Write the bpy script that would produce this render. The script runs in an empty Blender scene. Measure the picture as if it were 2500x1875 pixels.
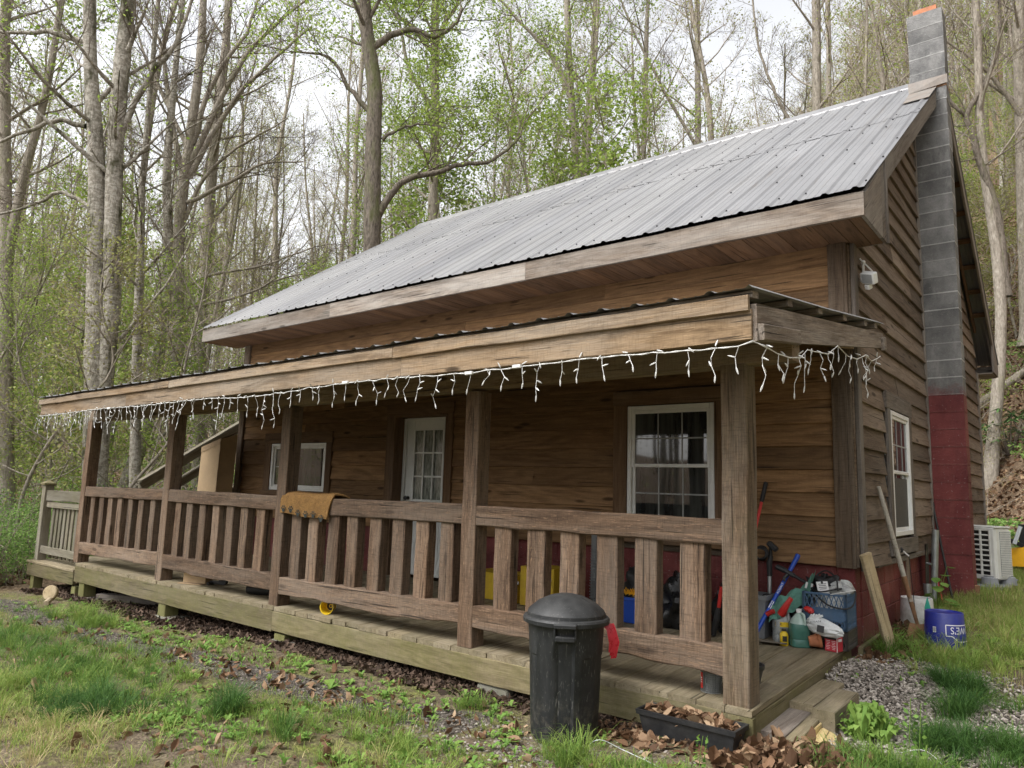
import bpy, math, random
import numpy as np
from mathutils import Vector, Matrix

rng = np.random.default_rng(7)
random.seed(7)
R = math.radians
scene = bpy.context.scene
COL = scene.collection

# ------------------------------------------------------------------ nodes
class NT:
    def __init__(s, name):
        s.m = bpy.data.materials.new(name); s.m.use_nodes = True
        s.t = s.m.node_tree; s.n = s.t.nodes; s.l = s.t.links
        s.p = s.n['Principled BSDF']; s.out = s.n['Material Output']
    def new(s, typ, **kw):
        x = s.n.new(typ)
        for k, v in kw.items(): setattr(x, k, v)
        return x
    def set(s, inp, v):
        if hasattr(v, 'is_output') or isinstance(v, bpy.types.NodeSocket): s.l.new(v, inp)
        else: inp.default_value = v
    def attr(s, name, out='Vector'):
        return s.new('ShaderNodeAttribute', attribute_name=name).outputs[out]
    def mapv(s, vec, scale=(1, 1, 1), loc=(0, 0, 0)):
        x = s.new('ShaderNodeMapping'); s.l.new(vec, x.inputs['Vector'])
        x.inputs['Scale'].default_value = scale; x.inputs['Location'].default_value = loc
        return x.outputs[0]
    def noise(s, vec, scale, detail=4, rough=.55, dist=0):
        x = s.new('ShaderNodeTexNoise'); s.l.new(vec, x.inputs['Vector'])
        x.inputs['Scale'].default_value = scale; x.inputs['Detail'].default_value = detail
        x.inputs['Roughness'].default_value = rough; x.inputs['Distortion'].default_value = dist
        return x.outputs[0]
    def voro(s, vec, scale, feature='F1', out='Distance'):
        x = s.new('ShaderNodeTexVoronoi', feature=feature); s.l.new(vec, x.inputs['Vector'])
        x.inputs['Scale'].default_value = scale
        return x.outputs[out]
    def ramp(s, fac, stops, interp='LINEAR'):
        x = s.new('ShaderNodeValToRGB'); s.l.new(fac, x.inputs[0]); e = x.color_ramp.elements
        x.color_ramp.interpolation = interp
        while len(e) < len(stops): e.new(.5)
        for i, (p, c) in enumerate(stops):
            e[i].position = p
            e[i].color = (c, c, c, 1) if isinstance(c, (int, float)) else (*c, 1)
        return x.outputs[0]
    def math(s, op, a, b=None, clamp=False):
        x = s.new('ShaderNodeMath', operation=op, use_clamp=clamp); s.set(x.inputs[0], a)
        if b is not None: s.set(x.inputs[1], b)
        return x.outputs[0]
    def mix(s, fac, a, b, blend='MIX'):
        x = s.new('ShaderNodeMix', data_type='RGBA', blend_type=blend)
        s.set(x.inputs[0], fac)
        for i, v in ((6, a), (7, b)):
            if isinstance(v, tuple): v = (*v[:3], 1)
            s.set(x.inputs[i], v)
        return x.outputs[2]
    def bump(s, h, strength=.3, dist=.01):
        x = s.new('ShaderNodeBump'); s.l.new(h, x.inputs['Height'])
        x.inputs['Strength'].default_value = strength; x.inputs['Distance'].default_value = dist
        s.l.new(x.outputs[0], s.p.inputs['Normal'])
    def col(s, c): s.set(s.p.inputs['Base Color'], c if not isinstance(c, tuple) else (*c[:3], 1))
    def rough(s, r): s.set(s.p.inputs['Roughness'], r)
    def pos(s):
        return s.new('ShaderNodeNewGeometry').outputs['Position']

def wood(name, dark, light, grey=(.3, .28, .26), ga=.4, green=None, gna=0., knot=.6, rough=.85, bump=.5, saw=.15, var=.5, ring=1., fleck=.25, stain=.3):
    n = NT(name); g = n.attr('gr'); r = n.attr('rn', 'Fac')
    fine = n.noise(n.mapv(g, (3, 90, 90)), 1.6, 5, .65)
    mid = n.noise(n.mapv(g, (1.1, 26, 26)), 1.0, 4, .6, .6)
    big = n.noise(n.mapv(g, (.7, 3.5, 3.5)), 1.0, 3, .5)
    # growth rings: long warped bands
    wv = n.noise(n.mapv(g, (.55, 4, 4)), 1.0, 2, .4)
    ring_ = n.math('SINE', n.math('MULTIPLY', n.math('ADD', n.math('MULTIPLY', wv, 3.2), big), 22.))
    rg = n.math('ADD', n.math('MULTIPLY', ring_, .16 * ring), .5)
    f = n.math('ADD', n.math('MULTIPLY', mid, .55), n.math('MULTIPLY', fine, .45))
    f = n.math('ADD', n.math('MULTIPLY', f, .72), n.math('MULTIPLY', rg, .28))
    c = n.ramp(f, [(.33, dark), (.66, light)])
    gm = n.ramp(n.math('ADD', n.math('MULTIPLY', big, .7), n.math('MULTIPLY', fine, .4)), [(.45, 0.), (.72, 1.)])
    c = n.mix(n.math('MULTIPLY', gm, ga), c, grey)
    # saw marks across the board
    if saw:
        sw = n.noise(n.mapv(g, (110, 14, 14)), 1.0, 2, .5, .3)
        c = n.mix(n.math('MULTIPLY', n.ramp(sw, [(.5, 0.), (.75, 1.)]), saw), c, tuple(x * .45 for x in dark))
    fl = n.noise(n.mapv(g, (16, 150, 150)), 1.0, 3, .6)
    c = n.mix(n.math('MULTIPLY', n.ramp(fl, [(.58, 0.), (.66, 1.)]), fleck), c, tuple(min(.6, x * 1.45) for x in light))
    # knots
    kd = n.voro(n.mapv(g, (1.7, 6.5, 6.5)), 1.0)
    kn = n.ramp(kd, [(.0, 1.), (.09, .85), (.16, 0.)])
    c = n.mix(n.math('MULTIPLY', kn, knot), c, tuple(x * .38 for x in dark))
    stn = n.ramp(n.noise(n.mapv(g, (.8, 5, 5)), 1.3, 5, .7, .8), [(.54, 0.), (.68, 1.)])
    c = n.mix(n.math('MULTIPLY', stn, stain), c, tuple(x * .55 for x in dark))
    # per board brightness
    v = n.math('ADD', n.math('MULTIPLY', r, var), 1 - var / 2)
    vv = n.new('ShaderNodeCombineColor')
    for i in range(3): n.l.new(v, vv.inputs[i])
    c = n.mix(1., c, vv.outputs[0], 'MULTIPLY')
    # cracks
    cr = n.ramp(n.noise(n.mapv(g, (1.3, 60, 60)), 1., 2, .4), [(.29, 1.), (.33, 0.)])
    c = n.mix(n.math('MULTIPLY', cr, .75), c, (.012, .01, .008))
    if green:
        gn = n.noise(n.pos(), 2.3, 5, .65)
        gf = n.noise(n.pos(), 30, 3, .6)
        gk = n.ramp(n.math('ADD', n.math('MULTIPLY', gn, .75), n.math('MULTIPLY', gf, .3)), [(.4, 0.), (.68, 1.)])
        c = n.mix(n.math('MULTIPLY', gk, gna), c, green)
    n.col(c); n.rough(rough); n.p.inputs['Specular IOR Level'].default_value = .25
    n.bump(n.math('SUBTRACT', n.math('ADD', f, n.math('MULTIPLY', fine, .6)), cr), bump, .006)
    return n.m

def plain(name, col, rough=.5, metal=0., var=.25, scale=14., bump=.05, dirt=None, da=.4, spec=.5):
    n = NT(name); p = n.pos()
    a = n.noise(p, scale, 5, .6); b = n.noise(p, scale * 6, 3, .6)
    f = n.math('ADD', n.math('MULTIPLY', a, .7), n.math('MULTIPLY', b, .3))
    c = n.ramp(f, [(.3, tuple(x * (1 - var) for x in col)), (.7, tuple(min(1, x * (1 + var)) for x in col))])
    if dirt:
        k = n.ramp(n.noise(p, scale * .55, 6, .7), [(.45, 0.), (.7, 1.)])
        c = n.mix(n.math('MULTIPLY', k, da), c, dirt)
    n.col(c); n.rough(n.ramp(f, [(.3, max(0, rough - .12)), (.7, min(1, rough + .12))]))
    n.p.inputs['Metallic'].default_value = metal; n.p.inputs['Specular IOR Level'].default_value = spec
    if bump: n.bump(f, bump, .004)
    return n.m

M = {}
M['front'] = wood('siding_front', (.10, .052, .023), (.30, .178, .086), (.20, .14, .09), .25, knot=.9, saw=.12, var=.8, stain=.35)
M['side'] = wood('siding_side', (.055, .036, .024), (.19, .138, .10), (.265, .22, .178), .5, knot=.8, saw=.1, var=.7)
M['trim'] = wood('corner_trim', (.06, .038, .024), (.18, .128, .085), (.21, .185, .155), .5, knot=.4, saw=.35)
M['trimg'] = wood('grey_trim', (.08, .064, .052), (.22, .185, .155), (.29, .27, .245), .6, knot=.3, saw=.2)
M['case'] = wood('window_casing', (.075, .04, .02), (.175, .105, .055), ga=.15, knot=.6, saw=.2)
M['rail'] = wood('rail_timber', (.038, .022, .013), (.18, .115, .072), (.27, .225, .18), .45, knot=.6, saw=.35, var=.6, bump=1., fleck=.75)
M['post'] = wood('post_timber', (.045, .027, .017), (.195, .132, .085), (.28, .245, .205), .6, fleck=.5, green=(.20, .20, .09), gna=.12, knot=.6, saw=.35, bump=.8)
M['deck'] = wood('deck_board', (.12, .092, .057), (.31, .255, .165), (.33, .29, .225), .5, stain=.4, green=(.11, .10, .045), gna=.5, knot=.3, saw=.1, var=.35)
M['rim'] = wood('rim_board', (.075, .058, .032), (.225, .185, .105), (.23, .205, .15), .4, stain=.5, green=(.105, .105, .026), gna=.6, knot=.3, saw=.2)
M['treated'] = wood('treated_post', (.12, .105, .04), (.26, .245, .10), (.25, .24, .16), .3, green=(.12, .135, .03), gna=.5, knot=.3)
M['fascia'] = wood('porch_fascia', (.10, .062, .032), (.31, .215, .125), (.28, .245, .20), .75, stain=.6, knot=1., saw=.25, bump=.6)
M['fasciag'] = wood('grey_fascia', (.085, .064, .05), (.25, .20, .155), (.34, .32, .29), .8, stain=.5, knot=.7, saw=.2)
M['soffit'] = wood('soffit_board', (.09, .047, .024), (.21, .115, .06), ga=.1, knot=.5, saw=.1, var=.5)
M['grayrail'] = wood('grey_landing_rail', (.075, .062, .045), (.22, .19, .14), (.29, .27, .23), .7, green=(.11, .115, .045), gna=.3, knot=.2, saw=.1)
M['plank'] = wood('leaning_plank', (.22, .165, .09), (.42, .33, .2), (.45, .4, .33), .4, knot=.4, saw=.3)
M['yellowwood'] = wood('split_wood', (.42, .30, .12), (.68, .54, .28), ga=.1, knot=.2)
M['handle'] = wood('tool_handle', (.30, .27, .22), (.50, .46, .39), (.45, .43, .4), .5, knot=.1, saw=0, var=.2)

def mat_block(name, a, b, mort=None, dirt=None, base=False):
    n = NT(name); p = n.pos(); r = n.attr('rn', 'Fac')
    big = n.noise(p, 3.2, 5, .65); fine = n.noise(p, 95, 3, .7); sp = n.noise(p, 40, 2, .5)
    c = n.ramp(n.math('ADD', n.math('MULTIPLY', big, .7), n.math('MULTIPLY', fine, .3)), [(.34, a), (.66, b)])
    v = n.math('ADD', n.math('MULTIPLY', r, .5), .75); vv = n.new('ShaderNodeCombineColor')
    for i in range(3): n.l.new(v, vv.inputs[i])
    c = n.mix(1., c, vv.outputs[0], 'MULTIPLY')
    c = n.mix(n.math('MULTIPLY', n.ramp(sp, [(.66, 0.), (.72, 1.)]), .35), c, (.4, .39, .37))
    if not dirt and not base and mort is None:
        zc = n.new('ShaderNodeSeparateXYZ'); n.l.new(p, zc.inputs[0])
        sp_ = n.math('ADD', n.math('MULTIPLY', n.math('SUBTRACT', 2.60, zc.outputs[2]), 6.5), n.math('MULTIPLY', n.math('SUBTRACT', n.noise(p, 14, 5, .7), .55), 3.2), True)
        c = n.mix(n.math('MULTIPLY', sp_, .75), c, (.20, .07, .065))
        eff = n.ramp(n.noise(n.mapv(p, (7, 7, 2)), 1., 5, .7), [(.54, 0.), (.70, 1.)])
        c = n.mix(n.math('MULTIPLY', eff, .35), c, (.42, .41, .39))
    soot = n.ramp(n.noise(n.mapv(p, (1.6, 1.6, .7)), 1.6, 6, .7), [(.48, 0.), (.66, 1.)])
    c = n.mix(n.math('MULTIPLY', soot, .5), c, tuple(x * .45 for x in a))
    if dirt:
        z = n.new('ShaderNodeSeparateXYZ'); n.l.new(p, z.inputs[0])
        k = n.math('ADD', n.math('MULTIPLY', z.outputs[2], -1.7), n.math('ADD', n.math('MULTIPLY', big, 1.6), -.35), True)
        c = n.mix(n.math('MULTIPLY', k, .8), c, dirt)
        st = n.ramp(n.noise(n.mapv(p, (9, 9, .9)), 1., 4, .6), [(.52, 0.), (.72, 1.)])
        c = n.mix(n.math('MULTIPLY', st, .22), c, (.25, .15, .12))
    n.col(c); n.rough(.9 if not base else .6); n.p.inputs['Specular IOR Level'].default_value = .3
    n.bump(n.math('ADD', n.math('ADD', n.math('MULTIPLY', fine, .7), sp), n.noise(p, 160, 3, .7)), .8, .006)
    return n.m
M['block'] = mat_block('concrete_block', (.115, .115, .114), (.30, .295, .285))
M['mortar'] = mat_block('mortar', (.32, .32, .31), (.52, .51, .50))
M['red'] = mat_block('red_paint', (.12, .022, .023), (.225, .056, .052), dirt=(.12, .095, .07), base=True)
M['redm'] = mat_block('red_mortar', (.10, .016, .016), (.24, .10, .09), dirt=(.10, .08, .06))
M['clay'] = plain('clay', (.42, .17, .085), .8, var=.3)

def mat_roof():
    n = NT('roof_metal'); p = n.pos()
    st = n.noise(n.mapv(p, (5, .5, .5)), 1., 4, .6); sp = n.noise(p, 40, 3, .6); bg = n.noise(p, .8, 4, .6)
    f = n.math('ADD', n.math('MULTIPLY', st, .5), n.math('MULTIPLY', bg, .5))
    c = n.ramp(f, [(.3, (.15, .15, .155)), (.7, (.265, .265, .272))])
    c = n.mix(n.math('MULTIPLY', n.ramp(n.noise(n.mapv(p, (9, .8, .8)), 1., 5, .7), [(.56, 0.), (.75, 1.)]), .5), c, (.20, .185, .165))
    pn = n.noise(n.mapv(p, (1.09, .03, .03)), 1., 1, .3)
    c = n.mix(n.ramp(pn, [(.35, 0.), (.65, .45)]), c, (.34, .335, .325))
    c = n.mix(n.math('MULTIPLY', n.ramp(n.noise(n.mapv(p, (22, 1.2, 1.2)), 1., 4, .7), [(.56, 0.), (.72, 1.)]), .3), c, (.17, .13, .095))
    n.col(c); n.p.inputs['Metallic'].default_value = .4
    n.rough(n.ramp(n.math('ADD', n.math('MULTIPLY', sp, .4), n.math('MULTIPLY', st, .6)), [(.3, .40), (.7, .58)]))
    n.bump(n.noise(p, 5., 3, .5), .12, .02)
    return n.m
M['roof'] = mat_roof()
M['flash'] = plain('flashing', (.20, .18, .16), .7, .15, var=.4, scale=9, dirt=(.2, .15, .11), da=.7)
M['screw'] = plain('screw', (.05, .05, .055), .5, .6)
M['white'] = plain('white_vinyl', (.74, .75, .74), .35, var=.05, bump=.01, dirt=(.5, .5, .46), da=.25)
M['whitedoor'] = plain('white_door', (.70, .72, .70), .4, var=.05, bump=.01)
M['grille'] = plain('window_grille', (.30, .31, .31), .4, var=.05, bump=0)
def mat_glass():
    n = NT('dark_glass'); p = n.pos()
    c = n.ramp(n.noise(n.mapv(p, (7, 7, .6)), 1.2, 4, .6), [(.4, (.014, .015, .016)), (.7, (.075, .08, .074))])
    n.col(c); n.rough(.03); n.p.inputs['Specular IOR Level'].default_value = .9
    n.bump(n.noise(p, 1.1, 2, .5), .05, .04)
    return n.m
M['glass'] = mat_glass()
def mat_lace():
    n = NT('lace_curtain_glass'); p = n.pos()
    c = n.ramp(n.noise(n.mapv(p, (40, 40, 9)), 1.2, 4, .7), [(.36, (.12, .13, .11)), (.64, (.34, .36, .32))])
    n.col(c); n.rough(.08); n.p.inputs['Specular IOR Level'].default_value = .6
    return n.m
M['lace'] = mat_lace()
M['screen'] = plain('insect_screen', (.055, .057, .058), .6, var=.2, scale=60)
M['black'] = plain('black_plastic', (.018, .019, .021), .45, var=.25, dirt=(.11, .105, .095), da=.28)
M['blackr'] = plain('black_rubber', (.012, .012, .013), .6, var=.3)
def mat_can():
    n = NT('trash_can_plastic'); p = n.pos()
    a = n.noise(p, 9, 6, .65); s = n.noise(n.mapv(p, (14, 14, 1.4)), 1., 5, .65); sc = n.noise(n.mapv(p, (60, 60, 9)), 1., 2, .5, 2.5)
    c = n.ramp(a, [(.35, (.008, .009, .010)), (.68, (.018, .0195, .021))])
    c = n.mix(n.math('MULTIPLY', n.ramp(s, [(.5, 0.), (.75, 1.)]), .3), c, (.05, .05, .048))
    c = n.mix(n.math('MULTIPLY', n.ramp(sc, [(.64, 0.), (.69, 1.)]), .5), c, (.16, .155, .145))
    zz = n.new('ShaderNodeSeparateXYZ'); n.l.new(p, zz.inputs[0]); mud = n.math('MULTIPLY', n.math('ADD', n.math('MULTIPLY', zz.outputs[2], -2.2), .1, True), n.ramp(n.noise(p, 26, 5, .7), [(.48, 0.), (.62, 1.)]))
    c = n.mix(n.math('MULTIPLY', mud, .7), c, (.13, .115, .09))
    # grey dust lies on what faces up
    gz = n.new('ShaderNodeSeparateXYZ'); n.l.new(n.new('ShaderNodeNewGeometry').outputs['Normal'], gz.inputs[0])
    c = n.mix(n.math('MULTIPLY', n.ramp(gz.outputs[2], [(.2, 0.), (.9, 1.)]), n.math('MULTIPLY', a, .75)), c, (.06, .06, .058))
    n.col(c); n.rough(n.ramp(s, [(.3, .42), (.7, .65)])); n.p.inputs['Specular IOR Level'].default_value = .4
    n.bump(n.noise(p, 60, 4, .6), .12, .003)
    return n.m
M['can'] = mat_can()
M['bluebkt'] = plain('blue_bucket', (.012, .022, .21), .35, var=.15, dirt=(.10, .10, .15), da=.25)
M['whitebkt'] = plain('white_bucket', (.55, .55, .53), .5, var=.15, scale=8, dirt=(.17, .15, .11), da=.85)
M['blueh'] = plain('blue_handle', (.02, .075, .42), .35, var=.12)
M['redp'] = plain('red_plastic', (.48, .025, .022), .4, var=.15)
M['redc'] = plain('red_carton', (.47, .035, .05), .5, var=.15)
M['yel'] = plain('yellow_plastic', (.72, .50, .02), .4, var=.12)
M['yelbox'] = plain('yellow_box', (.58, .40, .02), .6, var=.15, scale=8, dirt=(.4, .22, .02), da=.5)
M['orange'] = plain('orange_yellow', (.80, .42, .02), .5, var=.12)
M['whitet'] = plain('white_print', (.75, .75, .75), .5, var=.05, bump=0)
M['blackt'] = plain('black_print', (.015, .015, .015), .5, var=.05, bump=0)
M['card'] = plain('cardboard', (.40, .285, .165), .85, var=.15, scale=4, dirt=(.26, .18, .10), da=.4)
M['cardd'] = plain('cardboard_edge', (.30, .21, .12), .85, var=.3, scale=30)
M['crateblue'] = plain('crate_blue', (.05, .105, .19), .5, var=.2, dirt=(.12, .13, .13), da=.4)
M['crategrey'] = plain('crate_brown', (.055, .05, .045), .55, var=.2, dirt=(.12, .10, .08), da=.4)
M['rust'] = plain('rust', (.24, .13, .07), .85, .2, var=.45, scale=25, bump=.3, dirt=(.28, .16, .08), da=.5)
M['galv'] = plain('galvanised', (.36, .38, .38), .45, .75, var=.2)
M['darkmetal'] = plain('dark_metal', (.045, .043, .042), .5, .6, var=.3)
M['ac'] = plain('ac_casing', (.66, .66, .62), .5, var=.06, scale=5, dirt=(.42, .41, .36), da=.4)
M['pad'] = plain('grey_pad', (.24, .25, .26), .8, var=.2)
M['concrete'] = plain('concrete', (.17, .16, .135), .95, var=.2, bump=.3, dirt=(.14, .15, .07), da=.6)
M['terra'] = plain('terracotta', (.42, .16, .075), .85, var=.2, dirt=(.28, .2, .14), da=.5)
M['greencloth'] = plain('green_cloth', (.10, .24, .19), .9, var=.3, scale=40, bump=.2)
M['tote'] = plain('grey_tote', (.17, .18, .19), .5, var=.15, dirt=(.28, .28, .26), da=.3)
M['slate'] = plain('slate_board', (.13, .115, .09), .85, var=.35, scale=10)
M['wire'] = plain('white_wire', (.62, .62, .60), .4, var=.05, bump=0)
M['rugp'] = plain('paw_print', (.018, .022, .018), .95, var=.3)
def mat_rug():
    n = NT('coir_mat'); p = n.pos()
    f = n.noise(p, 130, 3, .7); g = n.noise(p, 14, 3, .6)
    n.col(n.ramp(n.math('ADD', n.math('MULTIPLY', f, .7), n.math('MULTIPLY', g, .3)), [(.36, (.13, .065, .018)), (.62, (.36, .20, .06))]))
    n.rough(.95); n.bump(f, 1., .012); return n.m
M['rug'] = mat_rug()
def mat_liquid(name, c, alpha=1., rough=.15):
    m = plain(name, c, rough, var=.1, bump=0); return m
M['jug'] = mat_liquid('green_fluid_jug', (.055, .16, .13), 1)
M['jugtop'] = plain('clear_jug_neck', (.36, .47, .42), .25, var=.1, bump=0)
M['jugw'] = plain('clear_jug', (.36, .38, .37), .3, var=.15, bump=0, dirt=(.22, .23, .24), da=.5)
M['label'] = plain('white_label', (.62, .62, .62), .5, var=.12, scale=40, bump=0)
M['greylabel'] = plain('grey_label', (.20, .22, .24), .5, var=.5, scale=30, bump=0)
M['bag'] = plain('white_bag', (.66, .68, .68), .35, var=.12, scale=20, bump=.5)
M['blackbag'] = plain('black_bag', (.012, .012, .013), .32, var=.3, scale=20, bump=.6)
M['clearbag'] = plain('clear_plastic', (.42, .43, .42), .2, var=.35, scale=50, bump=.8)
M['teal'] = plain('teal_stake', (.05, .38, .28), .4, var=.1)
M['redstrap'] = plain('red_film', (.42, .015, .03), .3, var=.25, scale=30, bump=.4)

def mat_bark(name, a, b, moss=None, ma=.5, scale=1., patch=None):
    n = NT(name); g = n.attr('gr'); p = n.new('ShaderNodeTexCoord').outputs['Object']
    f = n.noise(n.mapv(p, (14 * scale, 14 * scale, 3 * scale)), 1., 5, .65)
    bl = n.noise(n.mapv(p, (9, 9, 16.)), 1., 5, .75)
    rid = n.noise(n.mapv(p, (30, 30, 10)), 1., 3, .6)
    c = n.ramp(n.math('ADD', n.math('MULTIPLY', f, .5), n.math('MULTIPLY', rid, .5)), [(.34, a), (.64, b)])
    if patch: c = n.mix(n.ramp(bl, [(.47, 0.), (.56, .85)]), c, patch)
    if moss: c = n.mix(n.math('MULTIPLY', n.ramp(n.noise(n.mapv(p, (3, 3, .8)), 1., 5, .65), [(.52, 0.), (.66, 1.)]), ma), c, moss)
    n.col(c); n.rough(.95); n.p.inputs['Specular IOR Level'].default_value = .15
    n.bump(n.math('ADD', f, rid), .9, .03)
    return n.m
M['barkp'] = mat_bark('pale_bark', (.13, .115, .09), (.36, .33, .275), (.045, .045, .018), 1., patch=(.46, .43, .375))
M['barkb'] = mat_bark('brown_bark', (.16, .137, .108), (.42, .375, .315), (.15, .155, .07), .35)
M['barkd'] = mat_bark('dark_bark', (.06, .05, .04), (.25, .215, .175), (.12, .14, .045), .6)
M['twig'] = plain('twig', (.30, .255, .205), .9, var=.35, scale=3, bump=0, spec=.15)
M['twigd'] = plain('twig_dark', (.16, .132, .105), .9, var=.35, scale=3, bump=0, spec=.15)

def mat_leaf(name, stops, trans=.35, rough=.6):
    n = NT(name); r = n.attr('rn', 'Fac')
    c = n.ramp(r, stops)
    n.col(c); n.rough(rough); n.p.inputs['Specular IOR Level'].default_value = .2
    if trans:
        t = n.new('ShaderNodeBsdfTranslucent'); n.l.new(c, t.inputs[0])
        mx = n.new('ShaderNodeMixShader'); mx.inputs[0].default_value = trans
        n.l.new(n.p.outputs[0], mx.inputs[1]); n.l.new(t.outputs[0], mx.inputs[2]); n.l.new(mx.outputs[0], n.out.inputs[0])
    return n.m
M['leafs'] = mat_leaf('spring_leaf', [(0, (.17, .25, .045)), (.5, (.29, .40, .08)), (1, (.42, .50, .14))], .5)
M['leafb'] = mat_leaf('bud_leaf', [(0, (.20, .17, .06)), (.5, (.30, .31, .10)), (1, (.40, .44, .16))], .5)
M['leafu'] = mat_leaf('undergrowth_leaf', [(0, (.10, .20, .045)), (.5, (.20, .34, .085)), (1, (.34, .47, .15))], .4)
M['leafr'] = mat_leaf('evergreen_leaf', [(0, (.03, .07, .025)), (.5, (.06, .13, .04)), (1, (.12, .21, .07))], .2, .4)
M['petal'] = mat_leaf('dogwood_petal', [(0, (.6, .62, .5)), (1, (.8, .8, .7))], .3)
M['dry'] = mat_leaf('dry_leaf', [(0, (.06, .032, .018)), (.35, (.10, .055, .030)), (.7, (.20, .115, .065)), (1, (.38, .27, .17))], .12, .7)
M['mulch'] = mat_leaf('dark_leaf', [(0, (.025, .017, .012)), (.5, (.075, .05, .036)), (1, (.16, .11, .08))], .05, .8)
M['grass'] = mat_leaf('grass_blade', [(0, (.045, .11, .03)), (.3, (.095, .19, .04)), (.55, (.20, .30, .06)), (.75, (.32, .39, .10)), (.84, (.40, .34, .16)), (1, (.55, .45, .25))], .35)
M['weed'] = mat_leaf('weed_leaf', [(0, (.08, .18, .035)), (.5, (.16, .29, .06)), (1, (.27, .40, .09))], .35)
M['stone'] = mat_leaf('gravel_stone', [(0, (.09, .078, .066)), (.5, (.24, .21, .18)), (1, (.44, .40, .355))], 0, .85)

def mat_ground():
    n = NT('ground_soil'); p = n.pos()
    mk = n.new('ShaderNodeAttribute', attribute_name='mask'); s = n.new('ShaderNodeSeparateColor'); n.l.new(mk.outputs['Color'], s.inputs[0])
    a = n.noise(p, 2.2, 6, .65); b = n.noise(p, 22, 5, .7); d = n.noise(p, 90, 3, .7)
    f = n.math('ADD', n.math('MULTIPLY', b, .6), n.math('MULTIPLY', d, .4))
    soil = n.ramp(f, [(.34, (.045, .034, .024)), (.52, (.14, .108, .075)), (.68, (.29, .24, .175))])
    moss = n.ramp(f, [(.34, (.055, .065, .014)), (.66, (.20, .23, .045))])
    path = n.ramp(f, [(.34, (.022, .018, .014)), (.66, (.10, .085, .068))])
    vc = n.voro(p, 55, out='Color'); vs = n.new('ShaderNodeSeparateColor'); n.l.new(vc, vs.inputs[0])
    peb = n.ramp(vs.outputs[0], [(0, (.06, .052, .045)), (1, (.24, .215, .185))])
    vd = n.voro(n.mapv(p, (1, 1, 1)), 26, out='Color'); vs2 = n.new('ShaderNodeSeparateColor'); n.l.new(vd, vs2.inputs[0])
    lit = n.ramp(vs2.outputs[0], [(0, (.07, .042, .026)), (.5, (.19, .12, .075)), (1, (.36, .26, .17))])
    lit = n.mix(.4, lit, soil)
    mm = n.math('MULTIPLY', s.outputs[0], n.ramp(n.math('ADD', n.math('MULTIPLY', a, .7), n.math('MULTIPLY', b, .3)), [(.46, 0.), (.62, 1.)]))
    c = n.mix(mm, soil, moss)
    gg = n.math('ADD', s.outputs[1], n.math('MULTIPLY', n.math('SUBTRACT', a, .5), .7))
    isgr = n.ramp(gg, [(.42, 0.), (.55, 1.)])
    pk = n.mix(n.ramp(n.noise(p, 60, 2), [(.5, 0.), (.58, 1.)]), path, peb)
    c = n.mix(isgr, c, pk)
    c = n.mix(n.ramp(n.math('ADD', s.outputs[2], n.math('MULTIPLY', n.math('SUBTRACT', a, .5), .6)), [(.4, 0.), (.6, 1.)]), c, lit)
    n.col(c); n.rough(.95); n.p.inputs['Specular IOR Level'].default_value = .15
    n.bump(n.math('ADD', f, n.math('MULTIPLY', n.voro(p, 45), .5)), .8, .02)
    return n.m
M['ground'] = mat_ground()

# ------------------------------------------------------------------ mesh builder
def ortho(d, up):
    d = np.array(d, float); d /= np.linalg.norm(d)
    up = np.array(up, float)
    if abs(d @ up) > .98 * np.linalg.norm(up): up = np.array((0, 1., 0)) if abs(d[1]) < .9 else np.array((1., 0, 0))
    s = np.cross(d, up); s /= np.linalg.norm(s); u = np.cross(s, d)
    return d, s, u

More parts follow.
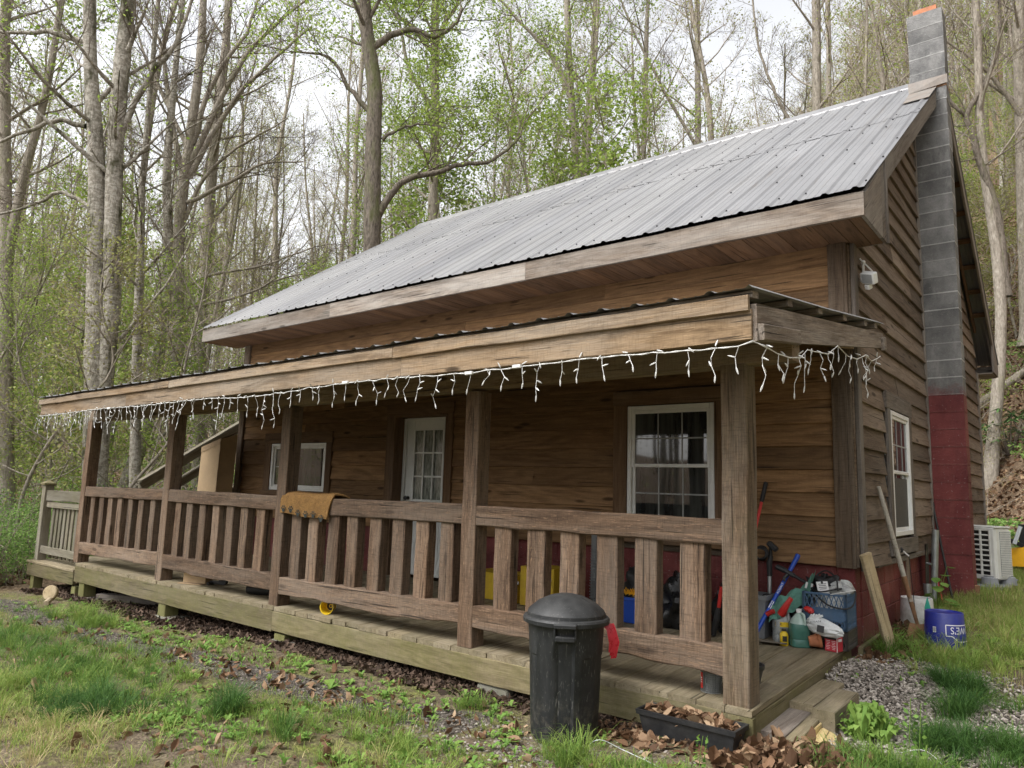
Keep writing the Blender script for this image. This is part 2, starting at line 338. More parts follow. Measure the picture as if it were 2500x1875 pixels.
class MB:
    def __init__(s): s.V = []; s.F = []; s.G = []; s.N = []; s.c = 0
    def add(s, v, faces, mat=0, gr=None, rn=None):
        v = np.asarray(v, float).reshape(-1, 3); k = len(v)
        if not isinstance(faces, list): faces = [faces]
        for f in faces:
            f = np.asarray(f, int)
            if f.ndim == 1: f = f.reshape(1, -1)
            s.F.append((f + s.c, mat))
        s.V.append(v); s.G.append(v if gr is None else np.asarray(gr, float).reshape(-1, 3))
        if rn is None: rn = rng.random()
        s.N.append(np.full(k, rn) if np.isscalar(rn) else np.asarray(rn, float)); s.c += k
        return s
    def mesh(s, name, smooth=False):
        me = bpy.data.meshes.new(name)
        V = np.concatenate(s.V); me.vertices.add(len(V)); me.vertices.foreach_set('co', V.astype(np.float32).ravel())
        idx = np.concatenate([f.ravel() for f, m in s.F]); cnt = np.concatenate([np.full(len(f), f.shape[1]) for f, m in s.F])
        mt = np.concatenate([np.full(len(f), m) for f, m in s.F])
        st = np.concatenate([[0], np.cumsum(cnt)[:-1]])
        me.loops.add(len(idx)); me.loops.foreach_set('vertex_index', idx.astype(np.int32))
        me.polygons.add(len(cnt)); me.polygons.foreach_set('loop_start', st.astype(np.int32))
        me.polygons.foreach_set('material_index', mt.astype(np.int32))
        me.polygons.foreach_set('use_smooth', np.full(len(cnt), smooth))
        a = me.attributes.new('gr', 'FLOAT_VECTOR', 'POINT'); a.data.foreach_set('vector', np.concatenate(s.G).astype(np.float32).ravel())
        a = me.attributes.new('rn', 'FLOAT', 'POINT'); a.data.foreach_set('value', np.concatenate(s.N).astype(np.float32))
        me.update(calc_edges=True); me.validate()
        return me
    def timber(s, p0, p1, w, h, up=(0, 0, 1), ch=.005, seg=None, jit=.0015, mat=0, rn=None, wave=0., taper=1.):
        p0 = np.array(p0, float); p1 = np.array(p1, float); L = np.linalg.norm(p1 - p0)
        d, x, z = ortho(p1 - p0, up)
        if seg is None: seg = max(1, int(L / .35))
        ch = min(ch, w * .3, h * .3)
        a, b = w / 2, h / 2
        cs = np.array([(-a + ch, -b), (a - ch, -b), (a, -b + ch), (a, b - ch), (a - ch, b), (-a + ch, b), (-a, b - ch), (-a, -b + ch)])
        T = np.linspace(0, 1, seg + 1)
        off = rng.uniform(0, 60, 3)
        wv = np.zeros(seg + 1)
        if wave: wv = np.convolve(rng.normal(0, wave * 1.6, seg + 5), np.ones(5) / 5, 'valid')
        V = np.zeros((seg + 1, 8, 3)); G = np.zeros_like(V)
        for i, t in enumerate(T):
            k = 1 + (taper - 1) * t
            q = cs * k + rng.normal(0, jit, (8, 2)) * .5 + rng.normal(0, jit, 2)
            if wave: q[[0, 1, 2, 7], 1] += wv[i]
            V[i] = p0 + d * L * t + q[:, :1] * x + q[:, 1:] * z
            G[i, :, 0] = L * t + off[0]; G[i, :, 1:] = q + off[1:]
        f = []
        for i in range(seg):
            for j in range(8):
                k = (j + 1) % 8; f.append((i * 8 + j, i * 8 + k, i * 8 + 8 + k, i * 8 + 8 + j))
        cap0 = [list(range(8))[::-1]]; cap1 = [[seg * 8 + j for j in range(8)]]
        # outward winding: x,z,d right-handed check
        if np.dot(np.cross(x, z), d) < 0: pass
        f = np.array(f)
        s.add(V.reshape(-1, 3), [f, np.array(cap0), np.array(cap1)], mat, G.reshape(-1, 3), rn)
        return s
    def box(s, c, size, rot=None, ch=.004, mat=0, rn=None):
        c = np.array(c, float); h = np.array(size, float) / 2
        m = np.eye(3) if rot is None else np.array(rot.to_3x3() if hasattr(rot, 'to_3x3') else rot)
        ch = min(ch, *(h * .6))
        V = []; F = []
        for sx in (-1, 1):
            for sy in (-1, 1):
                for sz in (-1, 1):
                    for ax in range(3):
                        p = np.array([sx, sy, sz]) * (h - ch); p[ax] = (sx, sy, sz)[ax] * h[ax]; V.append(p)
        def I(sx, sy, sz, ax): return (((sx > 0) * 2 + (sy > 0)) * 2 + (sz > 0)) * 3 + ax
        Q = [(-1, -1), (1, -1), (1, 1), (-1, 1)]
        quad = []
        for ax in range(3):
            for sg in (-1, 1):
                q = []
                for a, b in Q:
                    v = [0, 0, 0]; v[ax] = sg; v[(ax + 1) % 3] = a; v[(ax + 2) % 3] = b; q.append(I(*v, ax))
                quad.append(q if sg > 0 else q[::-1])
        for ax in range(3):   # edges parallel to ax
            b1, b2 = (ax + 1) % 3, (ax + 2) % 3
            for a in (-1, 1):
                for b in (-1, 1):
                    v0 = [0, 0, 0]; v0[ax] = -1; v0[b1] = a; v0[b2] = b; v1 = list(v0); v1[ax] = 1
                    q = [I(*v0, b1), I(*v1, b1), I(*v1, b2), I(*v0, b2)]
                    quad.append(q if a * b < 0 else q[::-1])
        tri = []
        for sx in (-1, 1):
            for sy in (-1, 1):
                for sz in (-1, 1):
                    t = [I(sx, sy, sz, 0), I(sx, sy, sz, 1), I(sx, sy, sz, 2)]
                    tri.append(t if sx * sy * sz > 0 else t[::-1])
        V = np.array(V); off = rng.uniform(0, 50, 3)
        s.add(V @ m.T + c, [np.array(quad), np.array(tri)], mat, V + off, rn)
        return s
    def tube(s, pts, rad, k=6, mat=0, rn=None, cap=True):
        P = np.array(pts, float); n = len(P); rad = np.broadcast_to(np.array(rad, float), (n,))
        T = np.gradient(P, axis=0); T /= np.linalg.norm(T, axis=1)[:, None] + 1e-9
        ref = np.array((0, 0, 1.)) if abs(T[0, 2]) < .9 else np.array((1., 0, 0))
        A = np.cross(T, ref); A /= np.linalg.norm(A, axis=1)[:, None] + 1e-9; B = np.cross(T, A)
        th = np.arange(k) * 2 * math.pi / k
        V = P[:, None] + rad[:, None, None] * (np.cos(th)[None, :, None] * A[:, None] + np.sin(th)[None, :, None] * B[:, None])
        i = np.arange(n - 1)[:, None] * k; j = np.arange(k)[None]; j2 = (j + 1) % k
        F = np.stack([i + j, i + k + j, i + k + j2, i + j2], -1).reshape(-1, 4)
        fs = [F]
        if cap: fs += [np.array([list(range(k))]), np.array([[(n - 1) * k + q for q in range(k)][::-1]])]
        s.add(V.reshape(-1, 3), fs, mat, None, rn)
        return s
    def lathe(s, prof, c=(0, 0, 0), n=32, mat=0, rot=None, rn=None, fn=None):
        pr = np.array(prof, float); m = np.eye(3) if rot is None else np.array(rot.to_3x3())
        th = np.arange(n) * 2 * math.pi / n
        V = np.stack([pr[:, :1] * np.cos(th), pr[:, :1] * np.sin(th), np.repeat(pr[:, 1:2], n, 1)], -1)
        if fn is not None: V = fn(V, th)
        k = len(pr); i = np.arange(k - 1)[:, None] * n; j = np.arange(n)[None]; j2 = (j + 1) % n
        F = np.stack([i + j, i + j2, i + n + j2, i + n + j], -1).reshape(-1, 4)
        s.add(V.reshape(-1, 3) @ m.T + np.array(c), [F], mat, None, rn)
        return s
    def poly(s, loop, d, mat=0, rn=None, axis=None):   # prism: loop extruded by vector d
        A = np.array(loop, float); n = len(A); B = A + np.array(d, float)
        F = np.array([(i, (i + 1) % n, n + (i + 1) % n, n + i) for i in range(n)])
        g = np.concatenate([A, B]); off = rng.uniform(0, 50, 3)
        if axis is not None:   # grain along axis
            ax, u, w = ortho(axis, (0, 0, 1)); g = np.stack([g @ ax, g @ u, g @ w], -1)
        s.add(np.concatenate([A, B]), [F, np.array([list(range(n))[::-1]]), np.array([list(range(n, 2 * n))])], mat, g + off, rn)
        return s

def obj(name, mb, mats, parent=None, smooth=False):
    me = mb.mesh(name, smooth) if isinstance(mb, MB) else mb
    for m in (mats if isinstance(mats, (list, tuple)) else [mats]): me.materials.append(M[m] if isinstance(m, str) else m)
    o = bpy.data.objects.new(name, me); COL.objects.link(o)
    if parent is not None:
        o.parent = parent
        if parent.type == 'EMPTY': o.matrix_parent_inverse = Matrix.Translation(-Vector(parent.location))
    return o
def tag(o, label=None, cat=None, group=None, kind=None):
    if label: o['label'] = label
    if cat: o['category'] = cat
    if group: o['group'] = group
    if kind: o['kind'] = kind
    return o
def thing(name, label, cat, loc=(0, 0, 0), group=None):
    o = bpy.data.objects.new(name, None); COL.objects.link(o); o.location = loc; o.empty_display_size = .2
    return tag(o, label, cat, group)
def smoothed(o, ang=35):
    for p in o.data.polygons: p.use_smooth = True
    try: o.data.set_sharp_from_angle(angle=R(ang))
    except Exception: pass
    return o
def text_mesh(s, size):
    cu = bpy.data.curves.new('lettering', 'FONT'); cu.body = s; cu.size = size; cu.align_x = 'CENTER'; cu.align_y = 'CENTER'; cu.resolution_u = 3
    o = bpy.data.objects.new('lettering', cu); COL.objects.link(o)
    dg = bpy.context.evaluated_depsgraph_get(); me = o.evaluated_get(dg).to_mesh()
    V = np.array([v.co[:] for v in me.vertices]); F = [list(p.vertices) for p in me.polygons]
    o.evaluated_get(dg).to_mesh_clear(); bpy.data.objects.remove(o); bpy.data.curves.remove(cu)
    return V, F
def add_text(mb, s, size, fn, mat=0):
    V, F = text_mesh(s, size)
    by = {}
    for f in F: by.setdefault(len(f), []).append(f)
    mb.add(np.array([fn(x, y) for x, y, _ in V]), [np.array(v) for v in by.values()], mat)

# ------------------------------------------------------------------ terrain
def sstep(a, b, x): t = np.clip((np.asarray(x, float) - a) / (b - a), 0, 1); return t * t * (3 - 2 * t)
def gz(x, y):
    x = np.asarray(x, float); y = np.asarray(y, float)
    b = -.505 + .026 * (np.clip(x, -14, 0) + 11)
    side = sstep(-.5, .05, x)
    ramp = np.interp(y, [-2.3, -1.8, -1.2, -.6, 0, .4, .8, 1.2, 1.6, 2.4, 3.2, 5], [-.245, -.215, -.155, -.085, -.025, .0, .025, .06, .085, .115, .135, .125])
    h = b * (1 - side) + ramp * side
    h = np.where(y < -2.4, h - .03 * np.clip(-2.4 - y, 0, 8), h)
    h += .11 * np.exp(-(((x - .12) / .38) ** 2 + ((y + .62) / .42) ** 2))
    h += .05 * np.exp(-(((x - .3) / .35) ** 2 + ((y + 2.35) / .3) ** 2))
    h += .0 * np.exp(-(((x + 1.07) / .4) ** 2 + ((y + 2.58) / .3) ** 2))
    s = (x - 2) * .8 + (y - 9.6) * .6
    h += 1.15 * (np.sqrt(np.clip(s, 0, None) ** 2 + .6) - np.sqrt(.6)) * np.where(s < 38, 1, 38 / np.maximum(s, 48))
    r = np.hypot(x + 4, y + 2)
    h += .11 * np.clip(r - 16, 0, 90) * sstep(-2, -14, x - .25 * y)
    h += .03 * np.sin(x * 1.3 + 1) * np.sin(y * 1.7) + .015 * np.sin(x * 4.1) * np.sin(y * 3.7 + 2)
    h += .12 * np.sin(x * .31) * np.sin(y * .23 + 1) * sstep(8, 20, r)
    return h
def G(x, y): return float(gz(x, y))

tx = np.unique(np.round(np.concatenate([np.linspace(-260, -40, 23), np.linspace(-40, -13, 40), np.arange(-13, 4.01, .07), np.linspace(4, 30, 36), np.linspace(30, 230, 18)]), 4))
ty = np.unique(np.round(np.concatenate([np.linspace(-60, -7, 14), np.arange(-7, 4.01, .07), np.linspace(4, 14, 60), np.linspace(14, 60, 60), np.linspace(60, 300, 22)]), 4))
X, Y = np.meshgrid(tx, ty); Z = gz(X, Y)
nx, ny = len(tx), len(ty)
near = (X > -13) & (X < 4) & (Y > -7) & (Y < 4)
Z = Z + np.where(near, rng.normal(0, .006, X.shape), 0)
i = (np.arange(ny - 1)[:, None] * nx + np.arange(nx - 1)[None]).ravel()
gm = MB().add(np.stack([X, Y, Z], -1).reshape(-1, 3), np.stack([i, i + 1, i + nx + 1, i + nx], -1))
def pathd(x, y):   # distance from the gravelly track in front of the porch
    yc = np.interp(x, [-14, -8.9, -5.4, -3.6, -2.4, -1.4, 0], [-3.1, -3.0, -3.05, -3.03, -2.87, -2.7, -2.6])
    return np.abs(y - yc)
deckm = (X < -.1) & (Y > -2.15) & (X > -11.4)
mk = np.zeros((ny, nx, 4)); mk[..., 3] = 1
mk[..., 0] = np.where((Y < -2.2) | (X > 0), .85, .2) * sstep(20, 12, np.hypot(X, Y))
mk[..., 0] *= 1 - .8 * np.exp(-(((X + 2.6) / .7) ** 2 + ((Y + 4.2) / .35) ** 2)) - .75 * np.exp(-(((X + .9) / .7) ** 2 + ((Y + 2.75) / .3) ** 2))
mk[..., 1] = np.clip(1.25 - pathd(X, Y) / .26, 0, 1) * (X < -1.6) * (Y < -2.3)
grav = np.clip(1.35 - np.hypot((X - .55) / .62, (Y + 1.05) / .85), 0, 1) * sstep(-.12, .0, X)
mk[..., 1] = np.maximum(mk[..., 1], grav * 1.1)
mk[..., 2] = np.where(deckm, 1, 0)
mk[..., 2] = np.maximum(mk[..., 2], sstep(7.5, 9.5, Y + .0 * X) * (X > -12))
mk[..., 2] = np.maximum(mk[..., 2], .62 * sstep(-9, -12, X))
ground = obj('ground', gm, 'ground', smooth=True); tag(ground, kind='structure')
a = ground.data.attributes.new('mask', 'FLOAT_COLOR', 'POINT'); a.data.foreach_set('color', mk.astype(np.float32).ravel())

# ------------------------------------------------------------------ cabin
W = 8.04; XL = -9.29; EY = -.59; SLP = .688
XR = .285; RL = -9.66
cabin = thing('cabin', 'weathered brown wooden cabin with metal roof, railed front porch and block chimney', 'cabin', (-4.6, 4, 0))
DZ = lambda y: .036 * (y + 2.148)

def siding(a0, a1, z0, z1, expo, plane, axis, out, openings, mat_thick=.026, wave=0., lap=.10, clip=None, joints=(2.2, 4.2)):
    mb = MB(); z = z0
    while z < z1 - .03:
        h = min(expo, z1 - z)
        segs = [(a0, a1)]
        if clip: 
            c = clip(z + h * .35); segs = [(max(a0, c[0]), min(a1, c[1]))]
        for (o0, o1, q0, q1) in openings:
            if z + h * .5 > q0 and z + h * .5 < q1:
                ns = []
                for (s0, s1) in segs:
                    if o0 > s0: ns.append((s0, min(s1, o0)))
                    if o1 < s1: ns.append((max(s0, o1), s1))
                segs = [q for q in ns if q[1] - q[0] > .02]
        for (s0, s1) in segs:
            if s1 - s0 < .03: continue
            cuts = [s0]; p = s0 + rng.uniform(.5, joints[1])
            while p < s1 - .5: cuts.append(p); p += rng.uniform(*joints)
            cuts.append(s1)
            for q0, q1 in zip(cuts[:-1], cuts[1:]):
                zc = z + h / 2 + .012 + rng.normal(0, .0025)
                def pt(a):
                    v = [0, 0, zc]; v[axis] = a; v[1 - axis] = plane + out * (.018 + rng.normal(0, .0015)); return v
                up = [0, 0, 1]; up[1 - axis] = -out * lap
                mb.timber(pt(q0 + .0015), pt(q1 - .0015), mat_thick, h + .03, up, ch=.003, jit=.0012, seg=max(1, int((q1 - q0) / .22)), wave=wave)
        z += expo * (1 + rng.normal(0, .012))
    return mb

win_open = (-2.27, -1.05, .70, 2.23); door_open = (-5.70, -4.53, 0, 2.25); lw_open = (-8.50, -6.86, .97, 1.935)
obj('front_wall', siding(XL + .14, -.145, .668, 3.40, .197, 0, 0, -1, [win_open, door_open, lw_open], mat_thick=.030, lap=.14), 'front', cabin)
rake = lambda z: ((z - 3.40) / SLP - .42 if z > 3.4 else 0.02, W - ((z - 3.40) / SLP - .42) if z > 3.4 else W - .02)
sw_open = (.98, 2.14, .70, 2.20); ch_open = (3.19, 3.55, -1, 8)
obj('side_wall', siding(.11, W - .1, .655, 6.55, .200, 0, 1, 1, [sw_open, ch_open], wave=.0035, lap=.135, clip=lambda z: tuple(np.array(rake(z)) if z > 3.4 else (.11, W - .1)), joints=(1.6, 3.2)), 'side', cabin)
# inner sheathing closes the walls behind the boards
mb = MB()
for (q0, q1, w0, w1) in ((XL, -5.62, .5, 3.4), (-4.6, -.02, .5, 3.4), (-5.62, -4.6, 2.12, 3.4)): w0 = max(w0, .672); mb.poly([(q0, .012, w0), (q1, .012, w0), (q1, .012, w1), (q0, .012, w1)], (0, .05, 0))
mb.poly([(-.012, .06, .672), (-.012, W, .672), (-.012, W, 3.38), (-.012, W / 2, 6.15), (-.012, .06, 3.38)], (-.05, 0, 0))
mb.box((-.022, .018, 2.03), (.078, .09, 2.71)); obj('sheathing', mb, 'trim', cabin)
obj('back_wall', siding(XL, 0, .655, 3.4, .2, W, 0, 1, []), 'side', cabin)
obj('left_wall', siding(.1, W - .1, .655, 6.4, .2, XL, 1, -1, [], clip=lambda z: tuple(np.array(rake(z)) if z > 3.4 else (.1, W - .1))), 'side', cabin)
# corner boards
mb = MB(); mb.timber((-.085, -.05, .667), (-.085, -.05, 3.395), .125, .042, (0, 1, 0), jit=.001, ch=.003)
mb.timber((-.011, -.035, .665), (-.011, -.035, 3.395), .03, .062, (0, 1, 0), jit=.002, ch=.004)
obj('corner_board', mb, 'trim', cabin)
mb = MB(); mb.timber((.036, .055, .645), (.036, .055, 3.62), .11, .035, (1, 0, 0), jit=.001, ch=.003)
obj('corner_board', mb, 'trimg', cabin)
mb = MB(); mb.timber((XL + .06, -.05, .667), (XL + .06, -.05, 3.395), .14, .04, (0, 1, 0)); mb.timber((XL - .036, .055, .645), (XL - .036, .055, 3.62), .11, .035, (1, 0, 0))
obj('corner_board', mb, 'trim', cabin)
for y in (3.215, 3.53):
    mb = MB(); mb.timber((.034, y, .64), (.034, y, 5.85), .05, .03, (1, 0, 0), jit=.001); obj('trim_strip', mb, 'trimg', cabin)
mb = MB(); mb.timber((.036, W - .05, .645), (.036, W - .05, 3.4), .11, .035, (1, 0, 0)); obj('corner_board', mb, 'trimg', cabin)
# foundation of painted blocks
def blocks(mb, a0, a1, z0, n, plane, axis, out, depth=.15):
    for r in range(n):
        a = a0 - (.2 if r % 2 else 0)
        while a < a1:
            q0, q1 = max(a, a0), min(a + .397, a1)
            if q1 - q0 > .03:
                c = [0, 0, z0 + r * .2032 + .0985]; c[axis] = (q0 + q1) / 2; c[1 - axis] = plane - out * depth / 2
                sz = [depth, depth, .197]; sz[axis] = q1 - q0
                mb.box(c, sz, ch=.006, mat=0, rn=.35 + .3 * rng.random())
            a += .4032
    c = [0, 0, z0 + n * .2032 / 2]; c[axis] = (a0 + a1) / 2; c[1 - axis] = plane - out * (depth / 2 + .004)
    sz = [depth, depth, n * .2032]; sz[axis] = a1 - a0 - .012
    mb.box(c, sz, mat=1)
mb = MB(); blocks(mb, XL + .04, -5.6, -.345, 5, .03, 0, -1); blocks(mb, -4.6, -.03, -.345, 5, .03, 0, -1); blocks(mb, .182, W - .03, -.345, 5, -.02, 1, 1)
mb.box((XL + .1, W / 2, .15), (.12, W - .1, 1.0)); mb.box((-4.6, W - .1, .15), (9, .12, 1.0))
obj('foundation', mb, ['red', 'redm'], cabin)

# ---- windows
def window(x0, x1, z0, z1, plane, axis, out, parent, slider=False, lightg='grille'):
    """white vinyl window as frame, panes, grille"""
    def Bx(mb, a, z, sa, sz, d0, d1, mat=0):
        c = [0, 0, z]; c[axis] = a; c[1 - axis] = plane + out * (d0 + d1) / 2
        s = [0, 0, sz]; s[axis] = sa; s[1 - axis] = abs(d1 - d0); mb.box(c, s, ch=.004, mat=mat)
    fr = MB(); w = x1 - x0; h = z1 - z0; xc = (x0 + x1) / 2; zc = (z0 + z1) / 2; t = .045
    for (a, z, sa, sz) in ((x0 + t / 2, zc, t, h), (x1 - t / 2, zc, t, h), (xc, z1 - t / 2, w - 2 * t, t), (xc, z0 + t / 2, w - 2 * t, t)): Bx(fr, a, z, sa, sz, -.03, .045)
    f = obj('window', fr, 'white', parent)
    s = MB(); st = .034; panes = MB(); gr = MB()
    def sash(a0, a1, q0, q1, d):
        for (a, z, sa, sz) in ((a0 + st / 2, (q0 + q1) / 2, st, q1 - q0), (a1 - st / 2, (q0 + q1) / 2, st, q1 - q0), ((a0 + a1) / 2, q1 - st / 2, a1 - a0 - 2 * st, st), ((a0 + a1) / 2, q0 + st / 2, a1 - a0 - 2 * st, st)):
            Bx(s, a, z, sa, sz, d - .025, d)
        Bx(panes, (a0 + a1) / 2, (q0 + q1) / 2, a1 - a0 - 2 * st + .006, q1 - q0 - 2 * st + .006, d - .02, d - .013)
        return a0 + st, a1 - st, q0 + st, q1 - st, d
    def grid(b, nx_, nz_):
        a0, a1, q0, q1, d = b
        for i in range(1, nx_): Bx(gr, a0 + (a1 - a0) * i / nx_, (q0 + q1) / 2, .014, q1 - q0, d - .0125, d - .008)
        for i in range(1, nz_): Bx(gr, (a0 + a1) / 2, q0 + (q1 - q0) * i / nz_, a1 - a0, .014, d - .0125, d - .0085)
    if slider:
        b = sash(x0 + t, xc + .02, z0 + t, z1 - t, .02); grid(b, 2, 2); sash(xc - .02, x1 - t, z0 + t, z1 - t, .036)
    else:
        zm = z0 + h * .51
        b = sash(x0 + t, x1 - t, zm - .02, z1 - t, .036); grid(b, 3, 2); b = sash(x0 + t, x1 - t, z0 + t, zm + .02, .018); grid(b, 3, 2)
    obj('sash', s, 'white', f); obj('pane', panes, 'glass', f); obj('grille', gr, lightg, f)
    return f
def casing(boards, mat, parent):
    mb = MB()
    for b in boards: mb.timber(*b[:2], b[2], b[3], b[4], jit=.001, ch=.003)
    return obj('casing', mb, mat, parent)
wf = window(-2.115, -1.195, .875, 2.075, 0, 0, -1, cabin)
casing([((-2.275, -.045, 2.155), (-1.04, -.045, 2.155), .14, .035, (0, 1, 0)), ((-2.195, -.043, .76), (-2.195, -.043, 2.083), .15, .032, (0, 1, 0)), ((-1.115, -.043, .76), (-1.115, -.043, 2.083), .15, .032, (0, 1, 0)), ((-2.275, -.045, .80), (-1.04, -.045, .80), .13, .04, (0, 1, 0))], 'case', cabin)
lf = window(-8.34, -6.985, 1.08, 1.775, 0, 0, -1, cabin, True)
casing([((-8.51, -.045, 1.857), (-6.85, -.045, 1.857), .155, .035, (0, 1, 0)), ((-8.425, -.043, 1.075), (-8.425, -.043, 1.778), .155, .032, (0, 1, 0)), ((-6.92, -.043, 1.075), (-6.92, -.043, 1.778), .125, .032, (0, 1, 0)), ((-8.53, -.05, 1.04), (-6.83, -.05, 1.04), .07, .045, (0, 1, 0))], 'case', cabin)
sf = window(1.145, 1.985, .885, 2.075, 0.012, 1, 1, cabin)
mb = MB(); mb.box((.026, 1.565, 1.185), (.004, .72, .5)); obj('screen', mb, 'screen', sf)
casing([((.043, .98, 2.165), (.043, 2.15, 2.165), .035, .16, (0, 0, 1)), ((.042, 1.085, .86), (.042, 1.085, 2.085), .11, .032, (1, 0, 0)), ((.042, 2.05, .86), (.042, 2.05, 2.085), .12, .032, (1, 0, 0)), ((.046, 1.0, .785), (.046, 2.15, .785), .035, .145, (0, 0, 1)), ((.030, .5, .667), (.030, 3.18, .667), .03, .05, (0, 0, 1))], 'trimg', cabin)
# ---- door
casing([((-5.72, -.045, 2.175), (-4.52, -.045, 2.175), .15, .035, (0, 1, 0)), ((-5.635, -.043, .08), (-5.635, -.043, 2.10), .16, .032, (0, 1, 0)), ((-4.585, -.043, .08), (-4.585, -.043, 2.10), .125, .032, (0, 1, 0)), ((-5.565, .04, .08), (-5.565, .04, 2.10), .022, .20, (0, 1, 0)), ((-4.64, .04, .08), (-4.64, .04, 2.10), .022, .20, (0, 1, 0)), ((-5.55, .04, 2.092), (-4.65, .04, 2.092), .20, .022, (0, 0, 1))], 'case', cabin)
mb = MB()
dx0, dx1, dy, dz0, dz1 = -5.50, -4.70, .14, .10, 2.05
for b in (((-5.53, dy - .01, 1.07), (.05, .06, 2.02)), ((-4.675, dy - .01, 1.07), (.05, .06, 2.02)), ((-5.1, dy - .01, 2.066), (.81, .06, .034))): mb.box(*b)
gx0, gx1, gz0, gz1 = -5.36, -4.84, 1.03, 1.93
for b in (((dx0 + .07, dy, 1.075), (.14, .045, 1.95)), ((dx1 - .07, dy, 1.075), (.14, .045, 1.95)), ((-5.1, dy, 1.99), (.52, .045, .12)), ((-5.1, dy, .565), (.52, .045, .93)), ((-5.24, dy - .026, .55), (.2, .008, .6)), ((-4.96, dy - .026, .55), (.2, .008, .6))): mb.box(*b, ch=.003)
door = obj('door', mb, 'whitedoor', cabin)
mb = MB(); mb.box((-5.1, dy + .005, 1.48), (.53, .012, .91)); obj('pane', mb, 'lace', door)
mb = MB()
for i in range(4): mb.box((gx0 + (gx1 - gx0) * i / 3, dy - .018, 1.48), (.022, .018, .9), ch=.002)
for i in range(4): mb.box((-5.1, dy - .0195, gz0 + (gz1 - gz0) * i / 3), (.52, .0175, .022), ch=.002)
obj('grille', mb, 'whitedoor', door)
mb = MB(); mb.lathe([(0, 0), (.024, 0), (.024, .008), (.01, .012), (.01, .035), (.026, .042), (.029, .055), (.02, .068), (0, .07)], (-5.43, dy - .022, 1.05), 16, rot=Matrix.Rotation(R(90), 4, 'X'))
smoothed(obj('door_knob', mb, 'black', door))

# ---- main roof
def profile(x0, x1, pitch=.2286, maj=.015, mnr=.004):
    xs, zs = [], []; x = math.floor(x0 / pitch) * pitch
    while x < x1 + pitch:
        for dx, z in ((-.032, 0), (-.011, maj), (.011, maj), (.032, 0), (.072, 0), (.080, mnr), (.088, 0), (.140, 0), (.148, mnr), (.156, 0)):
            xs.append(x + dx); zs.append(z)
        x += pitch
    xs, zs = np.array(xs), np.array(zs); k = (xs > x0) & (xs < x1)
    return np.concatenate([[x0], xs[k], [x1]]), np.concatenate([[0], zs[k], [0]])
def sheet(mb, x0, x1, P0, P1, nrm, n=5, lift=0., ragged=0., wob=.003, mat=0):
    """ribbed sheet from line P0 to line P1 (functions of x giving y,z)"""
    xs, zs = profile(x0, x1)
    T = np.linspace(0, 1, n); V = []
    for t in T:
        for x, z in zip(xs, zs):
            a = np.array(P0(x)); b = np.array(P1(x)); q = a + (b - a) * t
            w = wob * math.sin(x * 5.1 + t * 7) + (lift * (1 + .8 * math.sin(x * 2.7) * math.sin(x * 11)) if t == 0 else 0)
            if t == 0 and ragged: q = q + (b - a) / np.linalg.norm(b - a) * ragged * math.sin(math.floor(x / .915) * 2.3)
            V.append((x, q[0] + nrm[0] * (z + w), q[1] + nrm[1] * (z + w)))
    k = len(xs); i = np.arange(n - 1)[:, None] * k; j = np.arange(k - 1)[None]
    mb.add(V, np.stack([i + j, i + j + 1, i + k + j + 1, i + k + j], -1).reshape(-1, 4), mat)
Zr = lambda y: 3.617 + (y + .645) * .6805      # top of the front slope
RY = 4.02; ZR = Zr(RY)
nf = (-.5626, .8267); nb = (.5626, .8267)
mb = MB()
sheet(mb, RL, XR + .012, lambda x: (-.645, Zr(-.645)), lambda x: (2.03, Zr(2.03)), nf)
sheet(mb, RL, XR + .012, lambda x: (1.94, Zr(1.94) + .004), lambda x: (RY, ZR + .004), nf, lift=.0015, ragged=.02)
sheet(mb, RL, XR + .012, lambda x: (2 * RY + .645, Zr(-.645)), lambda x: (RY, ZR), nb)
roofmb = mb
def ridge(roof):
  mb = MB()
  for sg in (-1, 1):
    xs, zs = profile(RL, -.02); V = []
    for x, z in zip(xs, zs):
        yy = RY + sg * .155; V += [(x, RY, ZR + .055), (x, yy, Zr(RY - .155) + .026), (x, yy + sg * .004, Zr(RY - .155) + .004 + (0 if z > .01 else -.003))]
    k = len(xs); i = np.arange(k - 1)[:, None] * 3; j = np.arange(2)[None]
    mb.add(V, np.stack([i + j, i + j + 1, i + j + 4, i + j + 3], -1).reshape(-1, 4))
  obj('ridge_cap', mb, 'roof', roof)
mb = roofmb
x = math.ceil(RL / .2286) * .2286
rows = [-.50, .18, .86, 1.54, 1.88, 2.12, 2.75, 3.4, 3.8]; q = 0
while x < XR:
    for y in rows:
        if rng.random() < .62:
            yy = y + rng.normal(0, .018); px = x + .045 + rng.normal(0, .004)
            c = np.array((px, yy, Zr(yy))) + np.array((0, *nf)) * .006
            mb.lathe([(.0001, .008), (.006, .007), (.007, .002), (.009, .0015), (.009, -.003)], c, 6, rot=Matrix.Rotation(R(34.2), 4, 'X'), mat=1)
    x += .2286
roof = obj('roof', mb, ['roof', 'screw'], cabin); ridge(roof)
# stained flashing below the chimney
mb = MB(); mb.poly([(.03, 2.62, Zr(2.62) + .026), (XR + .016, 2.62, Zr(2.62) + .026), (XR + .016, 3.246, Zr(3.246) + .026), (.0, 3.246, Zr(3.246) + .026)], (0, -.002, .003))
mb.poly([(.0, 3.20, Zr(3.2) + .03), (.42, 3.235, Zr(3.235) + .05), (.42, 3.24, Zr(3.24) + .16), (-.01, 3.24, Zr(3.24) + .16)], (0, -.004, 0))
obj('flashing', mb, 'flash', roof)
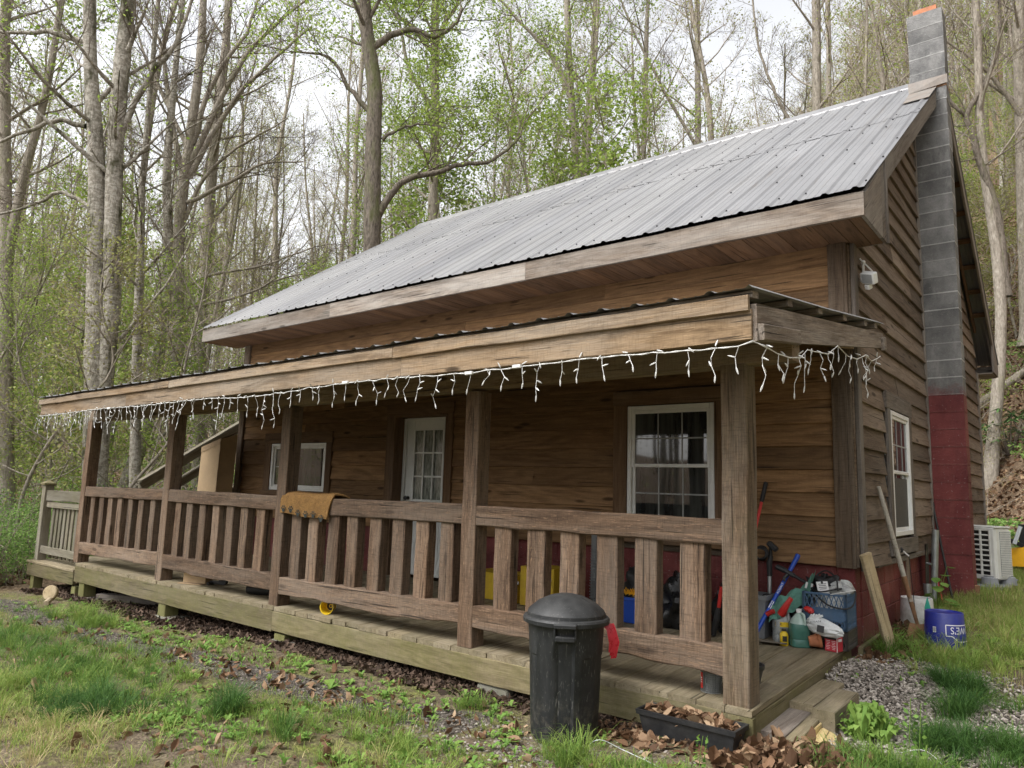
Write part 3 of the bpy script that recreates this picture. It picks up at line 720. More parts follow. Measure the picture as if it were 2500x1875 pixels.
# fascia, soffit, rakes
def boardrun(mb, x0, x1, y, z, w, h, n, up=(0, 0, 1)):
    cs = np.linspace(x0, x1, n + 1)
    for a, b in zip(cs[:-1], cs[1:]): mb.timber((a + .001, y, z), (b - .001, y, z), w, h, up, jit=.0012, ch=.003)
mb = MB(); boardrun(mb, RL, XR, -.607, 3.497, .034, .196, 3); obj('eave_fascia', mb, 'fasciag', cabin)
mb = MB(); boardrun(mb, RL, XR, 2 * RY + .607, 3.497, .034, .196, 3); obj('eave_fascia', mb, 'fasciag', cabin)
mb = MB(); x = RL + .005
while x < XR - .03:
    w = min(rng.uniform(.13, .16), XR - .03 - x); mb.timber((x + w / 2, -.59, 3.408), (x + w / 2, .15 if x > -.0 - .1 else -.005, 3.408), w - .003, .02, (0, 0, 1), jit=.0008, ch=.002); x += w
obj('soffit', mb, 'soffit', cabin)
mb = MB()
mb.poly([(XR - .028, -.59, 3.398), (XR - .028, .0, 3.398), (XR - .028, .0, Zr(0) - .03), (XR - .028, -.59, 3.588)], (.028, 0, 0), axis=(0, 1, .68))
mb.poly([(XR - .028, .003, 3.398), (XR - .028, .14, 3.398), (XR - .028, .14, Zr(.14) - .03), (XR - .028, .003, Zr(0) - .03)], (.028, 0, 0), axis=(0, 1, .68))
mb.poly([(.02, .145, 3.398), (XR - .03, .145, 3.398), (XR - .03, .145, Zr(.145) - .06), (.02, .145, Zr(.145) - .06)], (0, .02, 0), axis=(1, 0, 0))
mb.timber((XR + .001, .155, 3.39), (XR + .001, .155, Zr(.155) - .03), .045, .032, (1, 0, 0), jit=.001)
obj('eave_box', mb, 'trimg', cabin); mb = MB(); yb = 2 * RY
mb.poly([(XR - .028, yb + .59, 3.398), (XR - .028, yb - .02, 3.398), (XR - .028, yb - .02, Zr(.02) - .03), (XR - .028, yb + .59, 3.588)], (.028, 0, 0), axis=(0, 0, 1))
mb.poly([(.02, yb + .59, 3.40), (XR - .03, yb + .59, 3.40), (XR - .03, yb - .02, 3.40), (.02, yb - .02, 3.40)], (0, 0, -.02), axis=(1, 0, 0))
obj('eave_box', mb, 'trimg', cabin)
mb = MB()
for sg in (1, -1):
    f = (lambda y: y) if sg > 0 else (lambda y: 2 * RY - y)
    for xx in (XR - .012, RL + .012):
        mb = MB(); mb.timber((xx, f(.175 if sg > 0 else -.0), Zr(.175 if sg > 0 else 0) - .125), (xx, f(RY - .005), ZR - .125), .03, .175, (0, 0, 1), jit=.001, ch=.003); obj('rake_board', mb, 'trimg', cabin)
mb = MB()
for sg in (1, -1):
    f = (lambda y: y) if sg > 0 else (lambda y: 2 * RY - y)
    for xx in (.06, .16): mb.timber((xx, f(.2), Zr(.2) - .10), (xx, f(RY - .03), ZR - .12), .035, .09, (0, 0, 1)) if xx < .1 else None
    for y in np.arange(.45, RY - .2, .44): mb.timber((.03, f(y), Zr(y) - .05), (XR - .03, f(y), Zr(y) - .05), .085, .035, (0, -.56 * sg, .83))
obj('lookout', mb, 'soffit', cabin)

# ---- chimney
mb = MB(); CX, CY, CZ = .207, 3.371, 7.334
for k in range(36):
    z = CZ - .2032 * k; redc = k >= 24
    if z < -.2: break
    s = .378 if k else .386
    jx = rng.normal(0, .0015, 2)
    mb.box((CX + jx[0], CY + jx[1], z - .0985), (.392, .25, .191), ch=.003, mat=2 if redc else 0, rn=.45 if redc else rng.random())
    mb.box((CX, CY, z - .1985), (.3935, .2515, .013), ch=.002, mat=3 if redc else 1)
chim = obj('chimney', mb, ['block', 'mortar', 'red', 'redm'], cabin)
mb = MB(); mb.poly([(CX - .13, CY - .09, CZ), (CX + .13, CY - .09, CZ), (CX + .13, CY + .09, CZ), (CX - .13, CY + .09, CZ)], (0, 0, .075)); obj('flue', mb, 'clay', chim)
mb = MB(); mb.box((CX, CY, Zr(3.246) + .03), (.40, .26, .03)); obj('strap', mb, 'rust', chim)

# ---- porch deck
mb = MB(); x = -9.62
while x < -.062:
    w = min(rng.uniform(.178, .19), -.062 - x)
    ye = -2.172 + rng.normal(0, .006); mb.timber((x + w / 2, ye, DZ(-2.17) - .019 + rng.normal(0, .0015)), (x + w / 2, .02, DZ(.02) - .019), w - .005, .038, (0, 0, 1), jit=.0008, ch=.005); x += w
deck = obj('deck', mb, 'deck', cabin)
mb = MB()
mb.timber((-9.60, -2.155, -.145), (-4.842, -2.155, -.138), .036, .208, (0, 0, 1), ch=.005); mb.timber((-4.838, -2.154, -.138), (-.245, -2.154, -.122), .038, .185, (0, 0, 1), ch=.005)
mb.timber((-.155, -2.15, -.19), (-.155, -2.15, -.041), .17, .04, (0, 1, 0)); mb.timber((-.10, -2.15, -.30), (-.10, -2.15, -.042), .085, .05, (0, 1, 0))
mb.timber((-.083, -2.12, -.118), (-.083, -.02, -.042), .036, .158, (0, 0, 1)); mb.timber((.0, -.01, -.02), (.0, .62, -.0), .036, .15, (0, 0, 1)); mb.timber((-9.6, -2.13, -.16), (-9.6, 0, -.1), .036, .23, (0, 0, 1))
for y in (-1.2, -.3): mb.timber((-9.5, y, -.16), (-.15, y, -.16), .04, .2)
obj('rim_joist', mb, 'rim', cabin)
for x, w in ((-9.37, .165), (-7.08, .17), (-4.72, .17), (-2.02, .15)):
    z0 = G(x, -2.1) - .05
    if x > -3: 
        mb = MB(); mb.box((x, -2.06, (z0 - .28) / 2 - .02), (.30, .2, abs(z0 + .28) + .14), ch=.012); obj('support_block', mb, 'concrete', cabin)
        continue
    mb = MB(); mb.timber((x, -2.075, z0), (x, -2.075, -.2495), w, w, (0, 1, 0), ch=.006); obj('support_post', mb, 'treated', cabin)
    mb = MB(); mb.box((x + .05, -2.05, z0 + .045), (.36, .28, .06), ch=.01); obj('support_block', mb, 'concrete', cabin)
# ---- posts, beam, railings
PX = [-.084, -2.2522, -4.811, -7.2026, -9.6204]; PT = [2.03, 1.985, 1.98, 1.98, 1.98]; PS = .1455
for px, pt in zip(PX, PT):
    PS = .163 if px > -1 else .1495
    mb = MB(); mb.timber((px - PS / 2, -2.148 + PS / 2, DZ(-2.1) - .0), (px - PS / 2 + rng.normal(0, .004), -2.148 + PS / 2, pt), PS, PS, (0, 1, 0), ch=.006, jit=.0012, seg=10)
    obj('porch_post', mb, 'post' if px > -1 else 'rail', cabin)
BEAMS = [(-9.74, 1.985), (.21, 2.035)]
mb = MB(); mb.timber((-9.74, -2.075, 2.08), (-4.8, -2.075, 2.085), .14, .2, (0, 0, 1)); mb.timber((-4.795, -2.075, 2.085), (.20, -2.075, 2.13), .14, .2, (0, 0, 1))
obj('beam', mb, 'fascia', cabin)
BAL = [[-2.076, -1.766, -1.465, -1.157, -.86, -.541], [-4.70, -4.43, -4.13, -3.85, -3.54, -3.24, -2.95, -2.66], [-7.06, -6.79, -6.50, -6.21, -5.92, -5.635, -5.337], [-9.46, -9.18, -8.91, -8.62, -8.32, -8.02, -7.70]]
RZ = [(1.08, .922, 1.073, .922, .31, .158, .335, .150), (1.066, .91, 1.088, .93, .275, .131, .313, .152), (1.068, .934, 1.074, .919, .298, .153, .304, .133), (1.046, .916, 1.077, .931, .284, .126, .316, .165)]
for k in range(4):
    xr = PX[k] - PS; xl = PX[k + 1]
    t0, b0, t1, b1, lt0, lb0, lt1, lb1 = RZ[k]
    mb = MB(); mb.timber((xl + .002, -2.088, (t0 + b0) / 2), (xr - .002, -2.088, (t1 + b1) / 2), .11, (t0 - b0 + t1 - b1) / 2, (0, 0, 1), jit=.0022, ch=.009, seg=10)
    mb.timber((xl + .002, -2.085, (lt0 + lb0) / 2), (xr - .002, -2.085, (lt1 + lb1) / 2), .115, (lt0 - lb0 + lt1 - lb1) / 2, (0, 0, 1), jit=.002, ch=.007, seg=16, wave=.016); rl = obj('railing', mb, 'rail', cabin)
    for x in BAL[k]:
        t = (x - xl) / (xr - xl); zt = b0 + (b1 - b0) * t; zb = lt0 + (lt1 - lt0) * t
        w = (.160, .150, .138, .132)[k] + rng.normal(0, .005); mb = MB()
        mb.timber((x + w / 2, -2.07, zb - .004), (x + w / 2 + rng.normal(0, .004), -2.07, zt + .004), w, .098, (0, 1, 0), jit=.0014, ch=.006, seg=4); obj('baluster', mb, 'rail', rl)
# ---- porch roof
fz = lambda x: 2.226 + .07 * (x - RL) / 9.9
mb = MB()
sheet(mb, RL, .235, lambda x: (-2.865, fz(x)), lambda x: (-.02, fz(x) + .372), (-.12, .993), n=3, wob=.004)
sheet(mb, .045, .235, lambda x: (-.02, fz(x) + .372), lambda x: (.18, fz(x) + .395), (-.12, .993), n=2)
proof = obj('porch_roof', mb, 'roof', cabin)
mb = MB()
for y in (-2.76, -2.2, -1.6, -1.0, -.4, -.06): mb.timber((RL + .03, y, fz(RL) + (y + 2.865) * .1308 - .024), (.215, y, fz(.2) + (y + 2.865) * .1308 - .024), .09, .038, (0, -.12, 1))
obj('purlin', mb, 'fasciag', proof)
mb = MB()
for x in np.arange(-9.5, .1, 1.19): mb.timber((x, -2.78, fz(x) - .12), (x, -.04, fz(x) + .235), .04, .13, (0, -.13, 1))
obj('rafter', mb, 'fascia', proof)
mb = MB()
def fas(mb, xs, y, zb, zt, wd):
    for a, b in zip(xs[:-1], xs[1:]): mb.timber((a + .001, y, (zb(a) + zt(a)) / 2), (b - .001, y, (zb(b) + zt(b)) / 2), wd, zt(a) - zb(a), (0, 0, 1), jit=.0016, ch=.004)
L2 = lambda a, b: (lambda x: a + (b - a) * (x - RL) / 9.9)
fas(mb, [-9.62, -7.05, -2.46, .212], -2.800, L2(1.996, 2.03), L2(2.155, 2.195), .036)
fas(mb, [-9.645, -6.02, -2.54, .205], -2.832, L2(2.137, 2.18), L2(2.208, 2.272), .026)
obj('porch_fascia', mb, 'fascia', proof)
mb = MB()
mb.poly([(.2, -2.80, 2.025), (.2, .085, 2.475), (.2, .085, 2.60), (.2, -2.80, 2.225)], (.034, 0, 0), axis=(0, 1, .15))
mb.timber((.251, -2.79, 2.073), (.251, -2.19, 2.15), .034, .085, (0, 0, 1)); mb.timber((.243, .02, 2.50), (.243, .088, 2.51), .03, .11)
obj('rake_board', mb, 'fasciag', proof)

# ------------------------------------------------------------------ side landing with railing, and stairway
land = thing('side_landing', 'low grey deck extension with picket rail and capped newel post at the far porch end', 'deck', (-10.5, -1.8, -.1))
mb = MB(); 
for k in range(9): 
    y0 = -2.18 + k * .145; mb.timber((-11.40, y0 + .07, -.125), (-9.63, y0 + .07, -.115), .14, .035, (0, 0, 1))
obj('deck_board', mb, 'deck', land)
mb = MB(); mb.timber((-11.37, -2.155, -.235), (-9.63, -2.155, -.215), .036, .18); mb.timber((-11.38, -2.13, -.235), (-11.38, -.9, -.235), .036, .18, (0, 0, 1)); obj('rim_joist', mb, 'rim', land)
for x in (-11.2, -9.66):
    mb = MB(); mb.timber((x, -2.08, G(x, -2.1) - .05), (x, -2.08, -.325), .13, .13, (0, 1, 0)); obj('support_post', mb, 'treated', land)
mb = MB(); mb.timber((-11.31, -2.03, -.105), (-11.31, -2.03, 1.035), .125, .125, (0, 1, 0)); np_ = obj('newel_post', mb, 'grayrail', land)
mb = MB(); mb.box((-11.31, -2.03, 1.05), (.17, .17, .03), ch=.006); mb.add([(-11.395, -2.115, 1.065), (-11.225, -2.115, 1.065), (-11.225, -1.945, 1.065), (-11.395, -1.945, 1.065), (-11.31, -2.03, 1.115)], [np.array([(0, 1, 4), (1, 2, 4), (2, 3, 4), (3, 0, 4)])]); obj('post_cap', mb, 'rim', np_)
mb = MB(); mb.timber((-11.24, -2.05, .875), (-9.77, -2.05, .892), .038, .16)
mb.timber((-11.24, -2.03, .74), (-9.77, -2.03, .745), .038, .09)
mb.timber((-11.24, -2.05, .06), (-9.77, -2.05, .055), .038, .11); rl = obj('railing', mb, 'grayrail', land)
for x in np.linspace(-11.05, -9.88, 9):
    mb = MB(); mb.timber((x, -2.0, -.05), (x, -2.0, .77), .085, .024, (0, 1, 0)); obj('picket', mb, 'grayrail', rl)
st = thing('stairway', 'grey wooden outside stair with sloping plank rail climbing the far gable end', 'stairs', (-10.2, .5, 1))
sl = lambda y: 1.15 + (y + 1.03) * .656
mb = MB(); mb.timber((-10.35, -1.05, sl(-1.05) - .075), (-10.35, 2.3, sl(2.3) - .075), .038, .15, (0, 0, 1)); mb.timber((-10.35, -1.08, sl(-1.08) + .02), (-10.35, 2.3, sl(2.3) + .02), .13, .035, (0, -.55, .84)); obj('handrail', mb, 'grayrail', st)
mb = MB(); mb.timber((-10.35, -1.0, sl(-1.0) - .42), (-10.35, 2.3, sl(2.3) - .42), .038, .13); mb.timber((-10.35, -1.0, sl(-1.0) - .345), (-10.35, 2.3, sl(2.3) - .345), .10, .03, (0, -.55, .84)); obj('middle_rail', mb, 'grayrail', st)
for y in (-1.0, .1, 1.2, 2.25):
    mb = MB(); mb.timber((-10.40, y, max(-.5, sl(y) - 1.25)), (-10.40, y, sl(y) - .02), .09, .09, (0, 1, 0)); obj('rail_post', mb, 'grayrail', st)
mb = MB()
for x in (-10.33, -9.45): mb.timber((x, -1.1, sl(-1.1) - 1.2), (x, 2.4, sl(2.4) - 1.2), .04, .26)
obj('stringer', mb, 'grayrail', st)
for k in range(12):
    y = -.9 + k * .27; mb = MB(); mb.timber((-10.31, y, sl(y) - 1.03), (-9.46, y, sl(y) - 1.03), .27, .035, (0, 0, 1)); obj('tread', mb, 'grayrail', st)

# ------------------------------------------------------------------ string lights
def zig(mb, p, L, k):
    pts = [np.array(p, float)]; n = max(2, int(L / .045)); a = rng.uniform(0, 6.28)
    for i in range(n):
        pts.append(pts[-1] + np.array((rng.normal(0, .016), rng.normal(0, .010), -L / n)))
    mb.tube(pts, .0021, 4, cap=False)
    for q in [np.array(p) + (rng.normal(0, .006), -.004, .012)] + pts[1:]:
        if rng.random() < .72 or q is pts[-1]:
            d = np.array((rng.normal(0, .8), rng.normal(0, .5), -.55 if rng.random() < .7 else .5)); d /= np.linalg.norm(d)
            if q is pts[-1]: d = np.array((rng.normal(0, .25), 0, -1.)); d /= np.linalg.norm(d)
            mb.tube([q, q + d * .012, q + d * .028, q + d * .040], [.003, .0050, .0046, .0012], 5)
lights = thing('string_lights', 'white icicle string lights draped along the porch eave and round its corner', 'string lights', (-4.6, -2.85, 2.0))
cord = []; fb = lambda x: 1.996 + .034 * (x - RL) / 9.9
x = -9.66
while x < .2:
    ph = math.sin(x * 2.6) * .5 + math.sin(x * 1.1 + 1) * .5
    cord.append((x, -2.835, fb(x) - .002 - .020 * (1 + ph) * (.5 if x < -5 else 1) + rng.normal(0, .003))); x += .07
cord += [(.225, -2.84, 2.015), (.262, -2.78, 2.0), (.27, -2.6, 1.985), (.27, -2.4, 1.995), (.265, -2.2, 2.03), (.26, -2.05, 2.10), (.255, -1.9, 2.115), (.255, -1.6, 2.15), (.25, -1.35, 2.245), (.25, -1.1, 2.215), (.25, -.85, 2.235), (.25, -.6, 2.30), (.25, -.4, 2.29), (.25, -.2, 2.345), (.252, -.12, 2.37)]
mb = MB(); c = np.array(cord); t = np.arange(len(c)) * 2.2
mb.tube(c, .003, 5); mb.tube(c + np.stack([np.zeros(len(c)), .005 * np.cos(t), .006 * np.sin(t)], -1), .0022, 4)
for x in (-7.43, -3.05, -1.72, -1.35): 
    j = int(np.argmin(abs(c[:, 0] - x))); mb.box(c[j] + (0, -.006, 0), (.07, .022, .024))
obj('cord', mb, 'wire', lights)
cl = np.concatenate([[0], np.cumsum(np.linalg.norm(np.diff(c, axis=0), axis=1))])
p = .02; strands = []
while p < cl[-1] - .02:
    q = np.array([np.interp(p, cl, c[:, i]) for i in range(3)]); L = rng.choice([.07, .11, .15, .20, .27], p=[.18, .27, .27, .2, .08]); strands.append((q, L))
    p += rng.uniform(.07, .12) if q[0] < -5.5 else (rng.uniform(.10, .19) if q[0] < .2 else rng.uniform(.12, .21))
for q, L in strands[:100]:
    mb = MB(); zig(mb, q, L, 0); obj('light_strand', mb, 'wire', lights)
if len(strands) > 100:
    mb = MB()
    for q, L in strands[100:]: zig(mb, q, L, 0)
    tag(obj('light_strand', mb, 'wire', lights), kind='stuff')

# ------------------------------------------------------------------ security light
sec = thing('security_light', 'small white solar floodlight with motion sensor high on the house corner', 'floodlight', (.06, .2, 3.13))
mb = MB(); mb.box((.075, .205, 3.135), (.05, .065, .085), ch=.01); obj('junction_box', mb, 'white', sec)
mb = MB(); mb.tube([(.07, .225, 3.17), (.07, .235, 3.27)], .011, 8); mb.lathe([(0, -.02), (.014, -.014), (.02, 0), (.014, .014), (0, .02)], (.07, .238, 3.285), 12); obj('arm', mb, 'white', sec)
mb = MB(); rr = Matrix.Rotation(R(-34), 4, 'Z') @ Matrix.Rotation(R(28), 4, 'X') @ Matrix.Rotation(R(20), 4, 'Y'); mb.box((.145, .105, 3.10), (.125, .06, .10), rot=rr, ch=.008); mb.tube([(.09, .19, 3.12), (.13, .13, 3.10)], .012, 8); hd = obj('lamp_head', mb, 'white', sec)
mb = MB(); mb.box(np.array((.145, .105, 3.10)) + np.array(rr.to_3x3() @ Vector((0, -.031, 0))), (.10, .004, .08), rot=rr, ch=.002); obj('lens', mb, 'grille', hd)
mb = MB(); mb.box((.125, .15, 3.035), (.05, .05, .045), rot=rr, ch=.008); mb.tube([(.08, .2, 3.09), (.115, .16, 3.05)], .01, 8); obj('sensor', mb, 'white', sec)
mb = MB(); mb.tube([(.06, .16, 3.30), (.15, .20, 3.18)], .006, 6); obj('bracket', mb, 'white', sec)

# ------------------------------------------------------------------ trash can
cx, cy = -1.075, -2.59; cz = -.262
can = thing('trash_can', 'black plastic trash can with dusty domed lid standing in front of the railing', 'trash can', (cx, cy, cz))
FA = math.atan2(-6.49 - cy, 1.59 - cx) - .02
def canfn(V, th):
    for j, t in enumerate(th):
        d = (t - FA + math.pi) % (2 * math.pi) - math.pi
        for back in (0, math.pi):
            e = abs((d - back + math.pi) % (2 * math.pi) - math.pi)
            if e < .26:
                k = 1 - .018 / .2 * (1 if e < .22 else .5)
                V[(V[:, j, 2] < .60), j, :2] *= k
        if abs(d) > .26 and (int((d + 3.3) / .42) % 2): V[V[:, j, 2] < .50, j, :2] *= .987
    return V
mb = MB(); mb.lathe([(0, 0), (.19, 0), (.203, .012), (.207, .05), (.213, .20), (.219, .36), (.2235, .49), (.2265, .50), (.229, .58), (.232, .605), (.236, .66), (.243, .68), (.243, .69), (.22, .69), (.2, .3), (.19, .02)], (cx, cy, cz), 96, fn=canfn)
body = smoothed(obj('body', mb, 'can', can), 25)
fd = np.array((math.cos(FA), math.sin(FA), 0)); sd_ = np.array((-math.sin(FA), math.cos(FA), 0)); C3 = np.array((cx, cy, cz))
for sgn in (1, -1):
    mb = MB(); b = C3 + sgn * fd * .238 + (0, 0, .60); rot = Matrix.Rotation(FA, 4, 'Z'); 
    mb.box(b + (0, 0, .012), (.04, .125, .035), rot=rot, ch=.008); 
    for q in (-.062, .062): mb.box(b + sd_ * q + (0, 0, .045), (.035, .012, .07), rot=rot, ch=.004)
    obj('handle', mb, 'can', can)
mb = MB()
def lidfn(V, th):
    for j, t in enumerate(th):
        d = (t - FA + .21) % .42
        if d < .035: V[3:9, j, 2] -= .004
    return V
mb.lathe([(.228, .675), (.268, .678), (.270, .70), (.262, .712), (.245, .716), (.243, .735), (.232, .752), (.18, .795), (.11, .828), (.05, .842), (0, .845)], (cx, cy, cz), 90, fn=lidfn)
lid = smoothed(obj('lid', mb, 'can', can), 25)
mb = MB(); mb.box(C3 + fd * .268 + (0, 0, .689), (.035, .135, .028), rot=Matrix.Rotation(FA, 4, 'Z'), ch=.006); obj('lid_tab', mb, 'can', lid)
mb = MB(); q0 = C3 + np.array((.205, .135, .672))
for k in range(3):
    w = .02; pts = [q0 + np.array((0.012 * k, .02 * k - .02, 0)), q0 + np.array((.035, .02 * k - .015, -.03)), q0 + np.array((.045 + .008 * k, .015 * k, -.11)), q0 + np.array((.042, .012 * k, -.165 - .02 * k))]
    V = []
    for a in pts: V += [a + np.array((-.012, -.014, 0)), a + np.array((.012, .014, 0.004))]
    mb.add(V, np.array([(0, 1, 3, 2), (2, 3, 5, 4), (4, 5, 7, 6)]))
o = smoothed(obj('drawstring', mb, 'redstrap', can), 60); o['label'] = 'red bag drawstring hanging out from under the lid'

# ------------------------------------------------------------------ planter box
pz = G(-.37, -2.3) - .0
pl = thing('planter_box', 'black plastic window box filled with dry brown leaves below the porch corner', 'planter', (-.37, -2.285, pz))
mb = MB(); x0, x1, y0, y1 = -.69, -.075, -2.39, -2.195; b = .028
def ring(z, k): return [(x0 + k, y0 + k, z), (x1 - k, y0 + k, z), (x1 - k, y1 - k, z), (x0 + k, y1 - k, z)]
zt = pz + .15
rings = [ring(pz, .035), ring(pz + .12, .012), ring(pz + .122, .0), ring(zt, -.004), ring(zt, .012), ring(pz + .05, .03)]
V = sum(rings, []); F = []
for i in range(5):
    for j in range(4): F.append((i * 4 + j, i * 4 + (j + 1) % 4, i * 4 + 4 + (j + 1) % 4, i * 4 + 4 + j))
F += [(3, 2, 1, 0), (20, 21, 22, 23)]; mb.add(V, np.array(F)); obj('tray', mb, 'black', pl)
# ------------------------------------------------------------------ scattered leaf helper
def leaves(n, pos, size=(.05, .1), tilt=.6, rn=(0, 1), curl=.4, nl=4):
    """array of curled leaves; pos(n)->(n,3)"""
    P = pos(n); n = len(P)
    L = rng.uniform(*size, n); Wd = L * rng.uniform(.35, .7, n)
    az = rng.uniform(0, 2 * math.pi, n); ti = rng.normal(0, tilt, n); ro = rng.normal(0, tilt, n)
    ux = np.stack([np.cos(az) * np.cos(ti), np.sin(az) * np.cos(ti), np.sin(ti)], -1)
    sx = np.stack([-np.sin(az) * np.cos(ro), np.cos(az) * np.cos(ro), np.sin(ro)], -1); nz_ = np.cross(ux, sx)
    cu = rng.normal(0, curl, n)[:, None]
    A = P - ux * L[:, None] / 2; B = P + ux * L[:, None] / 2
    c1 = P - ux * (L * .12)[:, None]; c2 = P + ux * (L * .22)[:, None]
    up = nz_ * (L[:, None] * .45) * cu
    V = np.stack([A, c1 + sx * Wd[:, None] / 2 + up, c1 - up * .3, c1 - sx * Wd[:, None] / 2 + up, c2 + sx * (Wd * .42)[:, None] + up * 1.2, c2, c2 - sx * (Wd * .42)[:, None] + up * .8, B + up], 1)
    i = np.arange(n)[:, None] * 8
    T = np.concatenate([i + np.array([[0, 2, 1]]), i + np.array([[0, 3, 2]]), i + np.array([[4, 5, 7]]), i + np.array([[5, 6, 7]])]); Q = np.concatenate([i + np.array([[1, 2, 5, 4]]), i + np.array([[2, 3, 6, 5]])])
    return V.reshape(-1, 3), [T, Q], np.repeat(rng.uniform(*rn, n), 8)
def addleaves(mb, *a, **k):
    V, F, r = leaves(*a, **k); mb.add(V, F, 0, None, r)
mb = MB(); addleaves(mb, 260, lambda n: np.stack([rng.uniform(x0 + .04, x1 - .04, n), rng.uniform(y0 + .04, y1 - .035, n), zt - .03 + rng.uniform(-.02, .055, n)], -1), size=(.05, .10), rn=(.25, 1)); tag(obj('dry_leaves', mb, 'dry', pl), kind='stuff')

# ------------------------------------------------------------------ things on the deck, near the railing
d0 = DZ(-2.0)
mb = MB()
# yellow pail lying on its side
pail = thing('toy_pail', 'small dirty yellow bucket lying on its side with mouth toward the yard', 'bucket', (-4.2, -2.03, .07))
ax = Matrix.Rotation(R(90), 4, 'X') @ Matrix.Rotation(R(0), 4, 'Y'); pr = Matrix.Rotation(R(28), 4, 'Z') @ Matrix.Rotation(R(-92), 4, 'X') @ Matrix.Rotation(R(180), 4, 'X')
mb.lathe([(0, -.0), (.046, 0), (.05, .004), (.063, .10), (.067, .103), (.067, .109), (.060, .109), (.047, .012), (0, .012)], (-4.17, -1.985, .066), 32, rot=pr); smoothed(obj('body', mb, 'yel', pail))
pm = np.array(pr.to_3x3()); pc = np.array((-4.17, -1.985, .066))
mb = MB(); mb.lathe([(.018, .0135), (.03, .0145), (.04, .0135)], pc, 20, rot=pr); mb.lathe([(0, .015), (.01, .014)], pc, 10, rot=pr); obj('dirt', mb, 'blackr', pail)
mb = MB(); mb.tube([pc + pm @ np.array((.066 * math.cos(t), .085 * math.sin(t), .10 + .03 * math.sin(t))) for t in np.linspace(-.1, 3.24, 18)], .002, 5); obj('bail', mb, 'galv', pail)
# rolled black matting
mb = MB(); pts = [(.052 * (1 - .35 * t / 14) * math.cos(t), .052 * (1 - .35 * t / 14) * math.sin(t)) for t in np.linspace(0, 14, 60)]
V = []; 
for xx in np.linspace(0, .34, 18): V += [(-5.62 + xx * .93, -1.95 + xx * .37 + p_[0] * .93, d0 + .055 + p_[1]) for p_ in pts]
i = np.arange(17)[:, None] * 60; j = np.arange(59)[None]; mb.add(V, np.stack([i + j, i + j + 1, i + j + 61, i + j + 60], -1).reshape(-1, 4))
for xx in np.linspace(.01, .33, 22): mb.tube([(-5.62 + xx * .93 + .0, -1.95 + xx * .37 + .0545 * math.cos(t), d0 + .055 + .0545 * math.sin(t)) for t in np.linspace(0, 6.28, 18)], .0022, 4)
tag(smoothed(obj('rolled_mat', mb, 'blackr')), 'rolled black rubber mesh lying on the deck under the bottom rail', 'mat roll')
# cardboard flat and white carton
cb = thing('cardboard_box', 'torn piece of flattened cardboard box lying under the bottom rail', 'cardboard box', (-6.72, -1.95, d0))
mb = MB(); rz = Matrix.Rotation(R(20), 4, 'Z'); mb.box((-6.74, -1.93, d0 + .06), (.32, .12, .11), rot=rz, ch=.003); obj('body', mb, 'card', cb)
mb = MB(); mb.box((-6.70, -2.02, d0 + .006), (.33, .1, .008), rot=rz, ch=.001); mb.box((-6.62, -1.85, d0 + .11), (.18, .12, .006), rot=rz @ Matrix.Rotation(R(24), 4, 'Y'), ch=.001); obj('flap', mb, 'cardd', cb)
wc = thing('white_carton', 'white carton with a red print half hidden behind the torn cardboard', 'carton', (-7.0, -1.8, d0))
mb = MB(); mb.box((-7.04, -1.80, d0 + .075), (.24, .10, .15), rot=rz, ch=.004); obj('body', mb, 'label', wc); mb = MB(); mb.lathe([(0, .0), (.03, .0), (.03, .004), (0, .004)], (-7.0, -1.853, d0 + .11), 16, rot=rz @ Matrix.Rotation(R(90), 4, 'X')); obj('print', mb, 'redp', wc)
cs = thing('caster', 'black swivel caster wheel lying beside the torn cardboard', 'caster', (-6.38, -1.82, d0))
mb = MB(); mb.lathe([(.012, -.02), (.05, -.02), (.058, -.01), (.058, .01), (.05, .02), (.012, .02)], (-6.37, -1.82, d0 + .06), 24, rot=Matrix.Rotation(R(25), 4, 'Z') @ Matrix.Rotation(R(90), 4, 'X')); obj('wheel', mb, 'blackr', cs)
mb = MB(); mb.box((-6.47, -1.85, d0 + .03), (.14, .06, .03), rot=rz); mb.box((-6.5, -1.9, d0 + .02), (.05, .08, .03)); obj('fork', mb, 'darkmetal', cs)
# rolled hardware cloth with red label, by the corner post
def meshroll(mb, c, r, h, k=30, dz=.013):
    for z in np.arange(.004, h, dz): mb.tube([(c[0] + r * math.cos(t), c[1] + r * math.sin(t), c[2] + z) for t in np.linspace(0, 6.283, 28)], .0016, 4, cap=False)
    for t in np.linspace(0, 6.283, k): mb.tube([(c[0] + r * math.cos(t), c[1] + r * math.sin(t), c[2]), (c[0] + r * math.cos(t), c[1] + r * math.sin(t), c[2] + h)], .0016, 4, cap=False)
wr = thing('wire_mesh_roll', 'short roll of galvanised wire mesh with red label beside the corner post', 'wire mesh', (-.40, -1.96, .005))
mb = MB(); meshroll(mb, (-.40, -1.96, .006), .064, .165); meshroll(mb, (-.40, -1.96, .006), .055, .165, 24); mb.lathe([(.05, 0), (.05, .16)], (-.40, -1.96, .006), 28); obj('mesh', mb, 'galv', wr)
mb = MB(); th = np.linspace(-2.45, -2.02, 8); V = [(-.40 + .067 * math.cos(t), -1.96 + .067 * math.sin(t), z) for z in (.03, .125) for t in th]
mb.add(V, np.array([(i, i + 1, i + 9, i + 8) for i in range(7)])); 
def lab(x, y):
    t = -2.22 + y / .068; return (-.40 + .0685 * math.cos(t), -1.96 + .0685 * math.sin(t), .078 + x)
add_text(mb, 'E', .045, lambda x, y: lab(y, x), 1); obj('label', mb, ['redp', 'whitet'], wr)
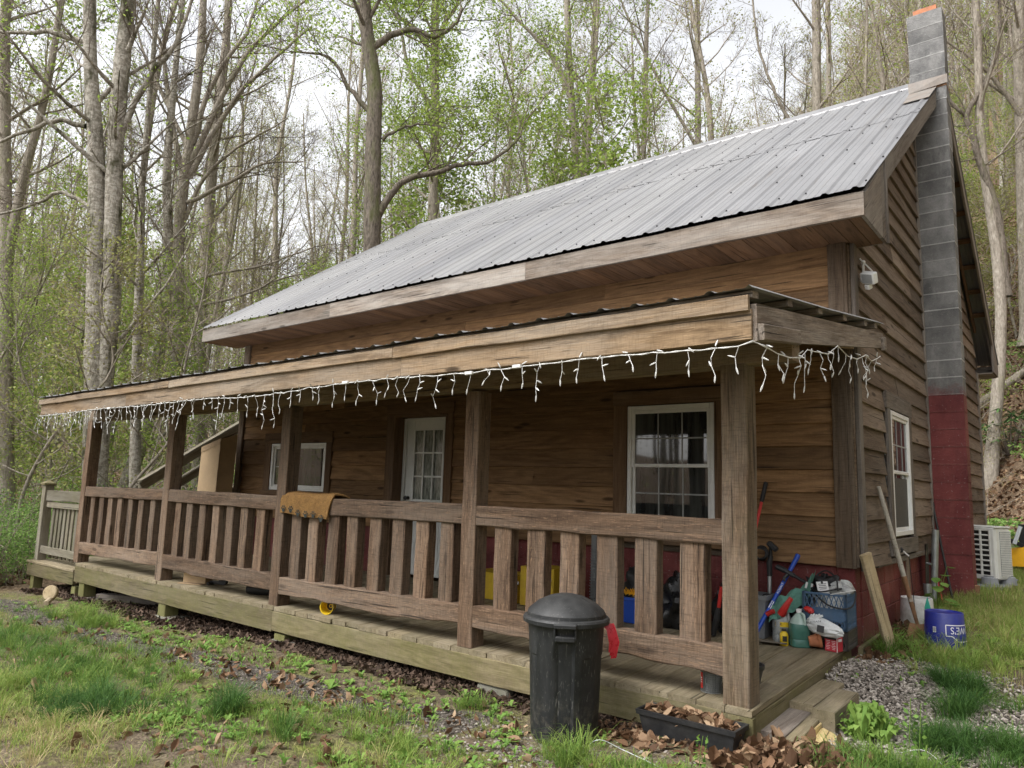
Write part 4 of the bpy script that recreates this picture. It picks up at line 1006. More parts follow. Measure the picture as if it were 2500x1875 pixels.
mb = MB(); mb.lathe([(0, 0), (.075, 0), (.08, .01), (.11, .14), (.118, .14), (.118, .165), (.105, .165), (.075, .02), (0, .02)], (-.245, -1.80, DZ(-1.8)), 32); tag(smoothed(obj('flower_pot', mb, 'black')), 'dark plastic flower pot half hidden behind the corner post', 'flower pot')
# door mat with paw prints over the rail
RX0, RX1 = -4.85, -4.10
mb = MB(); n = 26; prof_ = [(-2.152, .895), (-2.153, .93), (-2.152, .98), (-2.150, 1.03), (-2.142, 1.075), (-2.118, 1.094), (-2.08, 1.098), (-2.03, 1.095), (-1.99, 1.085), (-1.97, 1.05), (-1.965, 1.0), (-1.965, .95)]
V = []; V2 = []
for i in range(n):
    t = i / (n - 1)
    for k, (y, z) in enumerate(prof_):
        zz = z - .020 * t * (k < 5) + .006 * math.sin(t * 9 + k) + (.012 * (1 - t) if k < 4 else 0); xx = RX0 + (RX1 - RX0 + .012 * k - .0) * t + .004 * math.sin(k * 2.)
        V.append((xx, y - .004 * math.sin(t * 7), zz)); 
k = len(prof_); V = np.array(V); nrm = np.zeros_like(V); nrm[:, 1] = -1
for q in range(len(V)):
    kk = q % k; a = prof_[max(kk - 1, 0)]; b = prof_[min(kk + 1, k - 1)]; d = np.array((b[0] - a[0], b[1] - a[1])); d /= np.linalg.norm(d); nrm[q] = (0, -d[1], d[0])
Vo = V + nrm * .013
i = np.arange(n - 1)[:, None] * k; j = np.arange(k - 1)[None]; q = np.stack([i + j, i + k + j, i + k + j + 1, i + j + 1], -1).reshape(-1, 4)
mb.add(np.concatenate([V, Vo]), [q, q + n * k, np.array([(a_, a_ + 1, a_ + 1 + n * k, a_ + n * k) for e in (0, (n - 1) * k) for a_ in range(e, e + k - 1)] + [(a_ * k, a_ * k + k, a_ * k + k + n * k, a_ * k + n * k) for a_ in range(n - 1)])])
# coir pile
m_ = 9000; ti = rng.uniform(0, n - 1.01, m_); tk = rng.uniform(0, 8.9, m_); i0 = ti.astype(int); k0 = tk.astype(int); fi = (ti - i0)[:, None]; fk = (tk - k0)[:, None]
P = (Vo[i0 * k + k0] * (1 - fi) + Vo[(i0 + 1) * k + k0] * fi) * (1 - fk) + (Vo[i0 * k + k0 + 1] * (1 - fi) + Vo[(i0 + 1) * k + k0 + 1] * fi) * fk
Nn = nrm[i0 * k + k0]; tip = P + Nn * rng.uniform(.004, .009, (m_, 1)) + rng.normal(0, .0035, (m_, 3)); wd = np.array((.0016, 0, 0))
mb.add(np.stack([P - wd, P + wd, tip], 1).reshape(-1, 3), [np.arange(m_ * 3).reshape(-1, 3)])
def disc(mb, x, z, rx, rz, off=.022):
    y = -2.152 - .006; 
    mb.add([(x + rx * math.cos(t) * (1 + .15 * math.sin(3 * t)), y - off + .004, z + rz * math.sin(t)) for t in np.linspace(0, 6.283, 11)[:-1]], np.array([list(range(10))]), 1)
for q in range(6):
    x = RX0 + .07 + q * .122; z = .935 - .012 * q + .012 * math.sin(q * 2); disc(mb, x, z, .024, .020)
    for a_, b_ in ((-.032, .018), (-.013, .036), (.011, .037), (.031, .02)): disc(mb, x + a_, z + b_, .008, .011)
for q in range(7):
    x = RX0 + .1 + q * .09
    mb.add([(x + .022 * math.cos(t), -2.055 + .03 * math.sin(t) - .0, 1.123) for t in np.linspace(0, 6.283, 11)[:-1]], np.array([list(range(10))]), 1)
mat_ = obj('door_mat', mb, ['rug', 'rugp']); tag(mat_, 'brown coir doormat with dark paw prints hung over the porch rail', 'door mat')

# ------------------------------------------------------------------ tall carton at the far end of the porch
tb = thing('tall_cardboard_box', 'tall brown cardboard box leaning by the stairway at the far porch end', 'cardboard box', (-9.33, -.4, .06))
b0 = [(-9.66, -.50, .06), (-9.06, -.50, .06), (-9.04, -.26, .06), (-9.64, -.26, .06)]; t0 = [(-9.585, -.50, 1.70), (-9.02, -.50, 1.83), (-9.0, -.24, 1.92), (-9.56, -.24, 1.80)]
mb = MB(); mb.add(b0 + t0, np.array([(0, 1, 5, 4), (1, 2, 6, 5), (2, 3, 7, 6), (3, 0, 4, 7), (4, 5, 6, 7)])); obj('body', mb, 'card', tb)
mb = MB(); mb.add([(-9.59, -.506, 1.62), (-9.025, -.506, 1.75), (-9.02, -.506, 1.84), (-9.585, -.506, 1.71)], np.array([(0, 1, 2, 3)])); mb.add([(-9.585, -.50, 1.705), (-9.02, -.50, 1.835), (-8.93, -.25, 1.97), (-9.40, -.20, 1.85)], np.array([(0, 1, 2, 3)]))
pts = [(-9.062 + .045 * t + rng.normal(0, .003), -.508, .08 + 1.72 * t) for t in np.linspace(0, 1, 24)]; mb.tube(pts, .008, 4); obj('flap', mb, 'cardd', tb)

# ------------------------------------------------------------------ things along the wall behind the railing
yb_ = thing('yellow_carton', 'larger of two bright yellow cartons standing behind the porch railing', 'carton', (-3.4, -.35, DZ(-.35)))
mb = MB(); mb.box((-3.42, -.33, DZ(-.3) + .135), (.66, .36, .27), rot=Matrix.Rotation(R(-4), 4, 'Z'), ch=.004); obj('body', mb, 'yelbox', yb_)
mb = MB(); mb.box((-3.15, -.52, DZ(-.3) + .205), (.15, .012, .03), rot=Matrix.Rotation(R(-4), 4, 'Z')); obj('stripe', mb, 'label', yb_)
y2 = thing('yellow_carton', 'smaller yellow carton with a white stripe set upright behind the railing', 'carton', (-2.85, -.4, DZ(-.35)))
mb = MB(); mb.box((-2.86, -.36, DZ(-.3) + .19), (.40, .32, .38), rot=Matrix.Rotation(R(3), 4, 'Z'), ch=.004); obj('body', mb, 'yelbox', y2)
mb = MB(); mb.box((-2.80, -.526, DZ(-.3) + .275), (.25, .01, .035), rot=Matrix.Rotation(R(3), 4, 'Z')); obj('stripe', mb, 'label', y2)
mb = MB()
for q in range(34): mb.tube([(-2.42 + .05 * math.cos(t) + .0006 * q * 0, -.14 + .05 * math.sin(t) - (.0 - .002 * q) * .6, DZ(-.1) + .02 + q * .027) for t in np.linspace(0, 6.283, 14)], .0045, 4, cap=False)
mb.lathe([(.046, 0), (.046, .92)], (-2.42, -.12, .09), 16)
tag(smoothed(obj('netting_roll', mb, 'tote')), 'tall grey roll of plastic netting leaning on the wall under the big window', 'netting roll')
tub = thing('storage_tub', 'blue plastic storage tub with clutter on top behind the porch railing', 'tub', (-1.75, -.42, DZ(-.4)))
mb = MB(); zz = DZ(-.4)
V = []
for (z, a_, b_) in ((0, .17, .13), (.2, .2, .155), (.2, .215, .17), (.225, .215, .17), (.225, .195, .15), (.02, .165, .125)): V += [(-1.72 + sx * a_, -.42 + sy * b_, zz + z) for sx, sy in ((-1, -1), (1, -1), (1, 1), (-1, 1))]
F = [(i * 4 + j, i * 4 + (j + 1) % 4, i * 4 + 4 + (j + 1) % 4, i * 4 + 4 + j) for i in range(5) for j in range(4)] + [(20, 21, 22, 23)]; mb.add(V, np.array(F)); obj('body', mb, 'blueh', tub)
def blob(mb, c, r, seed, amp=.22, n=18, flat=.15, mat=0):
    rs = np.random.default_rng(seed); ph = rs.uniform(0, 6.28, (8, 2)); fr = rs.integers(1, 7, (8, 2)); V = []
    for i in range(n + 1):
        u = math.pi * i / n
        for j in range(2 * n):
            v = math.pi * j / n; k = 1 + amp * sum(math.sin(fr[q, 0] * u + ph[q, 0]) * math.sin(fr[q, 1] * v + ph[q, 1]) for q in range(8)) / 3
            z = math.cos(u) * k; z = max(z, -1 + flat)
            V.append((c[0] + r[0] * math.sin(u) * math.cos(v) * k, c[1] + r[1] * math.sin(u) * math.sin(v) * k, c[2] + r[2] * z))
    i = np.arange(n)[:, None] * 2 * n; j = np.arange(2 * n)[None]; j2 = (j + 1) % (2 * n)
    mb.add(V, np.stack([i + j, i + j2, i + 2 * n + j2, i + 2 * n + j], -1).reshape(-1, 4), mat)
mb = MB(); blob(mb, (-1.74, -.40, zz + .30), (.17, .13, .16), 5, .4); tag(smoothed(obj('work_gloves', mb, 'blackr')), 'bundle of black gear heaped on the blue tub', 'gear bundle')
mb = MB()
for q in range(26): 
    a_ = -1.88 + rng.uniform(0, .16); mb.tube([(a_, -.55, zz + .235 + rng.uniform(0, .03)), (a_ + .02, -.56, zz + .28 + rng.uniform(0, .03)), (a_ + .04, -.55, zz + .25)], .004, 4)
tag(obj('rope_coil', mb, 'orange'), 'frayed orange rope tucked on the rim of the blue tub', 'rope')
mb = MB(); blob(mb, (-1.36, -.38, DZ(-.4) + .19), (.20, .17, .24), 11, .35, 22); tag(smoothed(obj('garbage_bag', mb, 'blackbag')), 'crumpled black garbage bag between the two nearest railing pickets', 'garbage bag')
mb = MB(); blob(mb, (-.90, -.32, DZ(-.4) + .20), (.17, .16, .25), 23, .35, 22); tag(smoothed(obj('garbage_bag', mb, 'blackbag')), 'black garbage bag slumped behind the corner post and mesh roll', 'garbage bag')
mb = MB(); meshroll(mb, (-1.06, -.58, DZ(-.58)), .035, .40, 14, .014); tag(obj('wire_mesh_roll', mb, 'galv'), 'tall narrow roll of wire mesh standing by the black bags', 'wire mesh')
# long handled tool with red shaft
tl = thing('bolt_cutter', 'red handled long tool with black grip leaning on the front wall', 'tool', (-.8, -.25, .07))
mb = MB(); A = np.array((-.90, -.40, .10)); B = np.array((-.705, -.085, 1.345)); lp = lambda t: tuple(A + (B - A) * t)
mb.tube([lp(.08), lp(.88)], .013, 10); obj('shaft', mb, 'redp', tl); mb = MB(); mb.tube([lp(.86), lp(.88), lp(.99), lp(1)], [.014, .019, .019, .012], 12); obj('grip', mb, 'blackr', tl)
mb = MB(); mb.tube([lp(0), lp(.05), lp(.12)], [.03, .028, .016], 10); obj('head', mb, 'darkmetal', tl)
t2 = thing('hand_pruner', 'short red and black hand tool standing against the black bag', 'tool', (-.93, -.55, .07))
mb = MB(); mb.tube([(-.95, -.55, .30), (-.925, -.55, .47)], .016, 10); obj('grip', mb, 'redp', t2); mb = MB(); mb.tube([(-1.0, -.55, .07), (-.97, -.55, .2), (-.95, -.55, .30)], [.02, .03, .018], 10); obj('body', mb, 'blackr', t2)

# ------------------------------------------------------------------ corner clutter
dz = DZ(-.35)
def crate(name, label, mt, c, w, h, rows, rz=0):
    t = thing(name, label, 'crate', c, 'stacked milk crates')
    rt_ = Matrix.Rotation(rz, 4, 'Z'); rm = np.array(rt_.to_3x3()); c = np.array(c, float); a_ = w / 2
    def P(x, y, z): return c + rm @ np.array((x, y, z))
    for s_ in range(4):
        mb = MB(); r2 = np.array(Matrix.Rotation(s_ * math.pi / 2, 3, 'Z'))
        def Q(x, z, o=0): return c + rm @ (r2 @ np.array((x, -a_ + o, z)))
        def bar(x0_, z0_, x1_, z1_, wd, th=.010): mb.timber(Q(x0_, z0_, th / 2), Q(x1_, z1_, th / 2), wd, th, rm @ (r2 @ np.array((0, 1, 0))), ch=.0015, seg=1, jit=0)
        for z in rows: bar(-a_, z, a_, z, .016, .016)
        for x in (-a_ + .012, a_ - .012): bar(x, 0.0, x, h, .024, .018)
        for z0_, z1_, kind in zip(rows[:-1], rows[1:], ('x', 'p', 'x')):
            if kind == 'p': mb.box(Q(0, (z0_ + z1_) / 2, .006), np.abs(r2 @ np.array((w * .96, .006, z1_ - z0_))), rot=rt_, ch=.001)
            else:
                m_ = 8
                for k in range(m_):
                    xa = -a_ + .02 + (w - .04) * k / m_; xb = xa + (w - .04) / m_
                    bar(xa, z0_, xb, z1_, .007, .006); bar(xb, z0_, xa, z1_, .007, .0065)
        obj('side_panel', mb, mt, t)
    mb = MB(); mb.box(P(0, 0, .012), (w - .03, w - .03, .006), rot=rt_); obj('base', mb, mt, t)
    return t
crate('milk_crate', 'low dark brown plastic crate at the bottom of the corner stack', 'crategrey', (-.175, -.195, dz + .005), .335, .142, [.008, .066, .134], R(2))
crate('milk_crate', 'blue grey lattice milk crate full of odds and ends on top of the stack', 'crateblue', (-.175, -.195, dz + .150), .33, .272, [.008, .07, .15, .262], R(2))
ct = dz + .15
mb = MB(); blob(mb, (-.17, -.19, ct + .13), (.14, .14, .12), 31, .3); tag(smoothed(obj('crate_filling', mb, 'clearbag')), 'crumpled clear plastic sheeting stuffed in the blue crate', 'plastic sheeting')
mb = MB(); blob(mb, (-.10, -.12, ct + .285), (.10, .10, .055), 37, .4); tag(smoothed(obj('plastic_wrap', mb, 'clearbag')), 'clear plastic wrap crumpled on top of the blue crate', 'plastic wrap')
mb = MB(); blob(mb, (-.22, -.10, ct + .29), (.12, .09, .085), 41, .4); tag(smoothed(obj('black_netting', mb, 'blackr')), 'tangle of black netting heaped at the back of the blue crate', 'netting')
def card(name, label, c, rot, w, h, lines):
    t = thing(name, label, 'card', c); rm = np.array(rot.to_3x3()); mb = MB(); mb.box(c, (w, .003, h), rot=rot, ch=.001); obj('card', mb, 'label', t)
    mb = MB()
    for k in range(lines): mb.box(np.array(c) + rm @ np.array((0, -.003, h * .3 - k * h * .13)), (w * (.7 - .1 * (k % 2)), .002, h * .045), rot=rot, ch=.0005)
    mb.lathe([(0, 0), (.01, 0), (.01, .002), (0, .002)], np.array(c) + rm @ np.array((0, -.002, h * .42)), 8, rot=rot @ Matrix.Rotation(R(90), 4, 'X')); obj('print', mb, 'blackt', t)
card('price_card', 'white retail hang card with small black print standing in the blue crate', (-.20, -.27, ct + .30), Matrix.Rotation(R(20), 4, 'Z') @ Matrix.Rotation(R(-18), 4, 'X') @ Matrix.Rotation(R(-8), 4, 'Y'), .085, .10, 4)
card('price_card', 'blank white hang tag with a black slot beside the green cloth', (-.305, -.28, ct + .305), Matrix.Rotation(R(15), 4, 'Z') @ Matrix.Rotation(R(14), 4, 'Y'), .055, .05, 0)
hp = [(-.36, -.15, ct + .36), (-.31, -.24, ct + .31), (-.24, -.33, ct + .25), (-.14, -.38, ct + .19), (-.03, -.385, ct + .17), (.03, -.34, ct + .19), (.035, -.25, ct + .25), (0, -.15, ct + .29), (-.08, -.2, ct + .30), (-.2, -.33, ct + .275), (-.28, -.28, ct + .29), (-.3, -.15, ct + .36), (-.22, -.12, ct + .42), (-.12, -.2, ct + .38), (-.09, -.26, ct + .29)]
def spline(P, n=8):
    P = [np.array(p, float) for p in P]; P = [2 * P[0] - P[1]] + P + [2 * P[-1] - P[-2]]; out = []
    for i in range(1, len(P) - 2):
        for t in np.linspace(0, 1, n, endpoint=False): out.append(.5 * ((2 * P[i]) + (-P[i - 1] + P[i + 1]) * t + (2 * P[i - 1] - 5 * P[i] + 4 * P[i + 1] - P[i + 2]) * t * t + (-P[i - 1] + 3 * P[i] - 3 * P[i + 1] + P[i + 2]) * t ** 3))
    return out + [P[-2]]
mb = MB(); mb.tube(spline(hp), .0065, 8); tag(smoothed(obj('black_hose', mb, 'blackr')), 'thin black hose looped over the blue milk crate', 'hose')
mb = MB(); mb.tube([(-.12, -.36, ct + .265), (.06, -.34, ct + .315)], .004, 6); tag(obj('white_rod', mb, 'wire'), 'thin white rod laid across the crate rim toward the leaning plank', 'rod')
# pressure washer lance, vacuum pipe
gun = thing('spray_gun', 'black pressure washer spray gun lying on the crate with its lance pointing at the wall', 'spray gun', (-.5, -.2, .55))
mb = MB(); mb.tube(spline([(-.30, -.20, .50), (-.36, -.19, .535), (-.47, -.18, .585)]), .013, 10); obj('lance', mb, 'blackr', gun)
mb = MB(); mb.tube(spline([(-.45, -.18, .575), (-.53, -.17, .612), (-.60, -.16, .635)]), [.02] * 8 + [.024] * 9, 12); mb.tube([(-.5, -.17, .595), (-.53, -.2, .55), (-.52, -.21, .53)], [.016, .013, .008], 8); obj('grip', mb, 'black', gun)
vac = thing('vacuum_cleaner', 'grey and black upright vacuum cleaner with chrome tube and coiled hose by the front wall', 'vacuum cleaner', (-.68, -.2, dz))
mb = MB(); mb.tube([(-.665, -.16, .40), (-.665, -.15, .56)], .018, 14); mb.tube(spline([(-.78, -.34, .355), (-.70, -.31, .375), (-.655, -.27, .385)]), .021, 12); smoothed(obj('tube', mb, 'galv', vac))
mb = MB(); mb.tube([(-.665, -.17, .10), (-.665, -.16, .40)], .026, 12); mb.tube([(-.665, -.15, .55), (-.67, -.14, .66), (-.66, -.13, .72)], [.022, .025, .02], 12); mb.box((-.64, -.14, .80), (.10, .05, .045), rot=Matrix.Rotation(R(40), 4, 'Y'), ch=.01); mb.tube([(-.66, -.13, .7), (-.66, -.13, .80)], .014, 10); mb.box((-.665, -.2, .385), (.07, .10, .05), ch=.012); obj('wand', mb, 'blackr', vac)
mb = MB()
for q in range(9): mb.tube([(-.74 + (.052 + .004 * (q % 3)) * math.cos(t), -.12 - .008 * q + .008 * math.sin(2 * t), .735 + (.06 - .002 * q) * math.sin(t)) for t in np.linspace(0, 6.283, 22)], .0065, 6, cap=False)
obj('power_cord', mb, 'blackr', vac)
mb = MB(); V = []
for (z, a_) in ((0, .13), (.31, .15), (.31, .165), (.345, .165), (.345, .145), (.03, .12)): V += [(-.78 + sx * a_, -.24 + sy * a_ * .8, dz + z) for sx, sy in ((-1, -1), (1, -1), (1, 1), (-1, 1))]
mb.add(V, np.array([(i * 4 + j, i * 4 + (j + 1) % 4, i * 4 + 4 + (j + 1) % 4, i * 4 + 4 + j) for i in range(5) for j in range(4)] + [(20, 21, 22, 23)])); tag(obj('storage_tote', mb, 'tote'), 'grey plastic storage tote half hidden by the corner post', 'tote')
# blue handled axe
ax_ = thing('sledge_handle', 'bright blue long tool handle leaning on the front wall near the jugs', 'tool handle', (-.6, -.3, .1))
A = np.array((-.70, -.50, .06)); B = np.array((-.462, -.03, .735)); d_ = B - A; lp = lambda t: A + d_ * t
mb = MB(); mb.tube([lp(0), lp(.2), lp(.75), lp(.93), lp(1), lp(1.001)], [.019, .0175, .0165, .019, .022, .016], 14); smoothed(obj('shaft', mb, 'blueh', ax_))
u_ = d_ / np.linalg.norm(d_); vw = np.array((1.59, -6.49, 1.23)) - lp(.5); vw /= np.linalg.norm(vw); sd2 = np.cross(u_, vw); sd2 /= np.linalg.norm(sd2); vw = np.cross(sd2, u_)
mb = MB()
def onh(t0): return lambda x, y: lp(t0) + u_ * x + (-sd2) * y * 1.0 + vw * (.0178 if abs(y) < .008 else .0165)
add_text(mb, 'KOBALT', .028, onh(.60)); mb.box(lp(.42) + vw * .0165, (.004, .004, .004))
Vq = [lp(.37) + sd2 * .010 + vw * .0165, lp(.45) + sd2 * .010 + vw * .0165, lp(.45) - sd2 * .010 + vw * .0165, lp(.37) - sd2 * .010 + vw * .0165]; mb.add(Vq, np.array([(0, 1, 2, 3)])); obj('lettering', mb, 'whitet', ax_)
# jugs
def jug(name, label, c, mats, lbl, s=1., rz=0., lab_lines=None):
    t = thing(name, label, 'jug', c); c = np.array(c)
    def f(V, th):
        for j, a_ in enumerate(th):   # rounded square plan
            k = (abs(math.cos(a_ - rz)) ** 5 + abs(math.sin(a_ - rz)) ** 5) ** (-1 / 5.); V[1:9, j, :2] *= 1 + (k - 1) * .85
        return V
    mb = MB(); mb.lathe([(0, 0), (.070 * s, 0), (.076 * s, .008), (.076 * s, .055 * s), (.073 * s, .062 * s), (.076 * s, .07 * s), (.076 * s, .165 * s), (.072 * s, .18 * s)], c, 48, fn=f); smoothed(obj('body', mb, mats[0], t))
    mb = MB(); mb.lathe([(.072 * s, .18 * s), (.055 * s, .215 * s), (.03 * s, .245 * s), (.019 * s, .258 * s), (.019 * s, .27 * s)], c, 48, fn=lambda V, th: f(np.concatenate([V[:1], V[:1] * 0 + V[:1], V[1:]]), th)[[0, 2, 3, 4, 5]] if 0 else V); nk = smoothed(obj('neck', mb, mats[1], t), 50)
    mb = MB(); q = np.array((math.cos(rz - 1.2), math.sin(rz - 1.2), 0)); mb.tube(spline([c + q * .015 * s + (0, 0, .262 * s), c + q * .055 * s + (0, 0, .255 * s), c + q * .066 * s + (0, 0, .225 * s), c + q * .074 * s + (0, 0, .175 * s)]), .010 * s, 10); smoothed(obj('handle', mb, mats[1], t))
    mb = MB(); mb.lathe([(.0185 * s, .262 * s), (.021 * s, .263 * s), (.021 * s, .288 * s), (.018 * s, .291 * s), (0, .291 * s)], c, 20); obj('cap', mb, mats[2], t)
    return t
jg = jug('antifreeze_jug', 'big jug half full of green fluid with white cap', (-.352, -.395, dz - .003), ('jug', 'jugtop', 'whitet'), None, .98, R(35))
mb = MB(); mb.box((-.2895, -.43, dz + .085), (.004, .05, .11), rot=Matrix.Rotation(R(-50), 4, 'Z'), ch=.001); obj('label', mb, 'label', jg)
j2 = jug('cleaner_jug', 'clear jug with yellow and grey label behind the small yellow bottle', (-.505, -.315, dz - .003), ('jugw', 'jugw', 'jugw'), None, 1.0, R(35))
def wraplabel(mb, c, r, z0, z1, a0, a1, mat=0):
    th = np.linspace(a0, a1, 10); V = [(c[0] + r * math.cos(t), c[1] + r * math.sin(t), c[2] + z) for z in (z0, z1) for t in th]; mb.add(V, np.array([(i, i + 1, i + 11, i + 10) for i in range(9)]), mat)
FC = math.atan2(-6.2, 2.1)
mb = MB(); cc = (-.505, -.315, dz); wraplabel(mb, cc, .0865, .125, .163, FC - .75, FC + .75, 0); wraplabel(mb, cc, .0865, .02, .1245, FC - .75, FC + .75, 1)
def oncyl(c, r, z, a0): return lambda x, y: (c[0] + r * math.cos(a0 + x / r), c[1] + r * math.sin(a0 + x / r), c[2] + z + y)
add_text(mb, 'IN-K', .030, oncyl(cc, .0875, .145, FC - .4), 2); add_text(mb, 'cer', .036, oncyl(cc, .0875, .100, FC - .42), 0)
obj('label', mb, ['yel', 'greylabel', 'blackt'], j2)
bt = thing('yellow_bottle', 'small bright yellow squeeze bottle with black label in front of the jugs', 'bottle', (-.452, -.455, dz))
mb = MB(); mb.lathe([(0, 0), (.030, 0), (.032, .004), (.032, .085), (.027, .095), (.017, .108), (.017, .112)], (-.452, -.455, dz - .003), 32); smoothed(obj('body', mb, 'yel', bt)); mb = MB(); mb.lathe([(.018, .11), (.018, .126), (0, .127)], (-.452, -.455, dz - .003), 20); obj('cap', mb, 'black', bt)
mb = MB(); wraplabel(mb, (-.452, -.455, dz), .0326, .03, .072, FC - .35, FC + .75, 0); obj('label', mb, ['blackt', 'yel'], bt)
mb = MB(); mb.box((-.53, -.47, dz + .012), (.21, .15, .012), rot=Matrix.Rotation(R(12), 4, 'Z') @ Matrix.Rotation(R(-9), 4, 'X'), ch=.003); tag(obj('slate_tile', mb, 'slate'), 'flat brown board propped on the deck beside the corner post', 'board')
# green cloth with red gloves over a dark can
cl_ = thing('green_cloth', 'faded green cloth draped over red gloves above the clear jug', 'cloth', (-.43, -.3, .4))
mb = MB(); n = 22; V = []
for i in range(n):
    for j in range(n):
        a_, b_ = i / (n - 1), j / (n - 1)
        x = -.60 + .33 * a_; y = -.37 + .17 * b_ - .02 * math.sin(a_ * 6)
        z = dz + .24 + .20 * a_ ** 1.1 + .075 * math.sin(min(1, b_ * 1.4) * 2.2) - .10 * (1 - b_) ** 2 + .016 * math.sin(a_ * 19 + b_ * 7) + .012 * math.sin(b_ * 23 + a_ * 4) + (.07 * (a_ - .86) / .14 if a_ > .86 else 0)
        V.append((x, y, z))
i = np.arange(n - 1)[:, None] * n; j = np.arange(n - 1)[None]; mb.add(V, np.stack([i + j, i + n + j, i + n + j + 1, i + j + 1], -1).reshape(-1, 4)); smoothed(obj('cloth', mb, 'greencloth', cl_), 80)
rg = thing('red_gloves', 'red rubber glove hanging down below the green cloth', 'glove', (-.48, -.39, .3))
mb = MB(); mb.tube(spline([(-.405, -.405, .425), (-.44, -.41, .37), (-.465, -.405, .33), (-.49, -.39, .29)]), np.linspace(.018, .034, 25), 10); mb.tube(spline([(-.56, -.37, .30), (-.60, -.36, .28), (-.62, -.36, .265)]), .02, 8); smoothed(obj('glove', mb, 'redp', rg))
mb = MB(); mb.lathe([(0, 0), (.085, 0), (.088, .24), (.05, .27), (.03, .29), (.03, .30), (0, .30)], (-.41, -.20, dz), 28); tag(smoothed(obj('dark_jug', mb, 'black')), 'dark plastic jug behind the green fluid jug', 'jug')
gc = thing('gas_spout', 'white fuel spout with bright red tip above the white bag', 'spout', (-.29, -.36, .34))
mb = MB(); mb.tube([(-.345, -.34, .335), (-.30, -.37, .348)], .011, 10); obj('pipe', mb, 'jugw', gc); mb = MB(); mb.tube(spline([(-.315, -.365, .352), (-.285, -.38, .352), (-.262, -.385, .34), (-.25, -.39, .325)]), [.012] * 4 + [.022] * 8 + [.024] * 8 + [.017] * 5, 14); smoothed(obj('tip', mb, 'redp', gc))
# white shopping bag
bg_ = thing('shopping_bag', 'knotted white plastic shopping bag with black print leaning on the blue crate', 'plastic bag', (-.17, -.44, dz))
mb = MB(); n = 26; V = []
for i in range(n + 1):
    u = math.pi * i / n
    for j in range(2 * n):
        v = math.pi * j / n; k = 1 + .05 * math.sin(7 * v + 3 * u) + .045 * math.sin(11 * v - 5 * u + 1) + .03 * math.sin(17 * v + 9 * u)
        x = math.cos(u) * k; s_ = max(0., math.sin(u)) ** .8 * k
        V.append((-.165 + .135 * x + .02, -.445 + .06 * s_ * math.cos(v) - .03 * x, dz + .172 - .018 * x + .062 * s_ * math.sin(v) * (1 - .15 * x)))
i = np.arange(n)[:, None] * 2 * n; j = np.arange(2 * n)[None]; j2_ = (j + 1) % (2 * n); mb.add(V, np.stack([i + j, i + j2_, i + 2 * n + j2_, i + 2 * n + j], -1).reshape(-1, 4))
for q in range(5): mb.tube(spline([(-.25 + .01 * q, -.45, dz + .2), (-.245 + .012 * q, -.455, dz + .235), (-.235 + .02 * q, -.45, dz + .262 + .006 * (q % 2))]), [.016] * 8 + [.009] * 9, 7)
smoothed(obj('body', mb, 'bag', bg_), 70)
mb = MB(); mb.box((-.155, -.518, dz + .172), (.05, .006, .05), rot=Matrix.Rotation(R(15), 4, 'Z') @ Matrix.Rotation(R(-10), 4, 'X') @ Matrix.Rotation(R(8), 4, 'Y'), ch=.002)
add_text(mb, 'ADVAN', .03, lambda x, y: (-.20 + x * .95, -.518 - .004 + x * .15 + max(0, y) * .6, dz + .217 + y * .7 + x * .22)); obj('print', mb, 'blackt', bg_)
# terracotta pot on its side, red carton
mb = MB(); rp_ = Matrix.Rotation(R(28), 4, 'Z') @ Matrix.Rotation(R(80), 4, 'Y'); mb.lathe([(0, 0), (.036, 0), (.038, .004), (.050, .062), (.056, .064), (.057, .088), (.050, .088), (.036, .01), (0, .01)], (-.27, -.43, dz + .052), 28, rot=rp_); tag(smoothed(obj('terracotta_pot', mb, 'terra')), 'small terracotta flower pot lying on its side under the white bag', 'flower pot')
rc = thing('red_carton', 'bright red square tin with white print at the front of the clutter', 'tin', (-.095, -.42, dz))
rr = Matrix.Rotation(R(-14), 4, 'Z'); rm = np.array(rr.to_3x3()); c0 = np.array((-.098, -.385, dz + .056)); mb = MB(); mb.box(c0, (.10, .085, .112), rot=rr, ch=.004); obj('body', mb, 'redc', rc)
mb = MB(); mb.box(c0 + rm @ np.array((0, -.0435, .042)), (.09, .002, .018), rot=rr, ch=.0005); obj('band', mb, 'blackt', rc)
mb = MB(); fr = lambda oy: (lambda x, y: c0 + rm @ np.array((x, -.0455, oy + y)))
for k in range(6): 
    for s_ in (-1, 1): mb.box(c0 + rm @ np.array((s_ * .022, -.0433, .022 - k * .012)), (.034 - .006 * (k % 3), .001, .003), rot=rr, ch=.0003)
mb.box(c0 + rm @ np.array((.0498, -.0425, 0)), (.004, .004, .113), rot=rr, ch=.0005); mb.box(c0 + rm @ np.array((.0505, .0, .03)), (.001, .05, .02), rot=rr, ch=.0003); obj('print', mb, 'whitet', rc)

